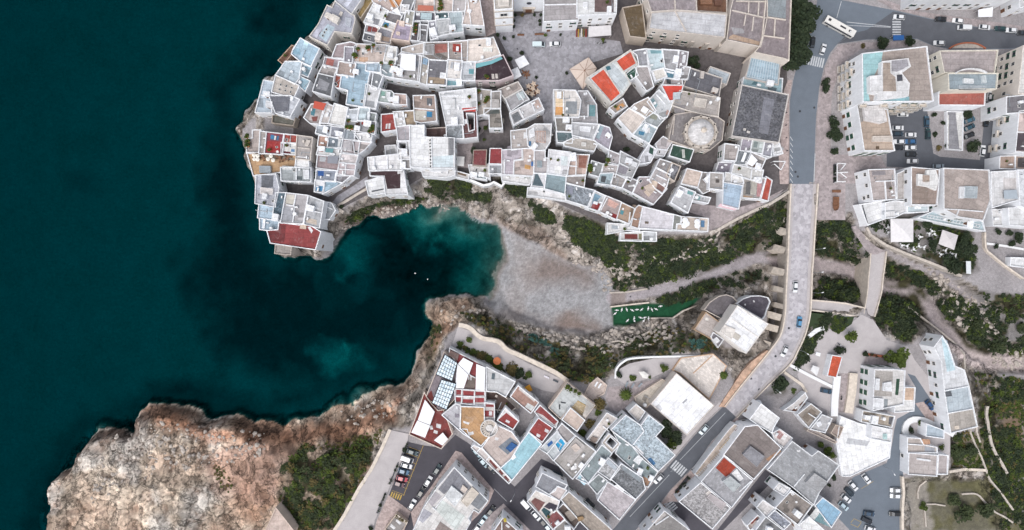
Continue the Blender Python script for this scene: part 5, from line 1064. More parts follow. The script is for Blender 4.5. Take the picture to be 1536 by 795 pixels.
h('white terrace with bright blue sun mats in a square', 8, 'W', 'c6ccd0', 'T 456,172 590,36 666,126 612,204 562,262 518,210', 'f3266a8 515,135 550,105 562,126 526,156', 'f2f9fd0 578,140 596,118 620,142 604,165', 'f2f9fd0 602,112 620,92 658,122 640,145', 'f2f9fd0 612,160 632,140 650,130 612,190', 'd 512,212 575,135 622,80', 'd 575,135 612,200', tidy=1)
h('big grey roof with a raised bright edge and a cream skylight', 9, 'W', 'a5a19e', 'T 566,262 736,70 890,190 712,406', 'b1:b5b0ae 622,225 736,86 810,150 766,212 700,290', 'b1.5:d0c3bb 700,155 735,128 772,165 735,200', 'fe0e0e2 695,310 740,300 745,325 700,335')
h('long steel-grey roof beside the speckled roofs', 8, 'W', '8f9b9f', 'T 936,140 1016,206 826,442 738,400', 'fb5d3e0 745,395 765,370 820,430 800,452', 'd 770,365 830,432')
h('garden terrace of pale rose beside the dark light court', 6, 'W', 'd3ccc8', 'U 616,712 770,508 852,552 762,642 690,742', 'b.8:8f8078 660,690 700,705 680,740 640,725', 'd 740,610 790,655', win=0)
h('L-shaped roof laid with blue-white slabs', 9, 'W', 'bccad4', 'U 800,640 915,525 1030,605 1090,525 1210,618 1145,690 1295,834 1165,959 965,762', 'd 970,755 1055,650 1030,605', 'f3f6f9a T 1285,250 1310,235 1350,280 1330,300', 'fe0e0e2 T 1180,150 1200,145 1260,205 1245,220', mat='speckle', tidy=1)
h('grey-teal roof with a tan corner under the blue-white slabs', 8, 'W', '8d9a9e', 'T 1020,42 1168,150 1250,250 1366,348 1292,466 1215,440 1240,380 1096,260 1040,206 1072,130', 'fa5836c 1226,432 1252,380 1310,410 1282,462', 'b1:e0e2e4 1175,260 1215,220 1255,245 1220,295')
h('cream-walled house round a dark rectangular light court', 8, 'W', 'c8bfb6', 'T 936,126 990,54 1082,130 1012,206', 'c 968,122 1002,82 1052,130 1020,168', tidy=1)
h('white speckled roof with a bluish raised corner', 9, 'W', 'c4c5c8', 'T 906,346 985,240 1078,320 1002,412', 'b.8:b5bcc5 985,250 1055,310 1036,334 970,280', mat='speckle', tidy=1)
h('dark speckled gravel roof with a grey upper strip', 9, 'W', '85888d', 'T 1002,402 1086,284 1250,394 1272,480 1196,560', 'f8f979d 1085,292 1240,390 1225,425 1100,335', 'b.4:e0e0e2 1030,455 1050,445 1110,490 1095,505', mat='speckle', tidy=1)
h('small green-grey roof by the dark alley', 8, 'W', '8b9496', 'T 830,440 910,366 986,422 900,522')
h('broad greige roof at the main street corner', 9, 'W', 'bdb6ba', 'T 980,424 1196,562 1072,718 904,566', mat='slab', tidy=1)
h('slate-blue stepped roof at the street fork', 9, 'W', '8e9097', 'T 478,356 672,450 650,480 592,460 580,492 530,522 428,462', tidy=1)
h('pale pink stepped roof behind the slate-blue one', 9, 'W', 'd0c5c3', 'T 530,522 600,456 668,490 610,572', tidy=1, win=0)
h('white house with two rust-brown terraces and a dark teal strip', 8, 'W', 'd8d2cd', 'T 364,576 428,490 612,572 590,640 652,712 560,792 470,690', 'f7a5350 392,575 422,545 500,582 452,652', 'f2f5058 470,640 492,620 545,655 512,700', 'f7f4a4c 515,705 580,646 645,706 565,782', 'f44404a 490,615 530,580 600,605 565,650')
h('long tan roof running down to the bottom edge', 9, 'W', 'a59a90', 'T 622,562 682,500 1012,792 940,900 780,742', 'b1:9a8060 745,700 790,690 800,710 760,730', tidy=1, mat='slab')
h('brown court roof between white gables', 6.5, 'W', '6a5d57', 'T 590,642 640,592 770,722 722,790 652,712', 'b1:9a9088 650,665 690,640 740,700 700,730', win=0)
h('small grey gable roof at the bottom edge', 8, 'W', '8f8a88', 'T 572,782 652,716 722,792 690,900 600,900')
h('house with grey roof panels at the bottom edge by the main street', 9, 'W', '8a8786', 'Z2 430,578 722,802 560,1010 190,850', 'fb9b4b2 280,700 420,590 450,625 320,740', 'd 330,740 480,640', 'f33363a 300,720 315,712 325,735 310,745', tidy=1)
h('triangular white house with panelled grey and white roofs', 10, 'W', 'd6d4d3', 'Z3 700,8 1092,395 985,537 926,502 862,600 892,640 800,800 200,800 350,470 500,250', 'f84858d 705,18 900,236 800,330 680,216 585,320 516,260', 'b1:d9dcdf 670,222 800,330 712,460 590,342', 'fb5b0b5 480,282 560,340 450,460 396,400', 'fccd2d0 560,382 830,570 722,740 490,502', 'b1.5:cfc6bb 906,236 985,310 850,470 780,402', 'f83878d 990,305 1082,390 985,498 892,430', 'b.8:d0c5bd 800,212 856,260 820,310 770,270', 'f8f8380 540,632 680,730 640,800 440,800', 'fa9a9b2 350,480 450,540 340,650 270,600', 'd 480,480 560,380 600,345', 'd 450,470 490,505', tidy=1, win=2)
h('white house with a brown roof at the bottom edge, a yellow parasol on its corner', 9, 'W', '7a6660', 'Z3 1262,590 1492,792 1400,960 1128,782', 'fe0e0e2 1305,660 1345,690 1330,710 1290,680', 'd 1250,640 1250,800', tidy=1, win=2)
h('grey garden roof with white loungers at the bottom edge beside the parking', 3, 'c9b8aa', '8f8a88', 'X 740,672 822,742 760,850 650,790', 'fe0e0e2 700,745 735,775 720,790 690,765', 'fe0e0e2 745,710 780,740 765,755 735,725', win=0, tidy=1)
h('small pale building end at the bottom edge below the headland scrub', 3, 'cbb9ad', 'c9b7ae', 'ZA 452,682 545,800 520,860 370,860', win=0, tidy=1)
h('waterfront terrace with a wine-red floor and two big white canopies', 5, 'd0c2b8', '7d3a37', 'W 338,-60 372,0 482,60 556,262 470,376 224,265 300,60', 'p2.2:W 345,-2 420,90 385,192 290,156', 'p2.2:W 286,158 384,196 346,290 240,250', 'p2:W 414,310 482,250 522,300 480,350', 'fe0e0e2 435,180 470,190 465,220 430,210', 'fe0e0e2 415,230 445,238 440,262 410,252', 'fe0e0e2 378,200 400,195 408,225 385,228', cat='restaurant', win=0, tidy=1)
h('narrow beige terrace along the upper edge of the huge white roof', 2, 'cfc0b4', 'c6bdb2', 'U 985,385 1195,252 1240,272 1075,470 1040,455 995,430', win=0, base=-.8)
h('small pale roof between the beige terrace and the blue-white slabs', 6.5, 'W', 'cdc7c2', 'U 935,500 995,442 1065,500 1012,582', win=0, tidy=1)
h('little rose terrace jutting to the cliff edge with two loungers', .7, 'd8c8bd', 'c9bbb4', 'U 600,365 640,285 700,238 770,296 750,360 668,412', win=0, tidy=1, par=.65, base=-1)
# along the bridge and main street
h('huge bare white roof by the main road', 6.5, 'cfc6bf', 'f6f7fb', 'U 1108,440 1305,206 1594,453 1385,680', 'fa8aab0 1348,430 1380,398 1388,408 1358,438', 'fcfd0d5 1140,460 1170,440 1200,480 1180,495', cat='hall', tidy=1, par=.3, win=0, group=None)
h('terrace floored with a pale woven tile pattern', 1.4, 'c4a58a', 'e6ded8', 'P 1009,555 1022,537 1070,531 1090,549 1064,599 1021,560', 'd P 1040,560 1069,533', cat='terrace', tidy=1, par=.25, win=0, mat='slab', group=None)
h('square white flat-roofed restaurant in the gully beside the viaduct', 6, 'dcd8d4', 'eeeff2', 'Q 545,300 780,440 612,666 408,502', 'b.6:d8d3ce 420,502 446,446 530,482 500,560', 'd 500,400 700,540', 'd 590,330 660,390', 'fc6c0b8 500,540 525,500 572,530 548,570', cat='restaurant', tidy=1, par=.25, win=0, base=-6, group=None)
h('round dark terrace with a white curved rim beside the square restaurant', -.6, 'W', '55505a', 'Q 540,285 590,246 650,226 720,224 780,238 796,270 775,320 755,380 735,405 640,350', 'fe0e0e2 662,260 672,258 678,272 668,274', 'fe0e0e2 595,288 605,284 610,296 600,298', cat='terrace', tidy=1, par=.9, win=0, base=-7, group=None)
h('round brown terrace with a stone rim above the green lawn', -2, 'c9bfb6', '6f6a6e', 'Q 290,330 330,275 400,228 460,215 510,232 545,270 490,320 430,405', 'b.7:3a3c40 390,380 420,365 435,390 405,400', cat='terrace', tidy=1, par=.8, win=0, base=-7, group=None)
h('square rose-grey terrace with an ochre rim in the gully', -2.2, 'b59a80', 'b9b0ac', 'Q 302,350 420,436 356,562 212,482', 'fe8e4de 298,390 322,392 320,415 295,412', cat='terrace', tidy=1, par=.5, win=0, base=-7, group=None)
h('small white-edged stair terrace with a kiosk below the square terrace', -1.5, 'W', '7d7a80', 'Q 340,540 360,505 440,560 395,622', 'b1.2:= 360,560 385,540 410,570 385,590', cat='terrace', tidy=1, par=.5, win=0, base=-7, group=None)
h('white flat-roofed house with round parasols on its street side', 9, 'W', 'd8d8d9', 'R 726,336 866,446 822,520 810,562 690,492 638,456', tidy=1)
h('white house with pink striped awnings behind the flat white one', 8.5, 'W', 'd6d0cf', 'R 812,562 870,530 968,600 912,684 830,628', 'fb08a88 835,560 862,540 885,555 850,600', 'fb08a88 850,600 885,560 900,570 870,612')
h('large smoke-stained brown roof with a raised grey square', 9.5, 'W', '857c7a', 'S 600,0 700,-12 882,165 800,262 670,406 438,216', 'b1.5:8a8a90 585,215 646,150 756,230 692,310', 'd 440,218 520,280', 'fa5836a 760,250 870,175 880,190 790,270', tidy=1)
h('grey roof with a rusty red tiled square and a raised pale block', 8.5, 'W', 'a6a6ab', 'S 265,422 440,222 662,416 500,622', 'ftile:a8432c 376,316 440,238 532,312 460,390', 'b1.8:b3b9bc 428,420 490,380 572,450 512,505', 'b.5:e0e0e2 500,360 540,325 590,400 560,420', 'd 560,500 650,420', mat='slab', tidy=1)
h('light speckled roof on the street corner with a small raised hut', 8.2, 'W', 'b5b3b5', 'S 95,576 262,430 490,626 352,786', 'b.9:b9b2b4 310,545 336,512 460,590 425,642', 'b.5:d0cac6 300,510 330,490 345,505 318,530', mat='speckle', tidy=1)
h('great grey many-sided roof with a small raised corner', 10, 'W', 'a2a4a8', 'S 775,330 966,112 1116,226 1165,186 1326,297 1240,415 1176,500 1130,602 970,466', 'b1.5:a6a7aa 1070,430 1136,356 1240,426 1176,500', 'd 980,460 1060,365', 'fe0e0e2 1000,180 1025,180 1025,195 1000,195', mat='slab', tidy=1)
h('stained greige roof below the great grey one', 9.5, 'W', '8f8782', 'S 960,490 1120,606 1010,756 836,622', 'f5a5450 1000,740 1105,600 1120,606 1012,752', 'b.6:e0e0e2 950,505 970,500 985,520 965,530')
h('small bluish slab roof at the bottom edge', 9, 'W', '9ea3b0', 'S 780,690 832,642 956,742 902,792', mat='speckle')
h('dark grey roof at the very bottom edge between white gables', 9, 'W', '77787a', 'S 680,800 762,692 902,800 820,900 720,880')
h('white gabled house with small square windows facing up the side street', 8.6, 'W', 'd8d6d6', 'S 690,622 740,562 842,632 772,702', 'fc9c6c6 745,590 800,628 775,660 722,620')
h('small white block at the corner of the great grey roof', 9, 'W', 'd6d5d6', 'S 820,482 862,432 952,476 902,532')
h('balcony strip with red awnings along the side street', 6.5, 'W', 'a89c96', 'S 620,760 700,680 745,720 640,800', 'f8a4038 640,740 690,690 700,700 655,750', 'f5a5a38 660,770 715,710 725,720 680,780', win=0)
h('sky-blue roof with a white edge by the eastern car park', 9, 'W', '8fb3cc', 'S 1140,606 1200,545 1346,656 1266,776', 'fd0d2d2 1095,690 1150,620 1180,650 1140,720', 'f6f8f96 1130,720 1180,660 1215,690 1205,720 1265,775', tidy=1)
h('white roof at the bottom edge beside the sky-blue one', 8.6, 'W', 'dfe0e1', 'S 1020,752 1095,690 1215,800 1180,900 1060,880', tidy=1)
h('long white terrace wing with wooden pergolas along the main street', 4.5, 'W', 'cbbdb2', 'S 240,380 420,200 600,10 520,-20 480,20 410,110 300,250 215,365', 's1.4:8a4a3a:6 530,30 560,-5 590,20 560,55', 's1.4:c9b08a:5 410,170 480,90 510,115 440,195', 's1.4:a09080:5 320,270 380,205 405,225 345,290', 's1.4:a09080:5 225,360 285,295 310,315 250,380', win=0, tidy=1)
# east of the bridge
GROUP[0] = 'houses on the eastern bank'
h('white house with three green-shuttered openings in a column and green roof strips', 10, 'W', 'd3d1d0', 'N 390,-32 535,-30 625,-22 612,238 375,288', 'fa8a39f 396,-20 530,-15 520,178 386,172', 'b.9:= 400,40 428,42 425,130 395,128', 'b1.1:= 460,75 520,65 522,140 455,135', 'f2a4a38 556,42 582,42 570,168 546,165', 'f8d9499 462,195 490,198 485,280 458,276', 'b1:= 380,190 460,195 455,280 375,272', shut='shut', win=2, tidy=1)
h('roofless-looking tan terrace below the green-shuttered house', 5.5, 'W', 'b0a598', 'N 300,286 546,330 522,416 285,372', 'f9a8d80 380,320 470,340 460,385 370,365', 'f5a5a60 500,335 535,335 515,395 495,390', win=0)
h('white annexe with a tan yard beside the green-shuttered house', 5.5, 'W', 'dcdcdc', 'N 545,250 612,240 622,108 702,110 692,290 542,302', 'fc7ae9a 625,112 698,114 688,205 620,205', win=0, tidy=1)
h('small hut with an orange-red tiled roof', 4, 'W', 'd05c3e', 'M 62,578 142,590 96,750 26,736', mat='tile', par=.25, win=0, tidy=1, cat='hut')
h('big diagonal white house with a blue-grey deck, at the scrub slope', 9, 'W', 'd3d5d9', 'P 1401,520.6 1413.7,504 1422.5,517.6 1433,549 1447,555 1453.8,579.5 1466.5,640 1426.4,650 1416.7,587.3 1411.8,541', 'fbcd3dc M 900,440 945,465 1010,690 945,705', 'fb5c0c8 N 938,130 1108,104 1146,270 948,308', 'faaa49e N 948,310 1150,276 1170,400 976,450', 'd N 930,135 1112,100', 'd N 945,310 1150,272', 'b.5:5a5e64 N 930,150 975,140 985,175 940,180', 'b.3:d9cdc0 N 1005,405 1035,400 1038,425 1010,428', tidy=1)
h('white house with a greige roof, by the bend of the eastern lane', 5.5, 'W', 'b5adab', 'N 652,612 876,630 868,792 648,776', 'b.4:= 715,650 820,665 818,678 715,664', tidy=1)
h('taupe annexe on the scrub side of the greige-roofed house', 5, 'W', 'b0a8a8', 'N 880,624 956,632 950,776 872,776', win=0, tidy=1)
h('stepped terraces with a terracotta dome above the greige roof', 5, 'W', 'b3aaa5', 'N 643,494 742,500 768,550 872,570 870,612 640,610', 'd 650,545 760,552', 'b.7:c09a80 755,505 815,510 815,545 765,545', 'f9fa3ab 775,560 850,575 850,605 772,600', win=0, tidy=1)
h('pale blue sloping roof beside the walled planted court', 5.3, 'W', 'adbac5', 'N 790,388 926,440 922,502 782,482', win=0, tidy=1)
h('old square house with a stained open roof, by the walled drive', 5, 'W', 'a0978f', 'R 1004,420 1110,336 1192,400 1092,522', 'd 1090,410 1150,450', 'f857a70 1040,440 1110,370 1150,400 1080,480')
h('white L-shaped roof with white chairs beside the stained roof', 4.5, 'W', 'bdbdc0', 'R 1196,420 1272,450 1218,560 1102,532', 'b.8:= 1150,480 1180,470 1195,500 1165,515')
h('low white porch with two dark openings by the bridge end', 3.4, 'W', 'd4d0cf', 'R 900,386 980,330 1064,250 1084,290 1000,402', 'f6a4a3c 960,385 990,365 1005,385 975,402', 'f6a4a3c 1015,345 1050,315 1065,335 1032,365', win=0)
h('wooden shed with a ridged grey-brown roof by the white plaza', 3, 'b5a89d', '9a8b84', 'R 1262,560 1300,498 1358,518 1322,602', win=0, tidy=1, cat='shed')
h('broad white paved platform with a curved white rim', 2.6, 'W', 'f2f3f5', 'N 130,330 276,388 525,436 505,650 400,700 200,792 140,790 95,540', 'fc4c6cb 180,495 350,520 330,560 170,540', cat='terrace', par=.5, win=0, tidy=1, group=None)
h('white block with a pale green hatch on the white platform', 6, 'W', 'dedee0', 'N 370,402 525,434 515,532 362,502', 'b.4:a9c4c4 455,465 485,465 485,508 455,505', tidy=1, win=0)
h('row of dark-roofed sheds along the walled garden by the south lane', 3, 'c9bcb2', 'a39a98', 'R 1100,520 1240,590 1310,630 1290,640 1080,545', win=0)
# north-east apartments
GROUP[0] = 'apartment blocks east of the street'
h('apartment block with a turquoise terrace strip and stacked balconies', 16.5, 'W', 'a39892', 'J 294,410 792,355 842,776 300,782', 'f9fc6cb 300,414 452,398 440,470 385,580 345,600 335,690 352,776 304,778', 'f8fb9c2 405,748 655,742 655,774 400,776', 'F2.5:a5978c 455,482 508,482 510,560 548,592 556,700 455,700','F2.5:9c9aa0 520,468 640,455 650,505 600,535 560,550 520,545', 'F2.5:4a4c55 560,575 600,572 605,620 562,625', 'b2.5:dcdcde 445,470 650,446 668,510 600,560 660,640 650,738 405,768 412,720 356,708 352,582 440,576', cat='apartment block', balc=1, win=2, tidy=1)
h('apartment block with a sand-coloured roof and dark green shutters, bent along the street', 11.5, 'W', 'b3a294', 'K 255,60 488,96 545,414 310,414', 'b1.5:cfcccc 305,75 462,62 486,190 440,205 320,180', 'b1:c9c0b8 376,302 526,300 526,345 374,342', 'f8f8c8a 260,72 300,76 300,190 268,195', 'b.3:5a4a3a 402,380 424,380 424,402 402,402', cat='apartment block', shut='shut', win=2, tidy=1)
h('cream apartment block with a mottled grey-brown roof', 14, 'e2dccf', 'a59c9c', 'J 890,390 1338,384 1312,560 925,556', cat='apartment block', win=2, tidy=1)
h('apartment block with a blue-grey lower roof and a curved parapet', 14.6, 'e2dccf', '93a0a8', 'J 955,562 1338,562 1326,682 960,690', 'b.8:d5d8da 1075,600 1150,605 1150,640 1075,635', 'b.9:c5cccf 1215,580 1245,580 1250,635 1222,635', 'b.6:a0a8ae 1035,655 1245,655 1245,690 1035,690', cat='apartment block', tidy=1, win=0)
h('flat brick-red roof in a broad white frame above the car court', 9.5, 'W', 'a55f55', 'J 882,704 1240,704 1236,808 882,806', cat='apartment block', tidy=1, par=.4, win=0)
h('terrace house with a cluttered rose-grey roof at the square, first of its row', 10, 'W', 'b3a9a7', 'K 340,560 545,554 556,786 376,800', 'b.4:8f8a8e 370,575 470,570 475,600 375,605', 'd 400,650 550,645', 'd 470,650 480,790', cat='terrace house')
h('terrace house with white roof huts on a brown-grey roof', 11, 'W', '9a8a82', 'K 672,540 890,560 880,722 868,832 672,830', 'b1.3:dcdcdc 722,592 786,600 792,562 860,562 882,640 862,720 802,692 722,680', 'b1.8:a5958a 765,602 812,605 810,655 765,652', 'f8a7c74 680,660 800,700 800,800 680,790', cat='terrace house', tidy=1)
h('white windowed gable house between the rose-grey and brown-grey roofs', 7, 'W', 'b9b4b2', 'K 560,592 668,545 668,790 562,790', cat='terrace house', win=0, tidy=1)
h('wide terrace house with a framed square light well', 12, 'W', 'a79c97', 'K 920,548 1270,563 1284,790 L 1226,208 1040,182 922,122', 'b1:a9b2b8 K 1085,686 1182,690 1176,780 1080,776', 'b.8:= K 1045,690 1082,690 1078,780 1042,780', 'd L 925,120 1040,125 1225,140', 'd L 1040,125 1015,180', 'f9a8f88 K 1090,0 1095,0 1095,5 1090,5', cat='terrace house', tidy=1)
h('white stair-stepped house with a glass-covered terrace', 11, 'W', 'd6d6d8', 'K 1282,576 1490,566 1502,790 L 1292,112 1288,45', 'fc9c5c5 K 1375,625 1478,625 1470,712 1378,710', 'p1:9fa9b2 K 1380,720 1480,715 1490,785 1385,785', cat='terrace house', tidy=1)
h('pale roof cut by the right edge of the picture, next to the stair-stepped house', 11.5, 'W', 'd0d3d8', 'K 1492,562 1640,560 1640,900 1506,835', cat='terrace house', win=0)
h('flat off-white roof at the right edge above the planted yard', 9, 'W', 'd3d4d6', 'L 1416,112 1640,100 1640,262 1424,242', cat='terrace house', win=0, tidy=1)
h('small white terrace roof with a pale canopy below the stair-stepped house', 6, 'W', 'd9d9da', 'L 1288,120 1392,125 1390,245 1300,248', cat='terrace house', win=0)
h('slanting row of blue-white terraces with pergola beams', 5, 'W', 'aebfc6', 'L 760,172 870,122 925,128 1040,186 1222,214 1240,290 1130,272 720,190', 's1.4:e0e1e3:16 800,165 1200,240 1190,262 790,185', cat='terrace house', win=0)
h('white house with a plain white canopy roof at the stone path', 5, 'W', 'd9dadc', 'L 275,85 470,56 470,196 336,246', 'f44484e 290,90 298,88 338,225 330,232', cat='terrace house', win=0, tidy=1)
h('small sky-grey terrace below the brown-grey roof', 5, 'W', 'b9c5cb', 'L 642,66 806,70 802,142 640,150', 'b.8:= 700,85 745,88 745,120 700,118', cat='terrace house', win=0, tidy=1)
h('white side wing with one small window above the square marquee', 7, 'W', 'd8d8da', 'L 472,72 545,56 638,64 638,140 545,186 472,192', cat='terrace house')
h('dark grey roof at the right edge, upper of the right column', 13.5, 'W', '77757a', 'K 1402,0 1640,-24 1640,112 1402,130', cat='apartment block', win=2)
h('tall rose-white block with blue balcony mats at the right edge', 13, 'W', 'c6b6b2', 'K 1500,110 1640,92 1640,432 1470,422 1482,300', 'd 1480,270 1600,275', 'f4a4248 1485,280 1600,280 1600,420 1475,412', cat='apartment block', win=2, balc=1)
h('brown two-cell roof at the right edge', 8, 'W', 'a8958a', 'K 1352,456 1472,452 1640,462 1640,562 1348,552', 'd 1472,455 1470,555', 'f4f4a4c 1490,470 1600,475 1600,545 1485,540', cat='apartment block', win=0)
h('tall white block with ribbed cream gable at the right edge of the avenue', 15, 'd8d0c8', 'd8d6d4', 'J 1532,350 1660,340 1660,722 1492,716', cat='apartment block', win=2)
h('white row with balconies and pergolas along the top edge of the avenue', 9.5, 'W', 'd6d6d8', 'J 715,-200 1440,-200 1440,-8 1120,-4 700,-2', cat='apartment block', win=2, group=None, tidy=1)
h('pale corner block at the top right, its wall facing the avenue', 9.5, 'W', 'd6d7da', 'J 1482,-200 1700,-200 1700,15 1505,58', cat='apartment block', win=2, group=None, tidy=1)
h('white house at the right edge in the planted yard', 2.6, 'W', 'dadbdd', 'L 1436,492 1640,500 1640,580 1430,556', cat='terrace house', win=0, tidy=1)
h('white garage ramp with sloping side walls in the car court', 1.6, 'W', '8a8a90', 'K 945,112 1072,116 1066,412 948,402', 'fd5d5d4 1010,118 1068,118 1062,400 1040,398', 'fd5d5d4 948,140 958,140 958,400 950,400', cat='ramp', win=0, tidy=1, par=.5, group=None)
for i_, d_ in enumerate(HOUSES): build_house(i_, d_)
for i_, d_ in enumerate(HOUSES): build_windows(i_, d_)
def root_of(start): return next(d for d in HOUSES if d['label'].startswith(start))
# dome, drum and lantern of the church
d_ = root_of('church with a round grey dome'); rt = d_['root']; o_ = tuple(rt.location); zr_ = d_['Hh'] - d_['par']
c_ = W3(px('G 1032,272')[0], zr_ + 3); z0 = zr_
mb = MB(); mb.lathe([(5.6, z0), (5.6, z0 + 2.6), (5.9, z0 + 2.7), (5.9, z0 + 3.0), (5.2, z0 + 3.0), (5.1, z0 + 2.6), (4.6, z0 + 2.6)], c_, 40)
for k in range(12):
    a = k * math.pi / 6; mb.box((c_[0] + 5.75 * math.cos(a), c_[1] + 5.75 * math.sin(a), z0 + 1.5), (.9, .5, 3), a)
obj('drum', mb.mesh('drum', M['stone'], o_), rt)
mb = MB(); mb.lathe([(4.75, z0 + 2.5)] + [(4.7 * math.cos(t * math.pi / 2 / 10), z0 + 2.6 + 3.4 * math.sin(t * math.pi / 2 / 10)) for t in range(11)], c_, 40)
obj('dome', mb.mesh('dome', M['slab'], o_, True), rt, 'dedcdd')
mb = MB(); l_ = z0 + 5.9; mb.lathe([(.8, l_ - .3), (.8, l_ + 1.2), (1.0, l_ + 1.2), (1.0, l_ + 1.4), (0, l_ + 2.3)], c_, 8); mb.box((c_[0], c_[1], l_ + 2.9), (.12, .12, 1.3)); mb.box((c_[0], c_[1], l_ + 3.1), (.6, .12, .12))
obj('lantern', mb.mesh('lantern', M['cream'], o_), rt)
# church doorway and bell openings
d_ = root_of('white church front'); rt = d_['root']; o_ = tuple(rt.location)
y_ = min(p[1] for p in d_['P']); x_ = W3(px('D 988,88')[0], 1.5)[0]
mb = MB(); mb.box((x_, y_ - .15, 1.9), (4.0, .5, 3.8)); mb.box((x_, y_ - .25, 4.1), (4.8, .8, .5)); f_ = obj('door_frame', mb.mesh('door_frame', M['cream'], o_), rt)
mb = MB(); mb.box((x_, y_ - .36, 1.6), (2.4, .2, 3.2)); obj('door', mb.mesh('door', M['wood'], o_), rt)
mb = MB(); mb.lathe([(0, 0), (.9, 0), (.9, .25), (0, .25)], (0, 0), 20); obj('round_window', mb.mesh('round_window', M['glass']), rt, loc=(x_ - o_[0], y_ - .02 - o_[1], 8.5 - o_[2]), rot=(R(90), 0, 0))
d_ = root_of('tall bell tower'); rt = d_['root']; o_ = tuple(rt.location); pp = d_['P']; y_ = min(p[1] for p in pp); xs_ = [p[0] for p in pp]; xm = (min(xs_) + max(xs_)) / 2
for zz in (8.0, 15.5, 21.8):
    q = inset(pp, -.28); mb = MB(); mb.prism(q, zz, zz + .5); obj('cornice', mb.mesh('cornice', M['stone'], o_), rt)
q_ = [p for p in pp if p[1] < y_ + 3]; q_.sort(); a_, b_ = Vector(q_[0]), Vector(q_[-1]); e_ = (b_ - a_).normalized(); m_ = (a_ + b_) / 2; n_ = Vector((e_.y, -e_.x))
for zz, s_ in ((18.6, 1.6), (11.5, .6)):
    obj('window', WIN['plain'], rt, loc=(m_.x + n_.x * .02 - o_[0], m_.y + n_.y * .02 - o_[1], zz - o_[2]), rot=(0, 0, math.atan2(-e_.y, -e_.x)), scale=(s_ * 1.3, 1.2, s_))
# buttresses of the long monastery wing
d_ = root_of('monastery wing with a long whitish'); rt = d_['root']; o_ = tuple(rt.location)
for t in range(9):
    q = W3((850 + (640 + t * 105) / 5.12, (232 + t * 15.5) / 5.12 + 9), 3); mb = MB(); x, y = q
    v = [(x - .8, y + 1.2), (x + .8, y + 1.4), (x + .8, y - 1.0), (x - .8, y - 1.2)]
    mb.prism(v[::-1] if area(v) < 0 else v, 0, 6.5); obj('buttress', mb.mesh('buttress', M['stone'], o_), rt)
# curved parapet of the blue-grey apartment roof
d_ = root_of('apartment block with a blue-grey lower roof'); rt = d_['root']; o_ = tuple(rt.location)
arc = spline(wp('J 1018,558 1050,540 1100,528 1145,526 1195,532 1235,545 1255,558', 15.6), 5); mb = MB()
for a, b in zip(arc, arc[1:]): mb.box(((a[0] + b[0]) / 2, (a[1] + b[1]) / 2, 14.9), (math.hypot(b[0] - a[0], b[1] - a[1]) + .05, .35, 1.3), math.atan2(b[1] - a[1], b[0] - a[0]))
obj('curved_parapet', mb.mesh('curved_parapet', M['plaster'], o_), rt, 'dcdcde')
# round stair well of the ochre terrace
d_ = root_of('ochre terrace with a round'); rt = d_['root']; o_ = tuple(rt.location); zr_ = d_['Hh'] - d_['par']; c_ = W3(px('W 838,218')[0], zr_ + 1)
mb = MB(); mb.lathe([(3.2, zr_ - .1), (3.2, zr_ + 1.3), (2.85, zr_ + 1.3), (2.85, zr_ + .05), (1.3, zr_ + .05), (1.3, zr_ + .8), (0, zr_ + .8)], c_, 32); st_ = obj('round_stair', mb.mesh('round_stair', M['plaster'], o_), rt, 'cfccca')
for k in range(14):
    a = k * .33 + .4; mb = MB(); mb.box((c_[0] + 2.1 * math.cos(a), c_[1] + 2.1 * math.sin(a), zr_ + .08 + k * .05), (1.5, .6, .1 + k * .1), a)
    obj('step', mb.mesh('step', M['stone'], o_), st_).matrix_parent_inverse = Matrix.Identity(4)

# ------------------------------------------------------------------ walls
def wall(label, s, z, thick, height, mat='cream', closed=False, foot=None, name='stone_wall', smooth=0, follow=False, cat='wall'):
    pts = wp(s, z); pts = spline(pts, smooth, closed) if smooth else pts
    if closed: pts = pts + pts[:1]
    c = pts[len(pts) // 2]; o = (c[0], c[1], hz(*c)); mb = MB(); L, Rr = [], []
    for i, p in enumerate(pts):
        a = Vector(pts[max(0, i - 1)]); b = Vector(pts[min(len(pts) - 1, i + 1)]); e = (b - a).normalized(); n = Vector((-e.y, e.x)) * thick / 2
        L.append((p[0] + n.x, p[1] + n.y)); Rr.append((p[0] - n.x, p[1] - n.y))
    for i in range(len(pts) - 1):
        t0, t1 = ((hz(*pts[i]) + height, hz(*pts[i + 1]) + height) if follow else (z, z))
        f0 = (foot if foot is not None else hz(*pts[i])) - .6; f1 = (foot if foot is not None else hz(*pts[i + 1])) - .6
        l0, l1, r0, r1 = L[i], L[i + 1], Rr[i], Rr[i + 1]
        mb.face([(*r0, t0), (*r1, t1), (*l1, t1), (*l0, t0)]); mb.face([(*l0, f0), (*l0, t0), (*l1, t1), (*l1, f1)]); mb.face([(*r0, f0), (*r1, f1), (*r1, t1), (*r0, t0)])
        if i == 0: mb.face([(*r0, f0), (*r0, t0), (*l0, t0), (*l0, f0)])
        if i == len(pts) - 2: mb.face([(*r1, f1), (*l1, f1), (*l1, t1), (*r1, t1)])
    return tag(obj(name, mb.mesh(name, M[mat], o), loc=o), label, cat, None)
wall('thick pale coping wall curving along the southern cliff terrace above the beach', 'V 450,140 500,150 545,170 590,215 640,245 700,255 765,275 820,330 920,375 1100,460 1200,510 1290,575', .9, 1.6, .9, 'cream', smooth=3)
wall('white curved parapet wall of the crescent terrace above the scrub', 'U 835,245 845,170 900,115 960,92 1130,80 1340,75 1530,70', .8, .7, .9, 'white', smooth=4)
wall('pale wall along the sea side of the promenade by the headland scrub', 'X 690,22 640,140 545,330 455,470 340,680 262,798', .8, 1.2, .9, 'cream', smooth=2)
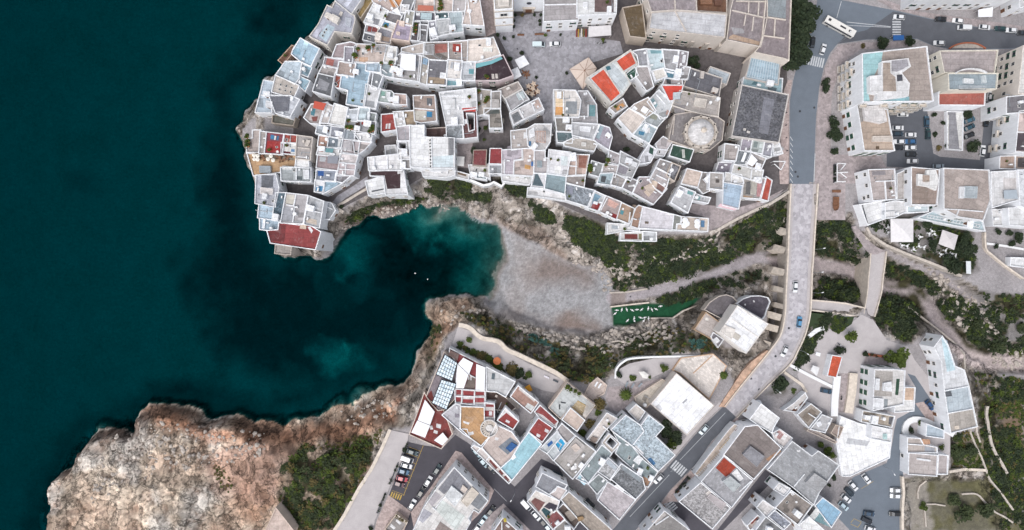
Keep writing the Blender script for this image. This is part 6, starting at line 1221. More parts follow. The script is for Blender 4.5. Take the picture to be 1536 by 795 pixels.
wall('stone parapet of the ramp above the cove', 'C 800,196 860,165 940,115 1035,60', .5, .9, 1, 'stone', smooth=2)
wall('stone parapet zigzagging at the foot of the red cliff terrace', 'C 750,175 790,215 845,250', .7, 1.2, 1, 'stone')
wall('low white wall stepping along the cliff edge under the red garden roofs', 'E 430,610 525,635 640,682 690,672 720,656 780,688 800,660', .45, .9, 1, 'white')
wall('stone wall along the edge of the square terrace by the gully', 'B2 370,400 440,355 560,290 680,232 790,185 890,125 945,85', .5, 1, 1, 'stone')
wall('long dry-stone wall slanting below the planted restaurant garden', 'L 330,262 360,320 420,360 480,398 640,465 800,525 960,590 1060,635', 1.0, .9, 1.1, 'stone')
wall('low wall at the edge of the stone path in the eastern garden', 'L 300,310 340,350 420,420 480,440', .5, .8, .8, 'stone', follow=True)
wall('pale wall descending along the dry stream bed', 'M 740,215 850,290 940,390 1030,490 1060,560 1140,695', .5, .6, .7, 'stone', follow=True)
wall('pale garden wall running down the eastern slope', 'N 1140,430 1165,470 1200,560 1250,660 1290,770 O 1280,350 1340,440 1420,540 1536,680', .5, .6, .7, 'stone', follow=True)
wall('short pale wall beside the long slope wall', 'N 1190,390 1215,470 1240,545', .5, .6, .7, 'stone', follow=True)
wall('straight pale wall between the two eastern garden plots', 'O 962,345 1120,348 1275,350', .5, 1, .9, 'cream', follow=True)
wall('curved pale wall among the bushes at the bottom right', 'O 1110,545 1200,540 1250,560 1310,630 1380,690 1460,730 1536,780', .5, .6, .7, 'stone', follow=True, smooth=2)
wall('winding grey wall on the far right slope', 'N 1315,270 1310,340 1325,450 1345,560 1400,650 1480,800', .6, 1, .9, 'stone', follow=True, smooth=2)
wall('short curved wall in the grey garden plot', 'O 815,430 780,480 765,530 768,580', .4, .5, .7, 'stone', follow=True)
wall('L-shaped low wall in the lower garden plot', 'O 980,635 900,622 815,622 822,700 830,800', .4, .5, .7, 'stone', follow=True)
wall('long wall beside the lane at the bottom right', 'O 605,385 615,500 605,640 605,800', 1.3, .9, 1, 'cream')
wall('curved white wall round the planted court by the lane', 'N 640,490 625,440 640,385 690,355 770,362 830,390 920,425 1000,470', .7, 2.2, 1, 'white', smooth=2)
wall('white parapet along the drive down from the bridge', 'R 950,40 1100,120 1290,215', .5, 1.1, 1, 'white')
wall('white parapet on the lower side of the drive', 'R 905,95 1040,190 1075,250', .5, 1.0, 1, 'cream')
wall('high cream wall between the lane and the tan yard', 'N 230,0 215,160 190,305', 1.2, 3, 1, 'cream')
wall('white wall on the lane side of the orange tiled hut', 'N 105,20 85,200 80,330', 1.2, 2.6, 1, 'white')
wall('white gable-topped wall along the walled drive', 'Q 1090,540 1150,490 1210,470', .5, 1.5, 1, 'white')
wall('pale curving wall on the rocks under the southern row', 'H 1090,515 1150,480 1160,440 1080,450', -3, .6, 1, 'stone', follow=True, smooth=2)
wall('small retaining wall at the head of the beach', 'Z4 178,300 300,285 465,268', -13, .5, 1, 'cream')
wall('rough wall under the gully path', 'Z4 175,195 300,190 455,165', -13, .6, .8, 'stone', follow=True)
wall('stone rim wall of the green lawn below the round terraces', 'Z4 480,385 640,385 720,330 830,285', -12.8, .6, 1, 'stone')
wall('boundary wall of white blocks along the rocky slope under the crescent terrace', 'ZE 1030,640 1080,600 1170,575 1250,590 1300,540', -6, .6, .7, 'stone', follow=True, smooth=2)
wall('narrow pale path wall on the slope above the green lawn', 'ZE 1330,545 1420,510 1460,450', -6, .8, .5, 'cream', follow=True, smooth=2)
wall('orange kerb ring of the half-round planter on the avenue', 'J 965,372 1000,350 1050,334 1105,328 1160,332 1210,350 1245,372', .6, .5, .5, 'terracotta', smooth=3, name='planter_kerb')
wall('garden wall with a white coping at the right edge yard', 'L 1240,300 1245,420 1290,470 1400,560 1536,655', 1.6, .6, 1, 'cream', smooth=2)
wall('white-topped retaining wall beside the planted yard', 'L 1250,385 1400,405 1536,430', .5, .8, 1, 'white')

# ------------------------------------------------------------------ viaduct, footbridge and walkway
lft = [(1184, 276), (1182.5, 310), (1181, 345), (1180, 380), (1178.5, 410), (1176.8, 440), (1175.5, 470), (1169.5, 500), (1156, 521), (1137, 544.5), (1112, 575), (1085.5, 608.5)]
rgt = [(1226.5, 276), (1224.5, 310), (1222, 345), (1220, 380), (1217.8, 410), (1216.8, 440), (1215, 470), (1208, 500), (1197, 525), (1185, 546), (1150, 580), (1105, 626)]
Lw, Rw = spline([W3(p) for p in lft], 6), spline([W3(p) for p in rgt], 6)
o_ = (*cent([Lw[30], Rw[30]]), -14.0)
br = empty('viaduct', o_, 'long stone viaduct with buttressed side walls carrying the road over the gully', 'viaduct')
br_o = o_
def lane_strip(A_, B_, f0, f1): return [tuple(Vector(a).lerp(Vector(b), f0)) for a, b in zip(A_, B_)], [tuple(Vector(a).lerp(Vector(b), f1)) for a, b in zip(A_, B_)]
def ribbon(name, f0, f1, z0, z1, mat, o, par, A_=Lw, B_=Rw, color=None):
    a, b = lane_strip(A_, B_, f0, f1); mb = MB()
    for i in range(len(a) - 1):
        mb.face([(*a[i], z1), (*b[i], z1), (*b[i + 1], z1), (*a[i + 1], z1)][::-1]); mb.face([(*a[i], z0), (*a[i], z1), (*a[i + 1], z1), (*a[i + 1], z0)][::-1]); mb.face([(*b[i], z0), (*b[i], z1), (*b[i + 1], z1), (*b[i + 1], z0)])
    for t in (0, len(a) - 1): mb.face([(*a[t], z0), (*b[t], z0), (*b[t], z1), (*a[t], z1)])
    bm = bmesh.new(); me = mb.mesh(name, mat, o); bm.from_mesh(me); bmesh.ops.remove_doubles(bm, verts=bm.verts, dist=.001); bmesh.ops.recalc_face_normals(bm, faces=bm.faces); bm.to_mesh(me); bm.free()
    return obj(name, me, par, color)
M['deck'] = mk_pave('bridge_setts', 'a3a0a5', .9, .14)
ribbon('side_wall', .13, .985, -15, -1.2, M['stone'], o_, br); ribbon('deck_slab', .005, .995, -1.25, -.3, M['stone'], o_, br)
ribbon('roadway', .03, .97, -.3, .03, M['deck'], o_, br)
for f0, f1 in ((.055, .17), (.84, .95)): ribbon('footway', f0, f1, -.2, .16, M['palepave'], o_, br)
for f0, f1 in ((0, .05), (.953, 1.0)): ribbon('parapet', f0, f1, -.35, 1.05, M['cream'], o_, br)
for s_, (a, b) in enumerate((('B2 838,372', 'B2 936,400'), ('B2 832,514', 'B2 920,540'), ('B2 822,688', 'B2 915,712'), ('Q 832,162', 'Q 912,185'), ('Q 836,290', 'Q 908,310'), ('Q 768,360', 'Q 890,395'), ('Q 748,452', 'Q 868,485'), ('Q 692,572', 'Q 808,610'))):
    top = -1.2 if s_ < 5 else -1.5
    p, q = Vector(W3(px(a)[0], -5)), Vector(W3(px(b)[0], 0)); e = (q - p).normalized(); n = Vector((-e.y, e.x)); wd = 1.25 if s_ not in (3, 4) else .9
    mb = MB(); v = [p - n * wd, q - n * wd, q + n * wd, p + n * wd]
    zt = [-6.5, top, top, -6.5]; zb_ = -15
    T_ = [(v[k].x, v[k].y, zt[k]) for k in range(4)]; B_ = [(v[k].x, v[k].y, zb_) for k in range(4)]
    mb.face(T_)
    for k in range(4): mb.face([B_[k], B_[(k + 1) % 4], T_[(k + 1) % 4], T_[k]])
    obj('buttress', mb.mesh('buttress', M['cream'], o_), br)
M['brick'] = mat_simple('warm_stone_wall', 'a58a78', .9, var=.4, scale=.7)
mb = MB()
q = wp('P 1075.5,608 1085,609 1111,576 1136,546 1152,527 1147,524 1124,541 1110,556', -2); mb.prism(q, -9, .45); obj('retaining_wall', mb.mesh('retaining_wall', M['brick'], o_), br)
# footbridge
fl = [(1304, 380), (1303, 395), (1301, 415), (1299, 440), (1294, 470)]; fr = [(1329, 377), (1327, 395), (1324, 415), (1321, 440), (1311, 475)]
FLw, FRw = spline([W3(p, -.8) for p in fl], 6), spline([W3(p, -.8) for p in fr], 6)
o_ = (*cent([FLw[10], FRw[10]]), -12.0); fb = empty('footbridge', o_, 'pale stone footbridge across the dry stream, right of the viaduct', 'bridge')
ribbon('side_wall', .04, .96, -13.5, -1.0, M['cream'], o_, fb, FLw, FRw); ribbon('deck', .02, .98, -1.0, -.75, M['palepave'], o_, fb, FLw, FRw)
for f0, f1 in ((0, .05), (.94, 1.0)): ribbon('parapet', f0, f1, -1.1, .1, M['cream'], o_, fb, FLw, FRw)
wl, wr = [(1214, 449), (1240, 451), (1268, 454), (1296, 461)], [(1214, 466), (1240, 469), (1268, 473), (1296, 478)]
WLw, WRw = [W3(p, -.8) for p in wl], [W3(p, -.8) for p in wr]; o_ = (*cent([WLw[1], WRw[1]]), -8.0)
fw = empty('walkway', o_, 'paved walkway on an arched wall joining the viaduct to the footbridge', 'walkway')
ribbon('side_wall', .03, .97, -11, -1.15, M['stone'], o_, fw, WLw, WRw); ribbon('deck', .01, .99, -1.15, -.9, M['palepave'], o_, fw, WLw, WRw)
for f0, f1 in ((0, .12), (.88, 1.0)): ribbon('parapet', f0, f1, -1.2, .0, M['cream'], o_, fw, WLw, WRw)
# stone path down to the footbridge
q = spline(wp('L 215,255 235,300 290,390 345,460 400,470', -.4), 4); q2 = spline(wp('L 245,250 290,300 350,370 420,420 475,440', -.4), 4)
ribbon('path', 0, 1, -2.5, -.35, M['pave'], (0, 0, 0), None, q, q2); bpy.context.view_layer.update()
for ob in list(COL.objects):
    if ob.name == 'path': tag(ob, None, None, kind='structure')
# ------------------------------------------------------------------ vegetation
def leaf_quads(mb, c, r, n, sz, rnd, m=0, flat=.8, shell=.55):
    """leaf clumps spread through a crown's volume, denser towards its skin"""
    for _ in range(n):
        v = Vector((rnd.gauss(0, 1), rnd.gauss(0, 1), abs(rnd.gauss(0, 1)) * .9 - .15)).normalized() * (shell + (1 - shell) * rnd.random()) 
        p = Vector(c) + Vector((v.x * r, v.y * r, v.z * r * flat))
        u = Vector((rnd.uniform(-1, 1), rnd.uniform(-1, 1), rnd.uniform(-.6, .6))).normalized() * sz * rnd.uniform(.6, 1.3)
        w = u.cross(Vector((rnd.uniform(-.5, .5), rnd.uniform(-.5, .5), 1))).normalized() * sz * rnd.uniform(.4, .9)
        mb.face([p - u, p + w, p + u, p - w], m)
def crown_mesh(seed, mat, lobes=7, n=60, sz=.30, ragged=.6):
    rnd = random.Random(seed); mb = MB()
    for k in range(lobes):
        a = rnd.uniform(0, 6.28); q = rnd.uniform(.1, ragged); leaf_quads(mb, (q * math.cos(a), q * math.sin(a), rnd.uniform(-.1, .35)), rnd.uniform(.32, .58), n, sz * .45, rnd)
    return mb.mesh('crown', [mat])
def trunk_mesh(seed):
    rnd = random.Random(seed); mb = MB(); mb.tube((0, 0, 0), (.02, .01, .6), .055, .04, 8)
    for k in range(5):
        a = k * 1.256 + rnd.uniform(-.3, .3); mb.tube((.02, .01, .55), (.35 * math.cos(a), .35 * math.sin(a), .95), .032, .014, 6)
    return mb.mesh('trunk', [M['bark']])
CROWNS = {k: [crown_mesh(s + 10 * i, M[m], *a) for s in range(3)] for i, (k, m, a) in enumerate((('dark', 'leaf5', (9, 70, .30)), ('green', 'leaf2', (8, 60, .28)), ('scrub', 'leaf', (7, 60, .30)), ('dry', 'leaf3', (7, 50, .28)), ('round', 'leaf5', (12, 50, .22, .35))))}
TRUNKS = [trunk_mesh(s) for s in range(3)]
def tree(label, p, r, hgt, kind='dark', name='tree', group=None, cat='tree', i=[0]):
    """p photograph pixel of the crown's middle, r crown radius in m"""
    i[0] += 1; zt = None
    x, y = W3(p, 0); g = hz(x, y); x, y = W3(p, g + hgt - r * .6); g = max(hz(x, y), .0 if hz(x, y) > -.6 else -99)
    t = empty(name, (x, y, g), label, cat, group, rz=i[0] * 1.7)
    if hgt > r * 1.1: obj('trunk', TRUNKS[i[0] % 3], t, scale=(hgt * .9, hgt * .9, (hgt - r * .4)))
    obj('crown', CROWNS[kind][i[0] % 3], t, loc=(0, 0, hgt - r * .75), scale=(r, r, r * (.9 if hgt > r else .75)))
    return t
def pt(s): return px(s)[0]
g_ = 'trees in the row between the monastery and the street'
for lab, q, r in (('dense dark tree at the top end of the row by the monastery', 'I 700,60', 5.6), ('tree of the monastery row overhanging the street, second from the top', 'I 800,110', 4.4), ('dark tree against the monastery wall, in the middle of the row', 'I 680,220', 5.0),
    ('tree on the street side in the middle of the monastery row', 'I 750,300', 4.6), ('olive-green tree in the monastery row beside the black car', 'I 710,430', 4.8), ('dark tree low in the monastery row against the wall', 'I 640,500', 4.0), ('tree above the zebra crossing, second from the lower end of the monastery row', 'I 690,580', 4.2), ('last tree at the lower end of the monastery row', 'I 620,660', 4.4)):
    tree(lab, pt(q), r * 1.18, 8.5, 'dark', group=g_)
g_ = 'clipped bushes round the church forecourt'
for lab, q, k in (('round dark bush at the tower end of the church forecourt', 'Z6 405,172', 'round'), ('reddish round bush left of the church door', 'Z6 488,172', 'dry'), ('round bush right of the church door', 'Z6 625,170', 'round'), ('round bush in the inner corner right of the church door', 'Z6 700,170', 'round'),
    ('round bush below the corner one on the right side of the forecourt', 'Z6 688,238', 'round'), ('lowest round bush on the right side of the forecourt', 'Z6 692,280', 'round'), ('small bush on the tower side of the forecourt, upper', 'Z6 388,240', 'round'), ('round bush at the tower wall, lower', 'Z6 388,304', 'round')):
    tree(lab, pt(q), .95, 2.2, k, 'bush', g_, 'bush')
for lab, q, r, k in (('dark bush at the foot of the bell tower, by the lane', 'Z6 205,400', 1.2, 'round'), ('dark bush between the bell tower and the cream roof', 'Z6 280,440', 1.1, 'round'), ('bush at the end of the forecourt bench, tower side', 'Z6 385,425', .9, 'round'), ('bush at the end of the forecourt bench, right side', 'Z6 757,400', .9, 'green'),
    ('single potted bush before the two-storey front', 'Z6 928,400', .8, 'round'), ('green bush by the motorbikes under the pale awning', 'Z6 1415,458', 1.0, 'green'), ('dark bush behind the white cafe canopies', 'Z6 340,680', 1.6, 'round'), ('dark bush above the upper white cafe canopy', 'Z6 480,610', 1.3, 'round'),
    ('small bush at the corner of the star umbrellas', 'Z7 800,430', .9, 'round'), ('bush at the corner of the big sunshade on the square', 'Z7 1150,380', 1.0, 'round')):
    tree(lab, pt(q), r, r * 1.6, k, 'bush', None, 'bush')
for lab, q, r, hg, k in (('dark garden tree between the ice-blue roof and the slate house', 'F 965,470', 2.6, 5, 'dark'), ('dark shrub in the dim passage above the long slate house', 'F 1000,500', 1.6, 3, 'dark'),
    ('ivy-covered tree beside the maroon garden roof', 'E 560,410', 1.6, 3, 'dark'), ('shrub at the white gate of the fenced garden path', 'E 655,235', 1.1, 2, 'green'), ('hedge-like bush along the deep light well', 'E 596,250', 1.5, 2.4, 'dark'), ('small bush below the deep light well', 'E 570,310', .9, 1.4, 'dark'), ('tiny bush by the court with the white parasol', 'E 530,330', .9, 1.4, 'dark'), ('bush at the foot of the garden steps', 'E 645,330', .8, 1.4, 'green'),
    ('tall shrub between the mosaic terrace and the grey house', 'E 1455,545', 1.5, 5, 'dark'), ('dark tree in the alley under the apartment of roof steps', 'G 465,400', 1.4, 4, 'dark'),
    ('tree beside the footpath behind the dark headland tip', 'C 830,205', .9, 1.6, 'dark')):
    tree(lab, pt(q), r, hg, k)
g_ = 'bushes along the pavement of the green-shuttered block'
for lab, q, r in (('long narrow bush at the upper end of the pavement hedge', 'Y 918,70', 2.2), ('tall bush of the pavement hedge beside the bent apartment block', 'Y 985,330', 2.8), ('biggest bush of the pavement hedge', 'Y 985,420', 3.2), ('lowest small bush of the pavement hedge', 'Y 978,552', 1.9), ('bush in the middle of the upper pavement hedge', 'Y 915,20', 2.0)):
    tree(lab, pt(q), r, r * 1.3, 'dark', 'bush', g_, 'bush')
for lab, q, r, hg, k in (('dark tree on the avenue verge left of the blue canopy', 'J 450,325', 2.7, 4, 'dark'), ('tree on the avenue verge right of the blue canopy', 'J 650,315', 2.4, 4, 'dark'), ('reddish shrub on the junction verge', 'J 305,355', 1.2, 1.6, 'dry'),
    ('tree in the car court above the row of slanted cars', 'K 1110,130', 2.0, 3.5, 'dark'), ('round tree in the car court below the slanted cars', 'K 1145,370', 3.0, 4, 'dark'), ('small shrub at the rounded end of the car court island', 'K 940,375', 1.1, 1.6, 'dark'), ('reddish bush on the car court island', 'K 880,395', 1.3, 1.2, 'dry'), ('dark hedge strip on the car court island', 'K 918,200', 1.1, 1.3, 'dark'), ('dark shrub in the upper box of the car court island', 'K 850,135', 1.2, 1.4, 'dark'), ('dark shrub in the lower box of the car court island', 'K 855,290', 1.2, 1.2, 'dark'),
    ('dark tree in the garden restaurant right of the big marquee', 'L 840,400', 2.6, 4, 'dark'), ('wide dark tree at the lower garden restaurant', 'L 1000,545', 4.4, 5, 'dark'), ('dark tree right of the tilted sunshade', 'L 1075,420', 3.8, 5, 'dark'), ('dark hedge tree above the tilted sunshade', 'L 790,240', 2.4, 3.5, 'dark'), ('dark tree at the upper right of the tilted sunshade', 'L 1090,340', 2.4, 4, 'dark'),
    ('bright olive-green tree on the forecourt', 'M 575,590', 5.0, 6, 'green'), ('loose pale tree on the forecourt by the white parked scooters', 'M 205,450', 3.1, 5, 'green'), ('dark bush above the orange tiled hut', 'M 120,545', 2.3, 2.5, 'dark'), ('small bush at the forecourt railing', 'M 318,565', 1.2, 1.6, 'dark'),
    ('spreading palm-like shrub in the curved white court', 'N 735,385', 1.6, 2.2, 'green'), ('dark shrub in the lower part of the curved white court', 'N 668,435', 1.4, 2, 'dark'), ('green shrub in the little court beside the taupe annexe', 'N 905,570', 1.4, 2, 'green'),
    ('bushy green tree in the garden below the great grey roof', 'R 1230,690', 2.4, 3, 'green'), ('bush in the lower corner of the garden beside the white platform', 'R 1190,650', 1.6, 2, 'green'), ('bush in the garden corner beside the white platform rim', 'R 1275,735', 1.6, 2.4, 'green'),
    ('small round bush in the yard by the eastern car park, upper', 'S 1285,390', 1.5, 2, 'dark'), ('small round bush in the yard by the eastern car park, lower', 'S 1252,450', .9, 1.4, 'dark'), ('planted flower bed on the drive corner', 'R 975,235', 1.4, 1.2, 'green'),
    ('dark tree in the walled pit by the bridge end', 'R 870,200', 4.0, 4.4, 'dark'), ('dark tree beside the huge white roof, upper', 'U 1230,640', 3.6, 5, 'dark'), ('dark tree beside the huge white roof, middle', 'U 1290,700', 3.4, 5, 'dark'), ('dark tree beside the huge white roof, at the road', 'U 1270,760', 3.0, 4.5, 'green'),
    ('russet shrub between the pale terraces', 'U 728,440', 3.0, 3.0, 'dry'), ('round green bush on the crescent terrace', 'U 1212,165', 1.9, 2.4, 'green'), ('low hedge on the crescent terrace beside the pavilion', 'U 960,245', 1.8, 1.4, 'green'), ('hedge bush at the left end of the crescent terrace', 'U 858,215', 1.5, 2, 'dark'), ('small bush at the end of the crescent terrace steps', 'U 1100,236', .7, 1, 'green'),
    ('green shrubs in the narrow garden beside the rose terrace', 'U 640,590', 3.0, 2.4, 'dry'), ('lower garden shrub beside the rose terrace', 'U 590,660', 2.0, 1.8, 'green'), ('pale shrub at the top of the narrow garden', 'U 700,510', 1.6, 1.6, 'green'),
    ('olive-coloured round shrub on the southern cliff terrace', 'V 860,475', 3.2, 3, 'dry'), ('round bush at the end of the cliff terrace hedge', 'V 995,525', 1.6, 2.2, 'green'), ('dark shrub of the cliff terrace hedge', 'V 915,520', 2.2, 2.4, 'dark'), ('green shrub of the cliff terrace hedge beside the orange cushion', 'V 765,465', 2.0, 1.8, 'green'), ('flowering pinkish shrub of the cliff terrace hedge', 'V 620,365', 1.9, 1.5, 'dry'), ('shrub of the cliff terrace hedge beside the flowering one', 'V 560,345', 1.6, 1.5, 'green'), ('shrub in the middle of the cliff terrace hedge', 'V 690,410', 1.8, 1.5, 'green'), ('thin young tree at the top of the cliff terrace', 'V 525,255', 1.5, 3.2, 'green'), ('thin shrub at the left end of the cliff terrace hedge', 'V 465,285', 1.5, 2, 'green'),
    ('bushy tree in the lowest right garden', 'O 1090,670', 4.6, 5, 'scrub'), ('large bush beside it in the lowest right garden', 'O 1235,640', 4.0, 4.4, 'scrub'), ('small yellowish palm shrub in the grey garden plot', 'O 765,615', 2.0, 2.6, 'green'), ('green tree in the upper garden plot', 'O 1030,205', 4.0, 4, 'scrub'), ('smaller tree beside it in the upper garden plot', 'O 1130,175', 3.0, 3.4, 'scrub'), ('green bush at the edge of the middle garden plot', 'O 1010,560', 3.2, 3, 'scrub'), ('round dark tree on the rocky slope above the dry stream', 'M 1340,510', 4.4, 5, 'scrub'), ('bush on the far right slope', 'M 1520,365', 2.6, 3, 'scrub'), ('small tree on the rocky slope by the dry stream', 'M 1180,345', 2.4, 3, 'scrub'),
    ('dark round tree in the planted yard at the right edge', 'L 1500,345', 2.6, 3, 'dark'), ('dark bush in the planted yard, first of two round ones', 'L 1345,295', 1.5, 2, 'dark'), ('dark bush in the planted yard, second of two round ones', 'L 1425,305', 1.5, 2, 'dark'), ('dark long bush in the planted yard', 'L 1440,390', 1.7, 2, 'dark'), ('dark bush at the lane side of the planted yard', 'L 1325,410', 1.2, 1.8, 'dark'),
    ('clipped hedge along the parking, upper', 'X 800,180', 1.1, 1.2, 'dark'), ('bush at the bottom end of the promenade', 'X 540,780', 1.2, 1.6, 'dark')):
    tree(lab, pt(q), r, hg, k, *( ('bush', None, 'bush') if hg < 2.7 else ()))
# palms
def palm(label, p, r, hgt):
    x, y = W3(p, hgt); g = hz(x, y); t = empty('palm_tree', (x, y, max(g, 0)), label, 'palm'); mb = MB(); mb.tube((0, 0, 0), (.1, .1, hgt), .28, .22, 10); obj('trunk', mb.mesh('trunk', M['bark']), t); mb = MB()
    for k in range(26):
        a = k * 2.4; e = .9 - k * .05; d = Vector((math.cos(a), math.sin(a), 0)); s = Vector((-d.y, d.x, 0)); prev = None
        for j in range(7):
            u = j / 6; c = Vector((.1, .1, hgt)) + d * r * u * (1 if k > 6 else .75) + Vector((0, 0, r * (e * u - 1.0 * u * u))); w = s * (.30 * math.sin(math.pi * min(1, u + .12)) + .02)
            if prev: mb.face([prev[0] - prev[1], prev[0] + prev[1], c + w, c - w])
            prev = (c, w)
    obj('crown', mb.mesh('crown', M['leaf2']), t); return t
palm('palm with long pointed fronds on the round rose terrace', pt('U 918,375'), 3.0, 3.2)
palm('small palm beside the awning-less wall above the viaduct road', pt('R 440,120'), 2.2, 2.0)
# ground-covering scrub: nobody could count these bushes
_gp = np.array(gp)
def pdist(q):
    """True on the gully path"""
    a, b_ = _gp[:-1], _gp[1:]; d = b_ - a; t_ = np.clip(((np.array(q) - a) * d).sum(1) / (d * d).sum(1), 0, 1); r_ = np.hypot(*(np.array(q) - a - d * t_[:, None]).T); return bool((r_ < np.where(a[:, 0] > 1180, 15, 11)).any())
def scrub(label, polys, n, r0, r1, mats, seed, leaves=34, zlo=-15.3):
    rnd = random.Random(seed); mb = MB(); mats_ = [M[m] for m in mats]
    for s in polys:
        p = px(s); xs_ = [a for a, b in p]; ys_ = [b for a, b in p]; A_ = abs(area(p)); k = int(A_ * n); tries = 0
        while k > 0 and tries < A_ * n * 6:
            tries += 1; q = (rnd.uniform(min(xs_), max(xs_)), rnd.uniform(min(ys_), max(ys_)))
            if not inside(q, p) or pdist(q): continue
            w = W3(q, -8); dn = vnoise(np.array([w[0]]), np.array([w[1]]), 7.0, 77)[0]
            if dn < rnd.uniform(-.75, .25): continue
            z = hz(*W3(q, -8)); z = hz(*W3(q, z)); x, y = W3(q, z)
            if z < zlo: continue
            r = rnd.uniform(r0, r1) * (1 + .4 * dn); m = rnd.choices(range(len(mats)), [4, 2, 1][:len(mats)])[0]
            for _ in range(2): leaf_quads(mb, (x + rnd.uniform(-.4, .4) * r, y + rnd.uniform(-.4, .4) * r, z + r * .12), r * .8, leaves // 2, .16 + r * .16, rnd, m, .6, .35)
            k -= 1
    me = mb.mesh('scrub', mats_); return tag(obj('scrub', me), label, None, None, 'stuff')
scrub('dark scrub covering the gully banks', VEG[5:7] + VEG[7:11], .055, .6, 1.8, ('leaf5', 'leaf', 'leaf2'), 3)
scrub('tufts of scrub on the northern cliff', VEG[:5] + ['P 500,330 540,312 560,305 600,298 640,295 640,305 580,305 530,330', 'P 870,345 960,360 960,400 910,400', 'P 850,318 905,342 918,375 892,384 862,362'], .13, .6, 1.6, ('leaf', 'leaf5', 'leaf2'), 4)
scrub('brushwood on the slope between the beach and the southern terraces', VEG[17:19], .045, .5, 1.2, ('leaf', 'leaf3', 'leaf2'), 5)
scrub('thick evergreen scrub on the headland', ['P 425,790 430,735 450,705 480,690 515,668 560,660 552,700 505,795', 'P 425,700 440,690 450,705 430,720', 'P 455,665 475,670 462,690 440,695'], .040, .9, 1.9, ('leaf', 'leaf2', 'leaf3'), 6)
scrub('dry grass tufts at the edge of the headland scrub', ['P 460,672 500,660 572,645 570,668 500,680', 'P 520,700 560,680 540,730', 'P 415,790 420,740 440,760 450,795', 'P 320,690 350,720 345,745 320,720'], .05, .3, .7, ('leaf3', 'leaf2'), 7, 20)
scrub('scrub on the rocks along the dry stream', [VEG[11], VEG[19]], .030, .6, 1.5, ('leaf5', 'leaf', 'leaf2'), 8)
scrub('scrub of the eastern slope', [VEG[12], 'P 1480,560 1536,575 1540,600 1490,600', 'P 1470,640 1510,620 1540,700 1540,795 1500,795'], .055, .7, 1.6, ('leaf5', 'leaf', 'leaf2'), 9)
scrub('weeds in the garden plots', [VEG[13], VEG[14]], .065, .4, 1.1, ('leaf2', 'leaf', 'leaf3'), 10, 22)
scrub('garden greenery round the restaurant tables', ['P 1340,340 1375,330 1400,335 1440,345 1462,360 1462,400 1440,412 1400,395 1350,365', 'P 1300,335 1335,328 1332,350 1308,345'], .045, .6, 1.2, ('leaf5', 'leaf', 'leaf2'), 12)
scrub('blue-green agaves on the slope above the beach', ['V 985,215 1040,218 1120,265 1230,340 1215,375 1170,365 1100,300 1000,255', 'Q 170,570 290,560 300,620 190,640'], .22, .6, 1.0, ('leaf4',), 13)
scrub('green creeper on the walled lawn squares', ['M 68,275 235,280 215,340 110,412 52,375'], .2, .3, .6, ('leaf2',), 14, 16)
scrub('mixed flowering hedge along the inner edge of the southern cliff terrace', ['V 450,275 520,320 640,350 720,400 830,450 900,440 960,500 1010,530 960,555 860,515 760,475 640,405 520,350 440,310'], .22, .5, .9, ('leaf', 'leaf3', 'leaf2'), 15)
scrub('dark shrubs in the strip between the viaduct and the forecourt wall', ['P 1216,470 1246,474 1237,490 1222,510 1207,538 1196,558 1190,553 1206,520'], .12, .8, 1.5, ('leaf5', 'leaf'), 16, zlo=-20)
# loose boulders
def boulders(label, polys, n, r0, r1, seed):
    rnd = random.Random(seed); vs, fs = [], []
    bm = bmesh.new(); bmesh.ops.create_icosphere(bm, subdivisions=1, radius=1); bv = [v.co.copy() for v in bm.verts]; bf = [[v.index for v in f.verts] for f in bm.faces]; bm.free()
    for s in polys:
        p = px(s); xs_ = [a for a, b in p]; ys_ = [b for a, b in p]; k = int(abs(area(p)) * n)
        while k > 0:
            q = (rnd.uniform(min(xs_), max(xs_)), rnd.uniform(min(ys_), max(ys_)))
            if not inside(q, p): continue
            k -= 1; z = hz(*W3(q, -9)); z = hz(*W3(q, z)); x, y = W3(q, z)
            if z < -16.0: continue
            r = r0 + (r1 - r0) * rnd.random() ** 2.2; b = len(vs); sx, sy, sz, a = rnd.uniform(.7, 1.3), rnd.uniform(.6, 1.1), rnd.uniform(.4, .8), rnd.uniform(0, 6.28)
            for v in bv:
                w = v * (1 + rnd.uniform(-.28, .28)); X_, Y_ = w.x * sx * r, w.y * sy * r; vs.append((x + X_ * math.cos(a) - Y_ * math.sin(a), y + X_ * math.sin(a) + Y_ * math.cos(a), z + w.z * sz * r + .05))
            fs += [[b + i for i in f] for f in bf]
    me = bpy.data.meshes.new('boulders'); me.from_pydata(vs, [], fs); me.materials.append(M['rock']); return tag(obj('boulders', me), label, None, None, 'stuff')
boulders('boulder scree along the southern edge of the beach', ['P 760,478 830,500 880,506 920,495 960,488 1000,480 1020,500 960,525 900,530 850,522 780,500'], .060, .3, 1.3, 21)
boulders('pale broken rock on the gully slopes', ['P 905,395 945,392 1000,380 1060,365 1080,360 1060,375 1000,398 930,420 915,425', 'P 845,375 905,395 905,412 860,395', 'P 1390,400 1440,425 1480,450 1500,500 1450,500 1410,450', 'P 1480,515 1536,520 1536,560 1490,545'], .045, .3, 1.3, 22)
boulders('rocks on the headland shore', ['P 160,660 240,630 300,640 400,650 400,690 200,720 130,760', 'P 500,620 560,600 620,590 600,620 540,640', 'P 660,460 720,460 740,475 690,480 660,500'], .018, .3, 1.2, 23)
boulders('stones at the foot of the northern cliff', ['P 505,345 560,312 640,302 690,308 740,330 720,328 660,315 600,320 540,340', 'P 900,400 912,404 918,440 906,438'], .05, .25, .9, 24)

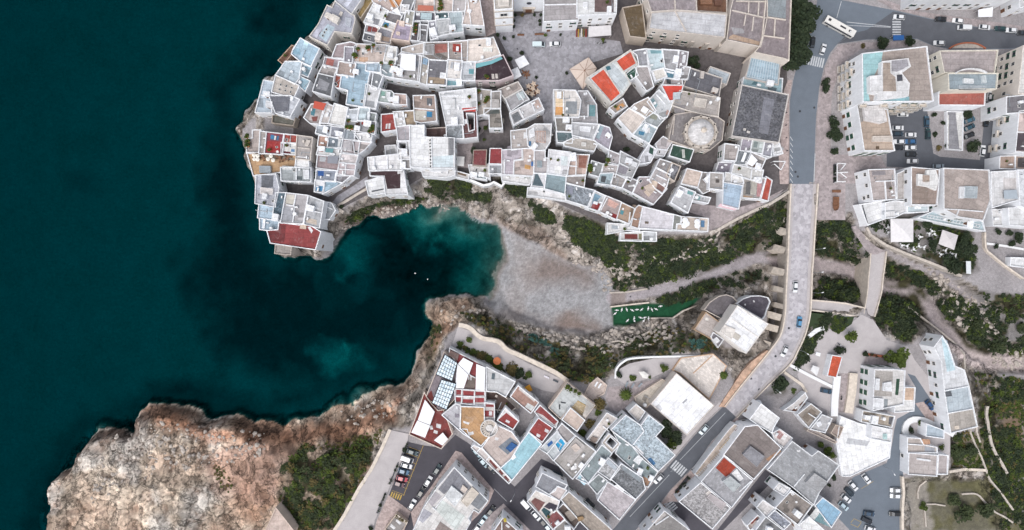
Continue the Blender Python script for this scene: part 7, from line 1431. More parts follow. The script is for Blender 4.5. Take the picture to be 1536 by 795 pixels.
# ------------------------------------------------------------------ vehicles
def carmesh(kind):
    """body along +x, 4.3 m long, wheels on z = 0"""
    Lh, Wh = (2.1, .87)
    prof = dict(car=[(-2.1, .35, .78), (-2.0, .32, .95), (-1.0, .3, 1.0), (1.0, .3, .97), (1.9, .34, .82), (2.12, .4, .68)],
                van=[(-2.5, .35, 1.5), (-2.4, .32, 1.9), (1.0, .3, 2.0), (1.1, .3, 1.3), (2.0, .34, 1.1), (2.3, .4, .75)])['van' if kind == 'van' else 'car']
    def loft(secs, m, w):
        mb_ = MB(); 
        for k in range(len(secs) - 1):
            (x0, b0, t0, w0), (x1, b1, t1, w1) = secs[k], secs[k + 1]
            A = [(x0, -w0, b0), (x0, -w0, t0 - .12), (x0, -w0 + .1, t0), (x0, w0 - .1, t0), (x0, w0, t0 - .12), (x0, w0, b0)]
            B = [(x1, -w1, b1), (x1, -w1, t1 - .12), (x1, -w1 + .1, t1), (x1, w1 - .1, t1), (x1, w1, t1 - .12), (x1, w1, b1)]
            for i in range(6): j = (i + 1) % 6; mb_.face([A[i], A[j], B[j], B[i]][::-1], m)
            if k == 0: mb_.face(A, m)
            if k == len(secs) - 2: mb_.face(B[::-1], m)
        return mb_
    wd = [Wh * (.86 if k in (0, len(prof) - 1) else 1) for k in range(len(prof))]
    body = loft([(x, b, t, w) for (x, b, t), w in zip(prof, wd)], 0, Wh)
    r = {}
    if kind == 'van':
        ws = MB(); ws.face([(1.03, -.78, 1.92), (1.03, .78, 1.92), (1.95, .74, 1.16), (1.95, -.74, 1.16)][::-1]); ws.face([(1.06, -.76, 1.96), (1.98, -.72, 1.18), (1.98, .72, 1.18), (1.06, .76, 1.96)])
    else:
        # glasshouse and roof
        body2 = [(-1.75, .95), (-1.25, 1.42), (.35, 1.46), (1.15, .98)]
        a = len(body.v)
        rf = [(-1.3, -.62, 1.44), (.4, -.62, 1.47), (.4, .62, 1.47), (-1.3, .62, 1.44)]; body.face(rf); body.face([(x, y, z - .06) for x, y, z in rf][::-1])
        for s in (-1, 1):
            for x0, x1, z1 in ((-1.3, -1.95, .96), (.4, 1.2, .98), (-.4, -.4, 1.0)):
                mbp = [(x0, s * .62, 1.45), (x0 + .1, s * .62, 1.45), (x1 + .1, s * .80, z1), (x1, s * .80, z1)]; body.face(mbp); body.face(mbp[::-1])
        ws = MB(); ws.face([(.42, -.6, 1.44), (1.15, -.74, 1.0), (1.15, .74, 1.0), (.42, .6, 1.44)]); ws.face([(.42, .6, 1.40), (1.15, .74, .98), (1.15, -.74, .98), (.42, -.6, 1.40)])
        rw = MB(); rw.face([(-1.32, .6, 1.41), (-1.9, .72, .98), (-1.9, -.72, .98), (-1.32, -.6, 1.41)]); rw.face([(-1.32, -.6, 1.37), (-1.9, -.72, .96), (-1.9, .72, .96), (-1.32, .6, 1.37)]); r['rear_window'] = rw.mesh('rear_window', M['glass'])
        sw = MB()
        for s in (-1, 1): q = [(-1.3, s * .625, 1.42), (.4, s * .625, 1.42), (1.05, s * .80, 1.0), (-1.85, s * .80, 1.0)]; sw.face(q); sw.face([(x, y - s * .02, z) for x, y, z in q][::-1])
        r['side_window'] = sw.mesh('side_window', M['glass'])
    r['body'] = body.mesh('body', M['paint']); r['windscreen'] = ws.mesh('windscreen', M['glass'])
    mb = MB(); mb.tube((0, -.11, 0), (0, .11, 0), .32, n=14); mb.tube((0, -.12, 0), (0, .12, 0), .17, n=10, m=1); r['wheel'] = mb.mesh('wheel', [M['tyre'], M['steel']])
    mb = MB(); mb.box((0, 0, 0), (.10, .34, .16)); r['headlight'] = mb.mesh('headlight', M['lamp'])
    return r
CARS = {}
for k in ('car', 'van'):
    ms = carmesh(k); t = bpy.data.objects.new('parked_' + k, None); f = 2.05 if k == 'car' else 2.24
    lst = [('body', (0, 0, 0)), ('windscreen', (0, 0, 0))] + ([('rear_window', (0, 0, 0)), ('side_window', (0, 0, 0))] if k == 'car' else [])
    CARS[k] = (lst, ms, f)
def car(label, p, ang, color, kind='car', z=None, group=None, s=1.0):
    """ang: photograph direction of the bonnet in degrees, 0 = right, 90 = up"""
    lst, ms, f = CARS[kind]
    x, y = W3(p, .8); g = z if z is not None else .02
    if z is None and abs(hz(x, y)) > .5: g = hz(x, y)
    t = empty('parked_' + kind, (x, y, g), label, kind, group, R(ang)); t.scale = (s,) * 3
    for nm, l in lst: obj(nm, ms[nm], t, color if nm == 'body' else None, l)
    for sx in (-1.3, 1.32):
        for sy in (-.80, .80): obj('wheel', ms['wheel'], t, loc=(sx * (1.1 if kind == 'van' else 1), sy, .32))
    for sy in (-.58, .58): obj('headlight', ms['headlight'], t, loc=(f, sy, .66))
    return t
WH, SV, BK, DB, GN, BL, RD, LB = 'd6d8db', 'a9b2b8', '17181b', '1f3442', '1d3a3d', '2a5a86', 'a3122f', '88a6b3'
g_ = 'cars on the viaduct and its road'
car('white pick-up-like car driving on the straight part of the viaduct', pt('Q 988,155'), -92, WH, z=.05, group=g_); car('light blue car on the curve of the viaduct', pt('Q 1020,425'), 84, '4f86ad', z=.05, group=g_); car('white car with a dark glass roof where the viaduct bends', pt('Q 905,650'), -115, WH, z=.05, group=g_)
car('silver-white car on the road beside the huge white roof', pt('R 285,535'), -130, 'c5d2d8', group=g_)
car('white pick-up parked at the red-edged wall of the main street', pt('Z2 362,215'), -135, WH, group=g_)
car('pale van standing on the square before the church', pt('Z6 678,512'), 0, 'c9d8dc', 'van'); car('white hatchback following the van on the square', pt('Z6 865,505'), 180, WH); 
car('black car waiting beside the tree row', pt('I 830,440'), 82, BK); car('white car with a dark roof window heading down to the zebra crossing', pt('I 940,515'), 72, WH)
g_ = 'vehicles along the avenue at the top right'
car('white car on the avenue at the second zebra crossing', pt('ZD 70,200'), 174, WH, group=g_); car('black car parked on the avenue pavement, first in the kerb row', pt('ZD 560,222'), 176, BK, group=g_); car('white car with a black roof in the kerb row of the avenue', pt('ZD 762,245'), 170, 'e0e0e2', group=g_); car('white van-like car driving in the middle of the avenue', pt('ZD 828,325'), 178, WH, 'van', group=g_)
car('white hatchback in the kerb row beside the driving van', pt('ZD 1075,318'), -6, WH, group=g_); car('dark green car between two white ones in the kerb row', pt('ZD 1260,335'), 175, GN, group=g_); car('white saloon near the right end of the kerb row', pt('ZD 1390,355'), 176, WH, group=g_); car('dark car cut by the right edge of the avenue', pt('ZD 1530,385'), 176, BK, group=g_); car('white car at the lower kerb of the avenue by the orange planter', pt('ZD 540,505'), 178, WH, group=g_)
g_ = 'cars in the walled car court'
for lab, q, a, c in (('white car with a blue windscreen under the balcony wall of the car court', 'K 607,135', 0, WH), ('white car alone at the house wall of the car court', 'K 570,240', 0, WH), ('dark blue car below the lone white one at the house wall', 'K 565,285', 0, DB), ('white car in the outer row, upper', 'K 668,293', 0, WH), ('white car at the house wall beside a blue one', 'K 580,345', 180, WH), ('bright blue car in the outer row', 'K 665,344', 180, BL),
    ('black car at the lower end of the house wall', 'K 570,390', 0, BK), ('white car in the outer row below the blue one', 'K 668,392', 180, WH), ('black car in the outer row, second from the bottom', 'K 672,442', 0, BK), ('white car with a black bonnet, bottom of the outer row', 'K 682,495', 180, 'd8d8da'), ('dark blue van-like car along the court island, upper', 'K 790,190', 90, '2c4a5e'), ('dark green car along the court island, lower', 'K 800,285', 90, GN),
    ('teal blue car slanted at the ramp, top of three', 'K 1120,180', 20, '2f5668'), ('dark teal car slanted at the ramp, middle of three', 'K 1120,235', 25, '1f4250'), ('near-black car slanted at the ramp, lowest of three', 'K 1118,297', 22, BK), ('black car on the narrow lane right of the ramp', 'K 1246,188', 85, BK), ('white car on the narrow lane below the black one', 'K 1220,415', 82, WH), ('silver car hidden behind the terrace house wall', 'K 880,535', 0, '8c98a2'), ('white van at the top of the narrow lane', 'J 1275,738', 80, WH)):
    car(lab, pt(q), a, c, group=g_)
car('petrol blue car parked on the lane below the diagonal white house', pt('N 815,245'), -52, '14406e'); car('dark blue car on the paved drive', pt('R 1225,238'), -12, '24435a')
g_ = 'cars in the eastern car park'
for lab, q, a, c in (('white car nearest the white platform rim in the eastern car park', 'O 325,400', -52, WH), ('white car at the top of the slanted row in the eastern car park', 'O 225,455', -48, WH), ('dark blue car second in the slanted row', 'O 195,502', -45, '1c2c38'), ('white car with a black roof, third in the slanted row', 'O 170,552', -40, WH), ('pale blue car at the bottom of the slanted row', 'O 150,610', -40, 'a9bcc6'), ('slate-blue car in the middle of the eastern car park', 'O 347,668', -8, '30465c'), ('black car below the slate-blue one', 'O 330,720', -25, '1a1d26'), ('white car at the bottom edge of the eastern car park', 'O 355,785', -18, WH),
    ('white car with a dark windscreen at the lane wall', 'O 552,488', 180, WH), ('white car close below another at the lane wall', 'O 552,532', 180, WH), ('black car at the lane wall near the bottom', 'O 545,670', 180, BK)):
    car(lab, pt(q), a, c, group=g_)
g_ = 'cars in the southern town streets'
for lab, q, a, c, k in (('dark green car at the top of the marked bays', 'W 248,402', -18, '173a42', 'car'), ('white van in the marked bays', 'W 212,455', -20, 'dadadc', 'van'), ('white car in the marked bays below the van', 'W 203,505', -15, WH, 'car'), ('blue car in the marked bays', 'W 180,550', -15, '2b5a7c', 'car'), ('bright red car in the marked bays', 'W 168,605', -15, RD, 'car'), ('dark red-black car at the end of the marked bays', 'W 145,645', -18, '4a1626', 'car'),
    ('dark green car at the kerb opposite the bays', 'W 440,535', 58, '17343a', 'car'), ('white car at the kerb opposite the bays', 'W 370,625', 58, WH, 'car'), ('black car at the kerb below the white one', 'W 315,710', 58, BK, 'car'), ('white car lowest at the kerb of the bays street', 'X 862,598', 60, WH, 'car'),
    ('light blue car at the balcony wing, upper', 'W 742,402', -48, LB, 'car'), ('pale grey-blue car at the balcony wing, lower', 'W 795,482', -48, 'a5bcc6', 'car'), ('black car behind the pale ones at the balcony wing', 'W 855,525', -48, BK, 'car'),
    ('white van at the corner of the rust-brown terraces', 'T 355,603', -48, WH, 'van'), ('white car behind the corner van', 'T 430,685', -48, WH, 'car'), ('black car near the bottom edge below the corner van', 'T 490,745', -48, BK, 'car'), ('pale car cut by the bottom edge below the corner van', 'T 525,782', -48, 'b5c2c6', 'car'), ('dark teal car in the alley at the street fork', 'T 595,370', -25, '123844', 'car'),
    ('black car between the two triangular houses', 'T 82,648', 52, '0f1113', 'car'), ('pale blue car between the two triangular houses', 'T 22,720', 52, 'b5ccd6', 'car'), ('white car at the bottom edge between the triangular houses', 'T -20,775', 52, WH, 'car'), ('dark car in the narrow alley by the greige corner roof', 'T 845,590', -45, BK, 'car')):
    car(lab, pt(q), a, c, k, group=g_)
# bus
c_ = W3(pt('I 1118,275'), 2.5); b_ = empty('city_bus', (*c_, .02), 'long white bus turning at the junction', 'bus', None, R(-29)); b_.scale = (1.0, 1.0, 1)
mb = MB(); mb.box((0, 0, 1.65), (12.2, 2.55, 2.5)); me = mb.mesh('body', M['paint']); o = obj('body', me, b_, 'd9d7d3'); md = o.modifiers.new('bevel', 'BEVEL'); md.width = .22; md.segments = 3
for nm, p, d, m in (('window_band', (0, 1.27, 2.0), (11.2, .06, .95), 'glass'), ('window_band', (0, -1.27, 2.0), (11.2, .06, .95), 'glass'), ('windscreen', (-6.09, 0, 1.9), (.06, 2.2, 1.3), 'glass'), ('rear_window', (6.09, 0, 2.1), (.06, 2.0, .8), 'glass'), ('roof_hatch', (-4.6, .1, 2.95), (1.0, .9, .14), 'dark'), ('roof_hatch', (1.0, 0, 2.95), (2.3, .55, .16), 'dark'), ('roof_hatch', (3.9, 0, 2.95), (.9, .8, .14), 'dark'), ('headlight', (-6.1, .9, .8), (.08, .4, .25), 'lamp'), ('headlight', (-6.1, -.9, .8), (.08, .4, .25), 'lamp')):
    mb = MB(); mb.box((0, 0, 0), d); obj(nm, mb.mesh(nm, M[m]), b_, loc=p)
for sx in (-3.9, 3.2):
    for sy in (-1.2, 1.2): obj('wheel', CARS['car'][1]['wheel'], b_, loc=(sx, sy, .48), scale=(1.5, 1.3, 1.5))
# scooters
def scooter(label, p, ang, color='2a2c30', group=None):
    x, y = W3(p, .5); t = empty('scooter', (x, y, hz(x, y) if abs(hz(x, y)) > .5 else .02), label, 'scooter', group, R(ang)); mb = MB(); mb.box((-.25, 0, .55), (.9, .3, .4)); mb.box((.45, 0, .75), (.14, .32, .8)); mb.box((.1, 0, .3), (.6, .26, .12)); obj('body', mb.mesh('body', M['paint']), t, color)
    mb = MB(); mb.box((-.25, 0, .82), (.75, .28, .12)); obj('seat', mb.mesh('seat', M['tyre']), t)
    mb = MB(); mb.tube((.5, -.35, 1.1), (.5, .35, 1.1), .035, n=6); obj('handlebar', mb.mesh('handlebar', M['dark']), t)
    for sx in (-.6, .6): obj('wheel', CARS['car'][1]['wheel'], t, loc=(sx, 0, .25), scale=(.78, .5, .78))
g_ = 'scooters parked on the forecourt'
scooter('white scooter by the pale forecourt tree, upper one', pt('Z8 1065,282'), -30, WH, g_); scooter('white scooter by the pale forecourt tree, lower one', pt('Z8 1045,305'), -30, WH, g_)
scooter('white scooter in front of the pale cafe awning', pt('Z6 1360,500'), 10, 'd0d2d4', None); scooter('black scooter beside the white one at the cafe awning', pt('Z6 1430,495'), 20, BK, None); scooter('dark scooter alone on the tan lane by the hut wall', pt('R 1342,292'), 80, '3a3c40', None)
# ------------------------------------------------------------------ canopies, parasols, tables, seats
def canopy(label, s, z, color, peak=0.0, name='canopy', valance=.25, cat='canopy', group=None, base=None, ribs=0):
    """fabric roof on posts: outline, height above ground, colour, height of its peak"""
    p = ccw(wp(s, z)); c = cent(p); g = (0.0 if abs(hz(*c)) < .6 else hz(*c)) if base is None else base; t = empty(name, (*c, g), label, cat, group); mb = MB(); zz = z
    n = len(p)
    for i in range(n):
        a, b = p[i], p[(i + 1) % n]
        mb.face([(a[0] - c[0], a[1] - c[1], zz - g), (b[0] - c[0], b[1] - c[1], zz - g), (0, 0, zz - g + peak)]); mb.face([(a[0] - c[0], a[1] - c[1], zz - g - valance), (b[0] - c[0], b[1] - c[1], zz - g - valance), (b[0] - c[0], b[1] - c[1], zz - g), (a[0] - c[0], a[1] - c[1], zz - g)])
        mb.face([(a[0] - c[0], a[1] - c[1], zz - g - .05), (0, 0, zz - g + peak - .05), (b[0] - c[0], b[1] - c[1], zz - g - .05)])
    obj('roof_cloth', mb.mesh('roof_cloth', M['canvas']), t, color)
    for v in inset(p, .15):
        mb = MB(); mb.tube((v[0] - c[0], v[1] - c[1], 0), (v[0] - c[0], v[1] - c[1], zz - g - .04), .05, n=6); obj('post', mb.mesh('post', M['frame']), t)
    if ribs:
        mb = MB(); pts = [(Vector(p[i]).lerp(Vector(p[(i + 1) % n]), f)) for i in range(n) for f in (0, .5)]
        for v in pts: mb.tube((v.x - c[0], v.y - c[1], zz - g + .05), (0, 0, zz - g + peak + .05), .06, n=5)
        obj('rib', mb.mesh('rib', M['wood']), t); mb = MB(); mb.tube((0, 0, zz - g + peak), (0, 0, zz - g + peak + .5), .18, .05, 8); obj('finial', mb.mesh('finial', M['wood']), t)
    return t
canopy('huge square beige sunshade with dark ribs at the edge of the square', 'Z7 1185,335 1405,197 1500,325 1340,575', 3.4, 'cdbdb2', .9, 'sunshade', cat='sunshade', ribs=1)
canopy('white cafe canopy on the square, upper of two', 'Z7 552,228 660,175 722,275 610,332', 2.9, 'W', .35, group='white cafe canopies on the square'); canopy('white cafe canopy on the square, lower of two by the dark brown terrace', 'Z7 512,345 588,310 634,412 530,468', 2.9, 'W', .35, group='white cafe canopies on the square')
canopy('pale awning stretched over the cafe seats under the tall white house', 'Z6 1252,305 1510,288 1512,405 1248,425', 3.2, 'cfcdcf', .05, 'awning', cat='awning')
canopy('square white parasol in the grey court above the cove', 'E 426,458 496,460 490,534 424,530', 2.9, 'e0dedc', .25, 'parasol', cat='parasol')
canopy('big square white marquee in the garden restaurant', 'L 512,195 686,195 686,374 514,374', 3.4, 'd8d6d8', 1.2, 'marquee', cat='marquee')
canopy('tilted greyish-white marquee among the dark trees', 'L 912,280 1030,322 1000,434 880,388', 3.2, 'c9c4c6', .8, 'marquee', cat='marquee')
canopy('white awning on the pavement of the avenue', 'ZD 1000,112 1170,82 1165,195 1000,200', 3.2, 'W', .05, 'awning', cat='awning')
canopy('white awning at the top edge by the avenue bus shelter', 'ZD 140,-20 275,-25 275,42 140,52', 3.2, 'd9d6d8', .05, 'awning', cat='awning')
canopy('blue shelter roof on the avenue verge', 'ZD 0,412 125,412 125,470 0,475', 2.6, '1f5a9a', .05, 'shelter', cat='bus shelter')
canopy('white square parasol on the drive terrace below the scooters', 'Z8 765,522 840,550 810,645 735,580', 2.6, 'd8d8da', .2, 'parasol', cat='parasol')
canopy('small white parasol in the garden restaurant beside the seats', 'L 1092,520 1128,522 1130,620 1095,615', 2.6, 'd0d4d8', .1, 'awning', cat='awning')
canopy('round-edged yellow parasol on the corner of the brown-roofed house', 'T 180,705 200,702 206,728 186,735', 10.5, 'b3a23a', .3, 'parasol', cat='parasol', base=8.4)
canopy('small wooden-topped pavilion on the crescent terrace', 'U 1015,195 1055,190 1090,215 1080,245 1045,240', 2.6, 'dcdad6', .3, 'pavilion', cat='pavilion')
# white open frames of the pergola by the street and at the restaurant
def frame(label, lines_, z, group=None):
    a = W3(px(lines_[0])[0], z); t = empty('pergola_frame', (*a, 0), label, 'pergola', group)
    for s in lines_:
        q = [Vector((x - a[0], y - a[1], z)) for x, y in wp(s, z)]; mb = MB()
        for u, v in zip(q, q[1:]): mb.tube(u, v, .2, n=4)
        obj('beam', mb.mesh('beam', M['white']), t)
        for v in (q[0], q[-1]): mb = MB(); mb.tube((v.x, v.y, 0), (v.x, v.y, z - .05), .1, n=6); obj('post', mb.mesh('post', M['white']), t)
frame('white zigzag pergola frame with comb-like arms beside the street', ['Y 1003,640 1003,785', 'Y 1003,640 1070,642', 'Y 1003,710 1085,708', 'Y 1003,780 1068,780', 'Y 1068,645 1030,690', 'Y 1030,715 1075,750'], 3.0)
frame('white open restaurant frame with a diagonal brace by the street pavement', ['Y 512,625 605,625', 'Y 605,625 572,690', 'Y 572,690 520,645'], 3.0)
# parasols of the star-shaped cafe, white terrace umbrellas
def parasol(label, p, r, z, color, n=6, group=None, star=.0, base=None, i=[0]):
    i[0] += 1; x, y = W3(p, z); g = base if base is not None else 0.0; t = empty('parasol', (x, y, g), label, 'parasol', group, i[0] * .7); mb = MB(); hgt = z - g
    rim = []
    for k in range(n * 2 if star else n):
        rr = r * (1 - star if (star and k % 2) else 1); a = 2 * math.pi * k / (n * 2 if star else n); rim.append((rr * math.cos(a), rr * math.sin(a), hgt - .35))
    for k in range(len(rim)): a, b = rim[k], rim[(k + 1) % len(rim)]; mb.face([a, b, (0, 0, hgt)]); mb.face([(a[0], a[1], a[2] - .02), (0, 0, hgt - .03), (b[0], b[1], b[2] - .02)])
    obj('shade', mb.mesh('shade', M['canvas']), t, color); mb = MB(); mb.tube((0, 0, 0), (0, 0, hgt + .05), .04, n=6); obj('pole', mb.mesh('pole', M['wood']), t)
star = 'star-shaped beige cafe parasols at the corner of the square'
for q in ('Z7 772,500', 'Z7 712,528', 'Z7 762,555', 'Z7 700,602', 'Z7 755,620', 'Z7 820,588'): parasol('star-shaped beige cafe parasol in the cluster at the corner of the square', pt(q), 1.25, 2.5, 'cdb9a6', 5, star, .5)
wt = 'small white umbrellas on the ochre sea terrace'
OZ = 6.8
for q in ('ZB 262,672', 'ZB 330,685', 'ZB 268,748', 'ZB 330,755', 'ZB 585,690', 'ZB 628,770', 'ZB 530,748'): parasol('small white umbrella among the tables of the ochre sea terrace', pt(q), .75, OZ + 2.1, 'e2ddd4', 8, wt, 0, OZ)
g8 = 'white umbrellas on the cliff-end terrace'
for q in ('H 912,360', 'H 905,400', 'H 925,385', 'H 1005,372', 'H 1005,400'): parasol('white umbrella on the cliff-end terrace', pt(q), 1.1, 9.6, 'W', 8, g8, 0, 7.4)
parasol('round white parasol on the street side of the flat white house, upper', pt('R 705,335'), 1.4, 3.0, 'W', 10, 'round parasols by the main road'); parasol('round white parasol on the street side of the flat white house, lower', pt('R 645,405'), 1.4, 3.0, 'W', 10, 'round parasols by the main road')
def bench_table(label, p, ang, z, top='white', seats=4, group=None, s=1.0):
    x, y = W3(p, z + .7); t = empty('table_set', (x, y, z), label, 'table with chairs', group, R(ang)); t.scale = (s,) * 3
    for nm, me in TABLE(top)[:1]: obj(nm, me, t)
    for nm, me in TABLE(top)[1:2]: obj(nm, me, t)
    for k in range(seats): a = k * 2 * math.pi / seats; obj('chair', TABLE(top)[2][1], t, loc=(.85 * math.cos(a), .85 * math.sin(a), 0), rot=(0, 0, a))
_tb = {}
def TABLE(m):
    if m not in _tb:
        a = MB(); a.tube((0, 0, .70), (0, 0, .75), .5, n=14); b = MB(); b.tube((0, 0, 0), (0, 0, .7), .05, n=6); b.tube((0, 0, 0), (0, 0, .04), .3, n=10)
        c = MB(); c.box((0, 0, .43), (.5, .5, .08)); c.box((.24, 0, .7), (.06, .5, .5))
        for sx in (-.2, .2):
            for sy in (-.2, .2): c.box((sx, sy, .2), (.05, .05, .4))
        _tb[m] = [('table_top', a.mesh('table_top', M[m])), ('table_leg', b.mesh('table_leg', M['dark'])), ('chair', c.mesh('chair', M[m]))]
    return _tb[m]
lw = 'white garden tables with chairs on the green lawn'
for k, q in enumerate(('225,325', '212,350', '262,322', '300,320', '340,325', '375,320', '410,320', '460,312', '487,320', '517,316', '550,295', '305,402', '355,385', '357,405', '402,380', '432,380', '425,405', '462,385')):
    bench_table('white garden table with chairs on the green lawn in the gully', pt('Z4 ' + q), k * 37, -14.0, 'white', 2, lw, .7)
st = 'dark tables with chairs under the cafe umbrellas'
for k, q in enumerate(('Z7 735,540', 'Z7 790,535', 'Z7 735,580', 'Z7 790,615', 'Z7 660,375', 'Z7 700,385', 'Z7 690,410')): bench_table('dark cafe table with chairs at the corner of the square', pt(q), k * 31, .01, 'wood', 4, st)
ot = 'tables with chairs on the ochre sea terrace'
for k, q in enumerate(('ZB 300,715', 'ZB 420,690', 'ZB 450,730', 'ZB 700,690', 'ZB 755,720', 'ZB 770,760', 'ZB 900,730', 'ZB 930,700', 'ZB 850,760')): bench_table('small table with chairs on the ochre sea terrace', pt(q), k * 50, OZ, 'wood', 2, ot)
rt_ = 'white restaurant tables in the dark garden'
for k, q in enumerate(('L 830,290', 'L 810,310', 'L 850,312', 'L 740,335', 'L 770,415', 'L 730,405', 'L 600,400', 'L 640,405', 'L 690,430', 'L 900,470', 'L 935,440', 'L 940,475', 'L 985,465', 'L 1010,480', 'L 495,260', 'L 495,300')): bench_table('white table with chairs in the garden restaurant under the dark trees', pt(q), k * 41, hz(*W3(pt(q))), 'white', 3, rt_, .9)
# café with striped seats
def seatrow(label, p, color, ang, group):
    x, y = W3(p, .6); t = empty('cafe_bench', (x, y, .01), label, 'bench', group, R(ang)); mb = MB(); mb.box((0, 0, .42), (3.0, .45, .1)); mb.box((0, .22, .7), (3.0, .07, .5)); obj('seat', mb.mesh('seat', M['canvas']), t, color)
    mb = MB()
    for sx in (-1.2, 1.2): mb.box((sx, 0, .2), (.1, .4, .4))
    obj('leg', mb.mesh('leg', M['dark']), t)
for k, (q, c, n) in enumerate((('Z6 1115,378', '8a2f2a', 'dark red'), ('Z6 1135,380', 'c2a040', 'yellow'), ('Z6 1170,375', 'e0dcd4', 'white'), ('Z6 1195,378', '7a6a30', 'olive'), ('Z6 1222,380', '9a3a2a', 'brick red'))): seatrow(n + ' bench in the striped row of cafe seats beside the pale awning', pt(q), c, 88, 'striped cafe benches by the tall white house')
# benches, planters, posts
def planter(label, s, z0, hgt, plants=True, cat='planter', fill='leaf5', wallm='dark'):
    p = ccw(wp(s, z0 + hgt)); c = cent(p); t = empty('planter', (*c, z0), label, cat); q = inset(p, .15); mb = MB(); mb.ring(p, z0, z0 + hgt); mb.band(p, q, z0 + hgt); mb.ring(q, z0 + hgt - .15, z0 + hgt, out=False); mb.tri_poly([q], z0 + hgt - .14); obj('box', mb.mesh('box', M[wallm], (*c, z0)), t)
    if plants:
        rnd = random.Random(len(label)); mb = MB(); n = max(3, int(abs(area(p)) * 1.6)); xs_, ys_ = [a for a, b in p], [b for a, b in p]
        while n > 0:
            v = (rnd.uniform(min(xs_), max(xs_)), rnd.uniform(min(ys_), max(ys_)))
            if inside(v, p): leaf_quads(mb, (v[0], v[1], z0 + hgt + .1), .5, 16, .2, rnd); n -= 1
        obj('foliage', mb.mesh('foliage', M[fill], (*c, z0)), t)
planter('long dark hedge planter, upper of three along the promenade', 'X 822,118 830,122 790,228 774,224', .3, .5); planter('long dark hedge planter, middle of three along the promenade', 'X 748,278 758,282 694,445 682,442', .3, .5); planter('hedge planter at the lower end beside the tactile strip of the promenade', 'X 648,512 658,516 600,668 584,664', .3, .5)
planter('olive hedge planter at the corner of the grey garden roof', 'X 738,668 828,735 815,752 728,690', 3.0, .5, fill='leaf3', wallm='cream')
planter('low dark bench-planter on the terrace by the bridge head', 'B2 1275,76 1338,76 1338,96 1275,95', .02, .5, False, 'planter', wallm='wood')
planter('dark hedge planter on the black-and-white pergola square', 'Z9 778,310 806,310 806,395 778,395', .13, .8); planter('second dark hedge planter on the pergola square', 'Z9 778,400 806,400 806,455 778,455', .13, .8); planter('third dark hedge planter on the pergola square', 'Z9 776,475 804,475 804,545 776,545', .13, .8)
planter('long dark hedge along the main street pavement by the corner roof', 'S 65,500 160,385 175,398 75,515', .13, .8); planter('short dark hedge along the main street, beside the wooden pergola', 'S 318,205 352,165 365,178 330,220', .13, .8); planter('short dark hedge along the main street, between two wooden pergolas', 'S 195,335 235,300 245,315 205,350', .13, .8); planter('small dark hedge box at the street corner', 'S 400,115 435,75 448,88 412,130', .13, .8)
planter('half-round gravel planter inside the orange kerb ring on the avenue', 'J 985,370 1010,352 1060,338 1105,333 1160,338 1200,352 1225,370', .02, .3, False, wallm='stone')
planter('row of dark potted plants along the forecourt wall by the bright olive tree', 'M 330,562 480,582 478,600 328,580', .03, .7, wallm='terracotta')
def bench(label, s, z):
    q = wp(s, z); c = ((q[0][0] + q[1][0]) / 2, (q[0][1] + q[1][1]) / 2); a = math.atan2(q[1][1] - q[0][1], q[1][0] - q[0][0]); L = math.hypot(q[1][0] - q[0][0], q[1][1] - q[0][1]); t = empty('bench', (*c, z), label, 'bench', None, a); mb = MB(); mb.box((0, 0, .45), (L, .5, .1)); obj('seat', mb.mesh('seat', M['wood']), t); mb = MB(); mb.box((0, .24, .75), (L, .06, .45)); obj('backrest', mb.mesh('backrest', M['wood']), t)
    for s_ in (-1, 1): mb = MB(); mb.box((s_ * (L / 2 - .3), 0, .2), (.12, .45, .4)); obj('leg', mb.mesh('leg', M['dark']), t)
bench('long dark bench on the forecourt, tower side', 'Z6 430,408 508,408', .01); bench('long dark bench on the forecourt, right side', 'Z6 630,400 735,398', .01)
# wooden boat on the bridge-head terrace
c_ = W3(pt('B2 1298,182'), .5); bt = empty('wooden_boat', (*c_, .02), 'old brown wooden boat displayed on the terrace by the bridge head', 'boat', None, R(-92)); mb = MB(); mb2 = MB(); n = 12
sec = []
for k in range(n + 1):
    u = k / n; x = -2.6 + 5.2 * u; w = 1.25 * math.sin(math.pi * min(1, max(.0, .12 + .80 * (1 - u) + .0)) ) ** .6 if u > .45 else 1.15; w = max(w, .05) if u < 1 else .04; sec.append((x, w, .75 + .3 * max(0, u - .6)))
for k in range(n):
    (x0, w0, h0), (x1, w1, h1) = sec[k], sec[k + 1]
    for s in (-1, 1):
        mb.face([(x0, s * w0, h0), (x1, s * w1, h1), (x1, s * w1 * .55, .05), (x0, s * w0 * .55, .05)]); mb.face([(x0, s * w0 * .88, h0), (x1, s * w1 * .88, h1), (x1, s * w1, h1), (x0, s * w0, h0)]); mb.face([(x0, s * w0 * .88, h0), (x1, s * w1 * .88, h1), (x1, s * w1 * .5, .22), (x0, s * w0 * .5, .22)])
    mb.face([(x0, -w0 * .55, .2), (x1, -w1 * .55, .2), (x1, w1 * .55, .2), (x0, w0 * .55, .2)])
mb.face([(sec[0][0], -1.15, .75), (sec[0][0], 1.15, .75), (sec[0][0], .63, .05), (sec[0][0], -.63, .05)])
obj('hull', mb.mesh('hull', M['wood']), bt)
for k in (-1.4, -.2, 1.0): m2 = MB(); m2.box((k, 0, .6), (.3, 2.0 if k < .5 else 1.7, .07)); obj('thwart', m2.mesh('thwart', M['wood']), bt)
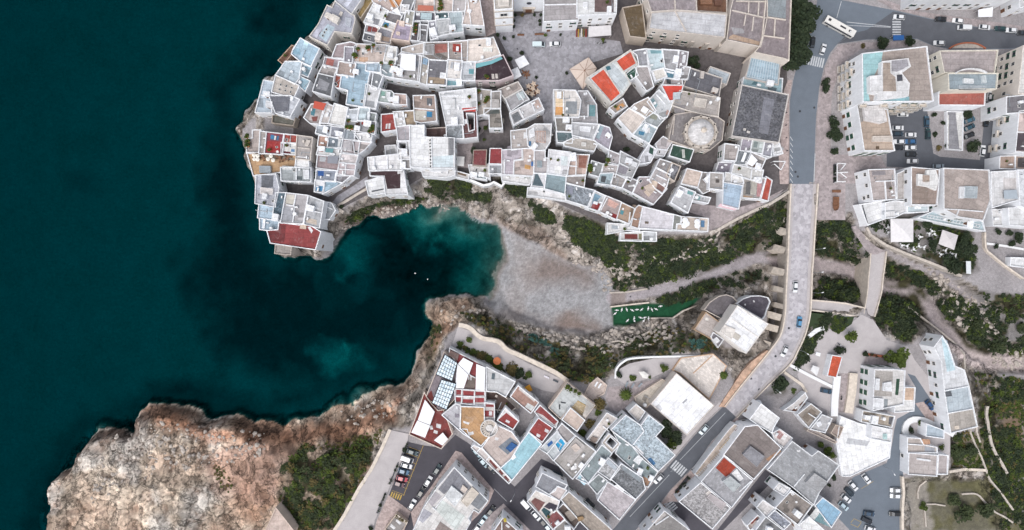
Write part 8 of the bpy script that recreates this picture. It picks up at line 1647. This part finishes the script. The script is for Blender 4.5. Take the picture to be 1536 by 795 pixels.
# street lamps
def lamp(label, p, ang, h_=7.0, arm=1.6, group=None, z=0.0):
    x, y = W3(p, z); t = empty('street_lamp', (x, y, z), label, 'street lamp', group, R(ang)); mb = MB(); mb.tube((0, 0, 0), (0, 0, h_), .09, .05, 8); mb.tube((0, 0, h_), (arm, 0, h_ + .25), .05, .04, 6); obj('pole', mb.mesh('pole', M['steel']), t); mb = MB(); mb.box((arm + .3, 0, h_ + .22), (.75, .3, .14)); obj('lamp_head', mb.mesh('lamp_head', M['white']), t)
g_ = 'street lamps along the viaduct'
for lab, q, a in (('street lamp on the right parapet of the viaduct, near the walkway', (1218.5, 439), 10), ('street lamp on the right parapet where the viaduct starts to bend', (1209, 497), 0), ('street lamp on the right parapet in the bend of the viaduct', (1198, 525), -35), ('street lamp at the end of the right parapet by the drive', (1157.5, 581), -40), ('street lamp on the right parapet in the straight part', (1221, 374), 10), ('street lamp on the right parapet above the gully path', (1218.5, 409), 10)): lamp(lab, q, a, 5, 1.3, g_)
lamp('curved street lamp at the southern street crossing', pt('T 265,480'), -120, 6, 2.4); lamp('street lamp with an arm at the junction of the avenue', (1257, 65), 60, 7, 2); lamp('street lamp on the main street by the zebra crossing', pt('S 1,310'), 30, 6, 1.6)
lamp('lamp post at the corner of the walled car park lane', pt('O 455,300'), -60, 6, 1.4)
# bollards
mb = MB(); mb.lathe([(0.16, 0), (.16, .8), (.2, .82), (.2, .95), (0, 1.0)], n=10); BOL = mb.mesh('bollard', M['dark']); g_ = 'dark bollards on the street pavement'
for k, q in enumerate(((1179.5, 169), (1179, 188), (1179.5, 207), (1178.8, 150))): tag(obj('bollard', BOL, loc=(*W3(q, .5), .13)), 'dark bollard on the pinkish pavement beside the dark warehouse', 'bollard', g_)
mb = MB(); mb.tube((0, 0, 0), (0, 0, .03), .42, n=20); MH = mb.mesh('manhole_cover', M['dark'])
for lab, q in (('dark manhole cover on the street, alone beside the warehouse', 'Y 716,240'), ('dark manhole cover at the kerb opposite the warehouse', 'Y 826,212'), ('manhole cover near the bridge head, upper', 'Y 682,706'), ('manhole cover near the bridge head, lower', 'Y 700,742'), ('manhole cover on the viaduct beside the white car', 'Q 836,688'), ('manhole cover on the paved road after the bend', 'R 648,142'), ('manhole cover on the paved road by the parapet', 'R 710,226'), ('square drain on the viaduct bend', 'Q 938,472')):
    tag(obj('manhole_cover', MH, loc=(*W3(pt(q), .03), .035)), lab, 'manhole cover')
# floats on the cove
mb = MB(); mb.lathe([(0, -.2), (.2, -.1), (.24, .1), (.1, .2), (0, .22)], n=12); BU = mb.mesh('buoy', M['white'])
for lab, q in (('white float on the cove water, upper of the two close to shore', 'C 1398,716'), ('white float on the cove water, lower of the two close to shore', 'C 1492,762'), ('faint float on the open cove water', 'Z5 75,430')): tag(obj('buoy', BU, loc=(*W3(pt(q), SEA), SEA + .1)), lab, 'buoy')
# sunken rock at the headland
# orange cushion shade and loungers on the cliff terrace
def lounger(label, p, ang, z, color='W', group=None):
    x, y = W3(p, z + .4); t = empty('lounger', (x, y, z), label, 'lounger', group, R(ang)); mb = MB(); mb.box((0, 0, .36), (1.5, .65, .12)); obj('seat', mb.mesh('seat', M['canvas']), t, color); mb = MB(); mb.face([(.75, -.32, .42), (1.3, -.32, .8), (1.3, .32, .8), (.75, .32, .42)]); mb.face([(.75, .32, .36), (1.3, .32, .74), (1.3, -.32, .74), (.75, -.32, .36)]); obj('backrest', mb.mesh('backrest', M['canvas']), t, color)
    for sx in (-.6, .6): mb = MB(); mb.box((sx, 0, .15), (.08, .6, .3)); obj('leg', mb.mesh('leg', M['frame']), t)
lounger('white lounger on the southern cliff terrace near the end wall', pt('V 1120,538'), -25, .02, 'd9d5dc'); lounger('dark lounger beside the white one on the cliff terrace', pt('V 1190,568'), -25, .02, '4a5058')
lounger('white lounger on the small cliff-edge terrace, left of two', pt('U 685,292'), 60, .1, 'W', 'pair of loungers on the cliff-edge terrace'); lounger('white lounger on the small cliff-edge terrace, right of two', pt('U 712,305'), 60, .1, 'W', 'pair of loungers on the cliff-edge terrace')
parasol('orange parasol on the southern cliff terrace by the flowering hedge', pt('V 745,418'), 1.5, 2.3, 'c9774a', 8); parasol('amber-yellow parasol on the terrace beside the brown-roofed house', pt('V 985,632'), 1.7, 2.3, 'd09020', 4)
for k, (q, a) in enumerate((('U 920,295', 70), ('U 965,305', 60), ('U 1022,298', 50))): lounger('grey deck chair on the round rose terrace by the palm', pt(q), a, .03, '8b949c', 'deck chairs by the palm')
for k, (q, lab) in enumerate((('Z8 830,385', 'upper'), ('Z8 825,405', 'lower'))): lounger('white bench on the drive terrace, %s of two' % lab, pt(q), 160, .03, 'W', 'white benches on the drive terrace')
# little white pump hut and beach-side items
def person(label, p, z, ang, top, legs='cloth_dark', stride=.28):
    x, y = W3(p, z + .8); t = empty('person', (x, y, z), label, 'person', None, R(ang))
    V = [(0, 0, .95), (0, 0, 1.2), (0, 0, 1.42), (0, 0, 1.52), (0, .09, .9), (stride * .6, .10, .5), (stride * .5, .1, .06), (stride * .5 + .14, .1, .03), (0, -.09, .9), (-stride * .2, -.10, .5), (-stride, -.1, .08), (-stride + .14, -.1, .03), (0, .2, 1.4), (-.06, .26, 1.12), (.06, .28, .86), (0, -.2, 1.4), (.08, -.26, 1.12), (.2, -.26, .9)]
    E_ = [(0, 1), (1, 2), (2, 3), (0, 4), (4, 5), (5, 6), (6, 7), (0, 8), (8, 9), (9, 10), (10, 11), (2, 12), (12, 13), (13, 14), (2, 15), (15, 16), (16, 17)]
    rad = [.15, .15, .13, .06, .10, .075, .05, .045, .10, .075, .05, .045, .06, .045, .035, .06, .045, .035]
    me = bpy.data.meshes.new('body'); me.from_pydata(V, E_, []); o = obj('body', me, t); me.materials.append(M[legs]); o.modifiers.new('skin', 'SKIN'); 
    for v, r_ in zip(me.skin_vertices[0].data, rad): v.radius = (r_, r_)
    me.skin_vertices[0].data[0].use_root = True; s = o.modifiers.new('subdivision', 'SUBSURF'); s.levels = s.render_levels = 1
    mb = MB(); mb.lathe([(0, 1.5), (.07, 1.53), (.10, 1.62), (.105, 1.68), (.09, 1.75), (0, 1.78)], n=12); mb.box((.105, 0, 1.63), (.04, .03, .04)); obj('head', mb.mesh('head', M['skin'], smooth=False), t)
    mb = MB(); mb.lathe([(.112, 1.67), (.115, 1.72), (.08, 1.79), (0, 1.805)], c=(-.012, 0), n=12); obj('hair', mb.mesh('hair', M['cloth_dark']), t)
    mb = MB(); mb.lathe([(.17, .95), (.185, 1.15), (.2, 1.38), (.09, 1.5)], n=14); obj('jacket', mb.mesh('jacket', M[top]), t)
person('person in dark clothes walking alone across the square below the tower', (776, 73.6), .01, 200, 'cloth_dark'); person('person in dark clothes on the pavement near the small white roof', (1180.7, 226.4), .14, 95, 'cloth_dark'); person('person in dark clothes walking on the gravel path above the green lawn', (945.5, 445), -14.2, 20, 'cloth_dark')
# ------------------------------------------------------------------ check: every label singles out one thing or one group
bpy.context.view_layer.update()
for lab, names in LABELS.items():
    if len(names) > 1 and not all('group' in bpy.data.objects[n] for n in names): print('SHARED LABEL', lab, names[:4])
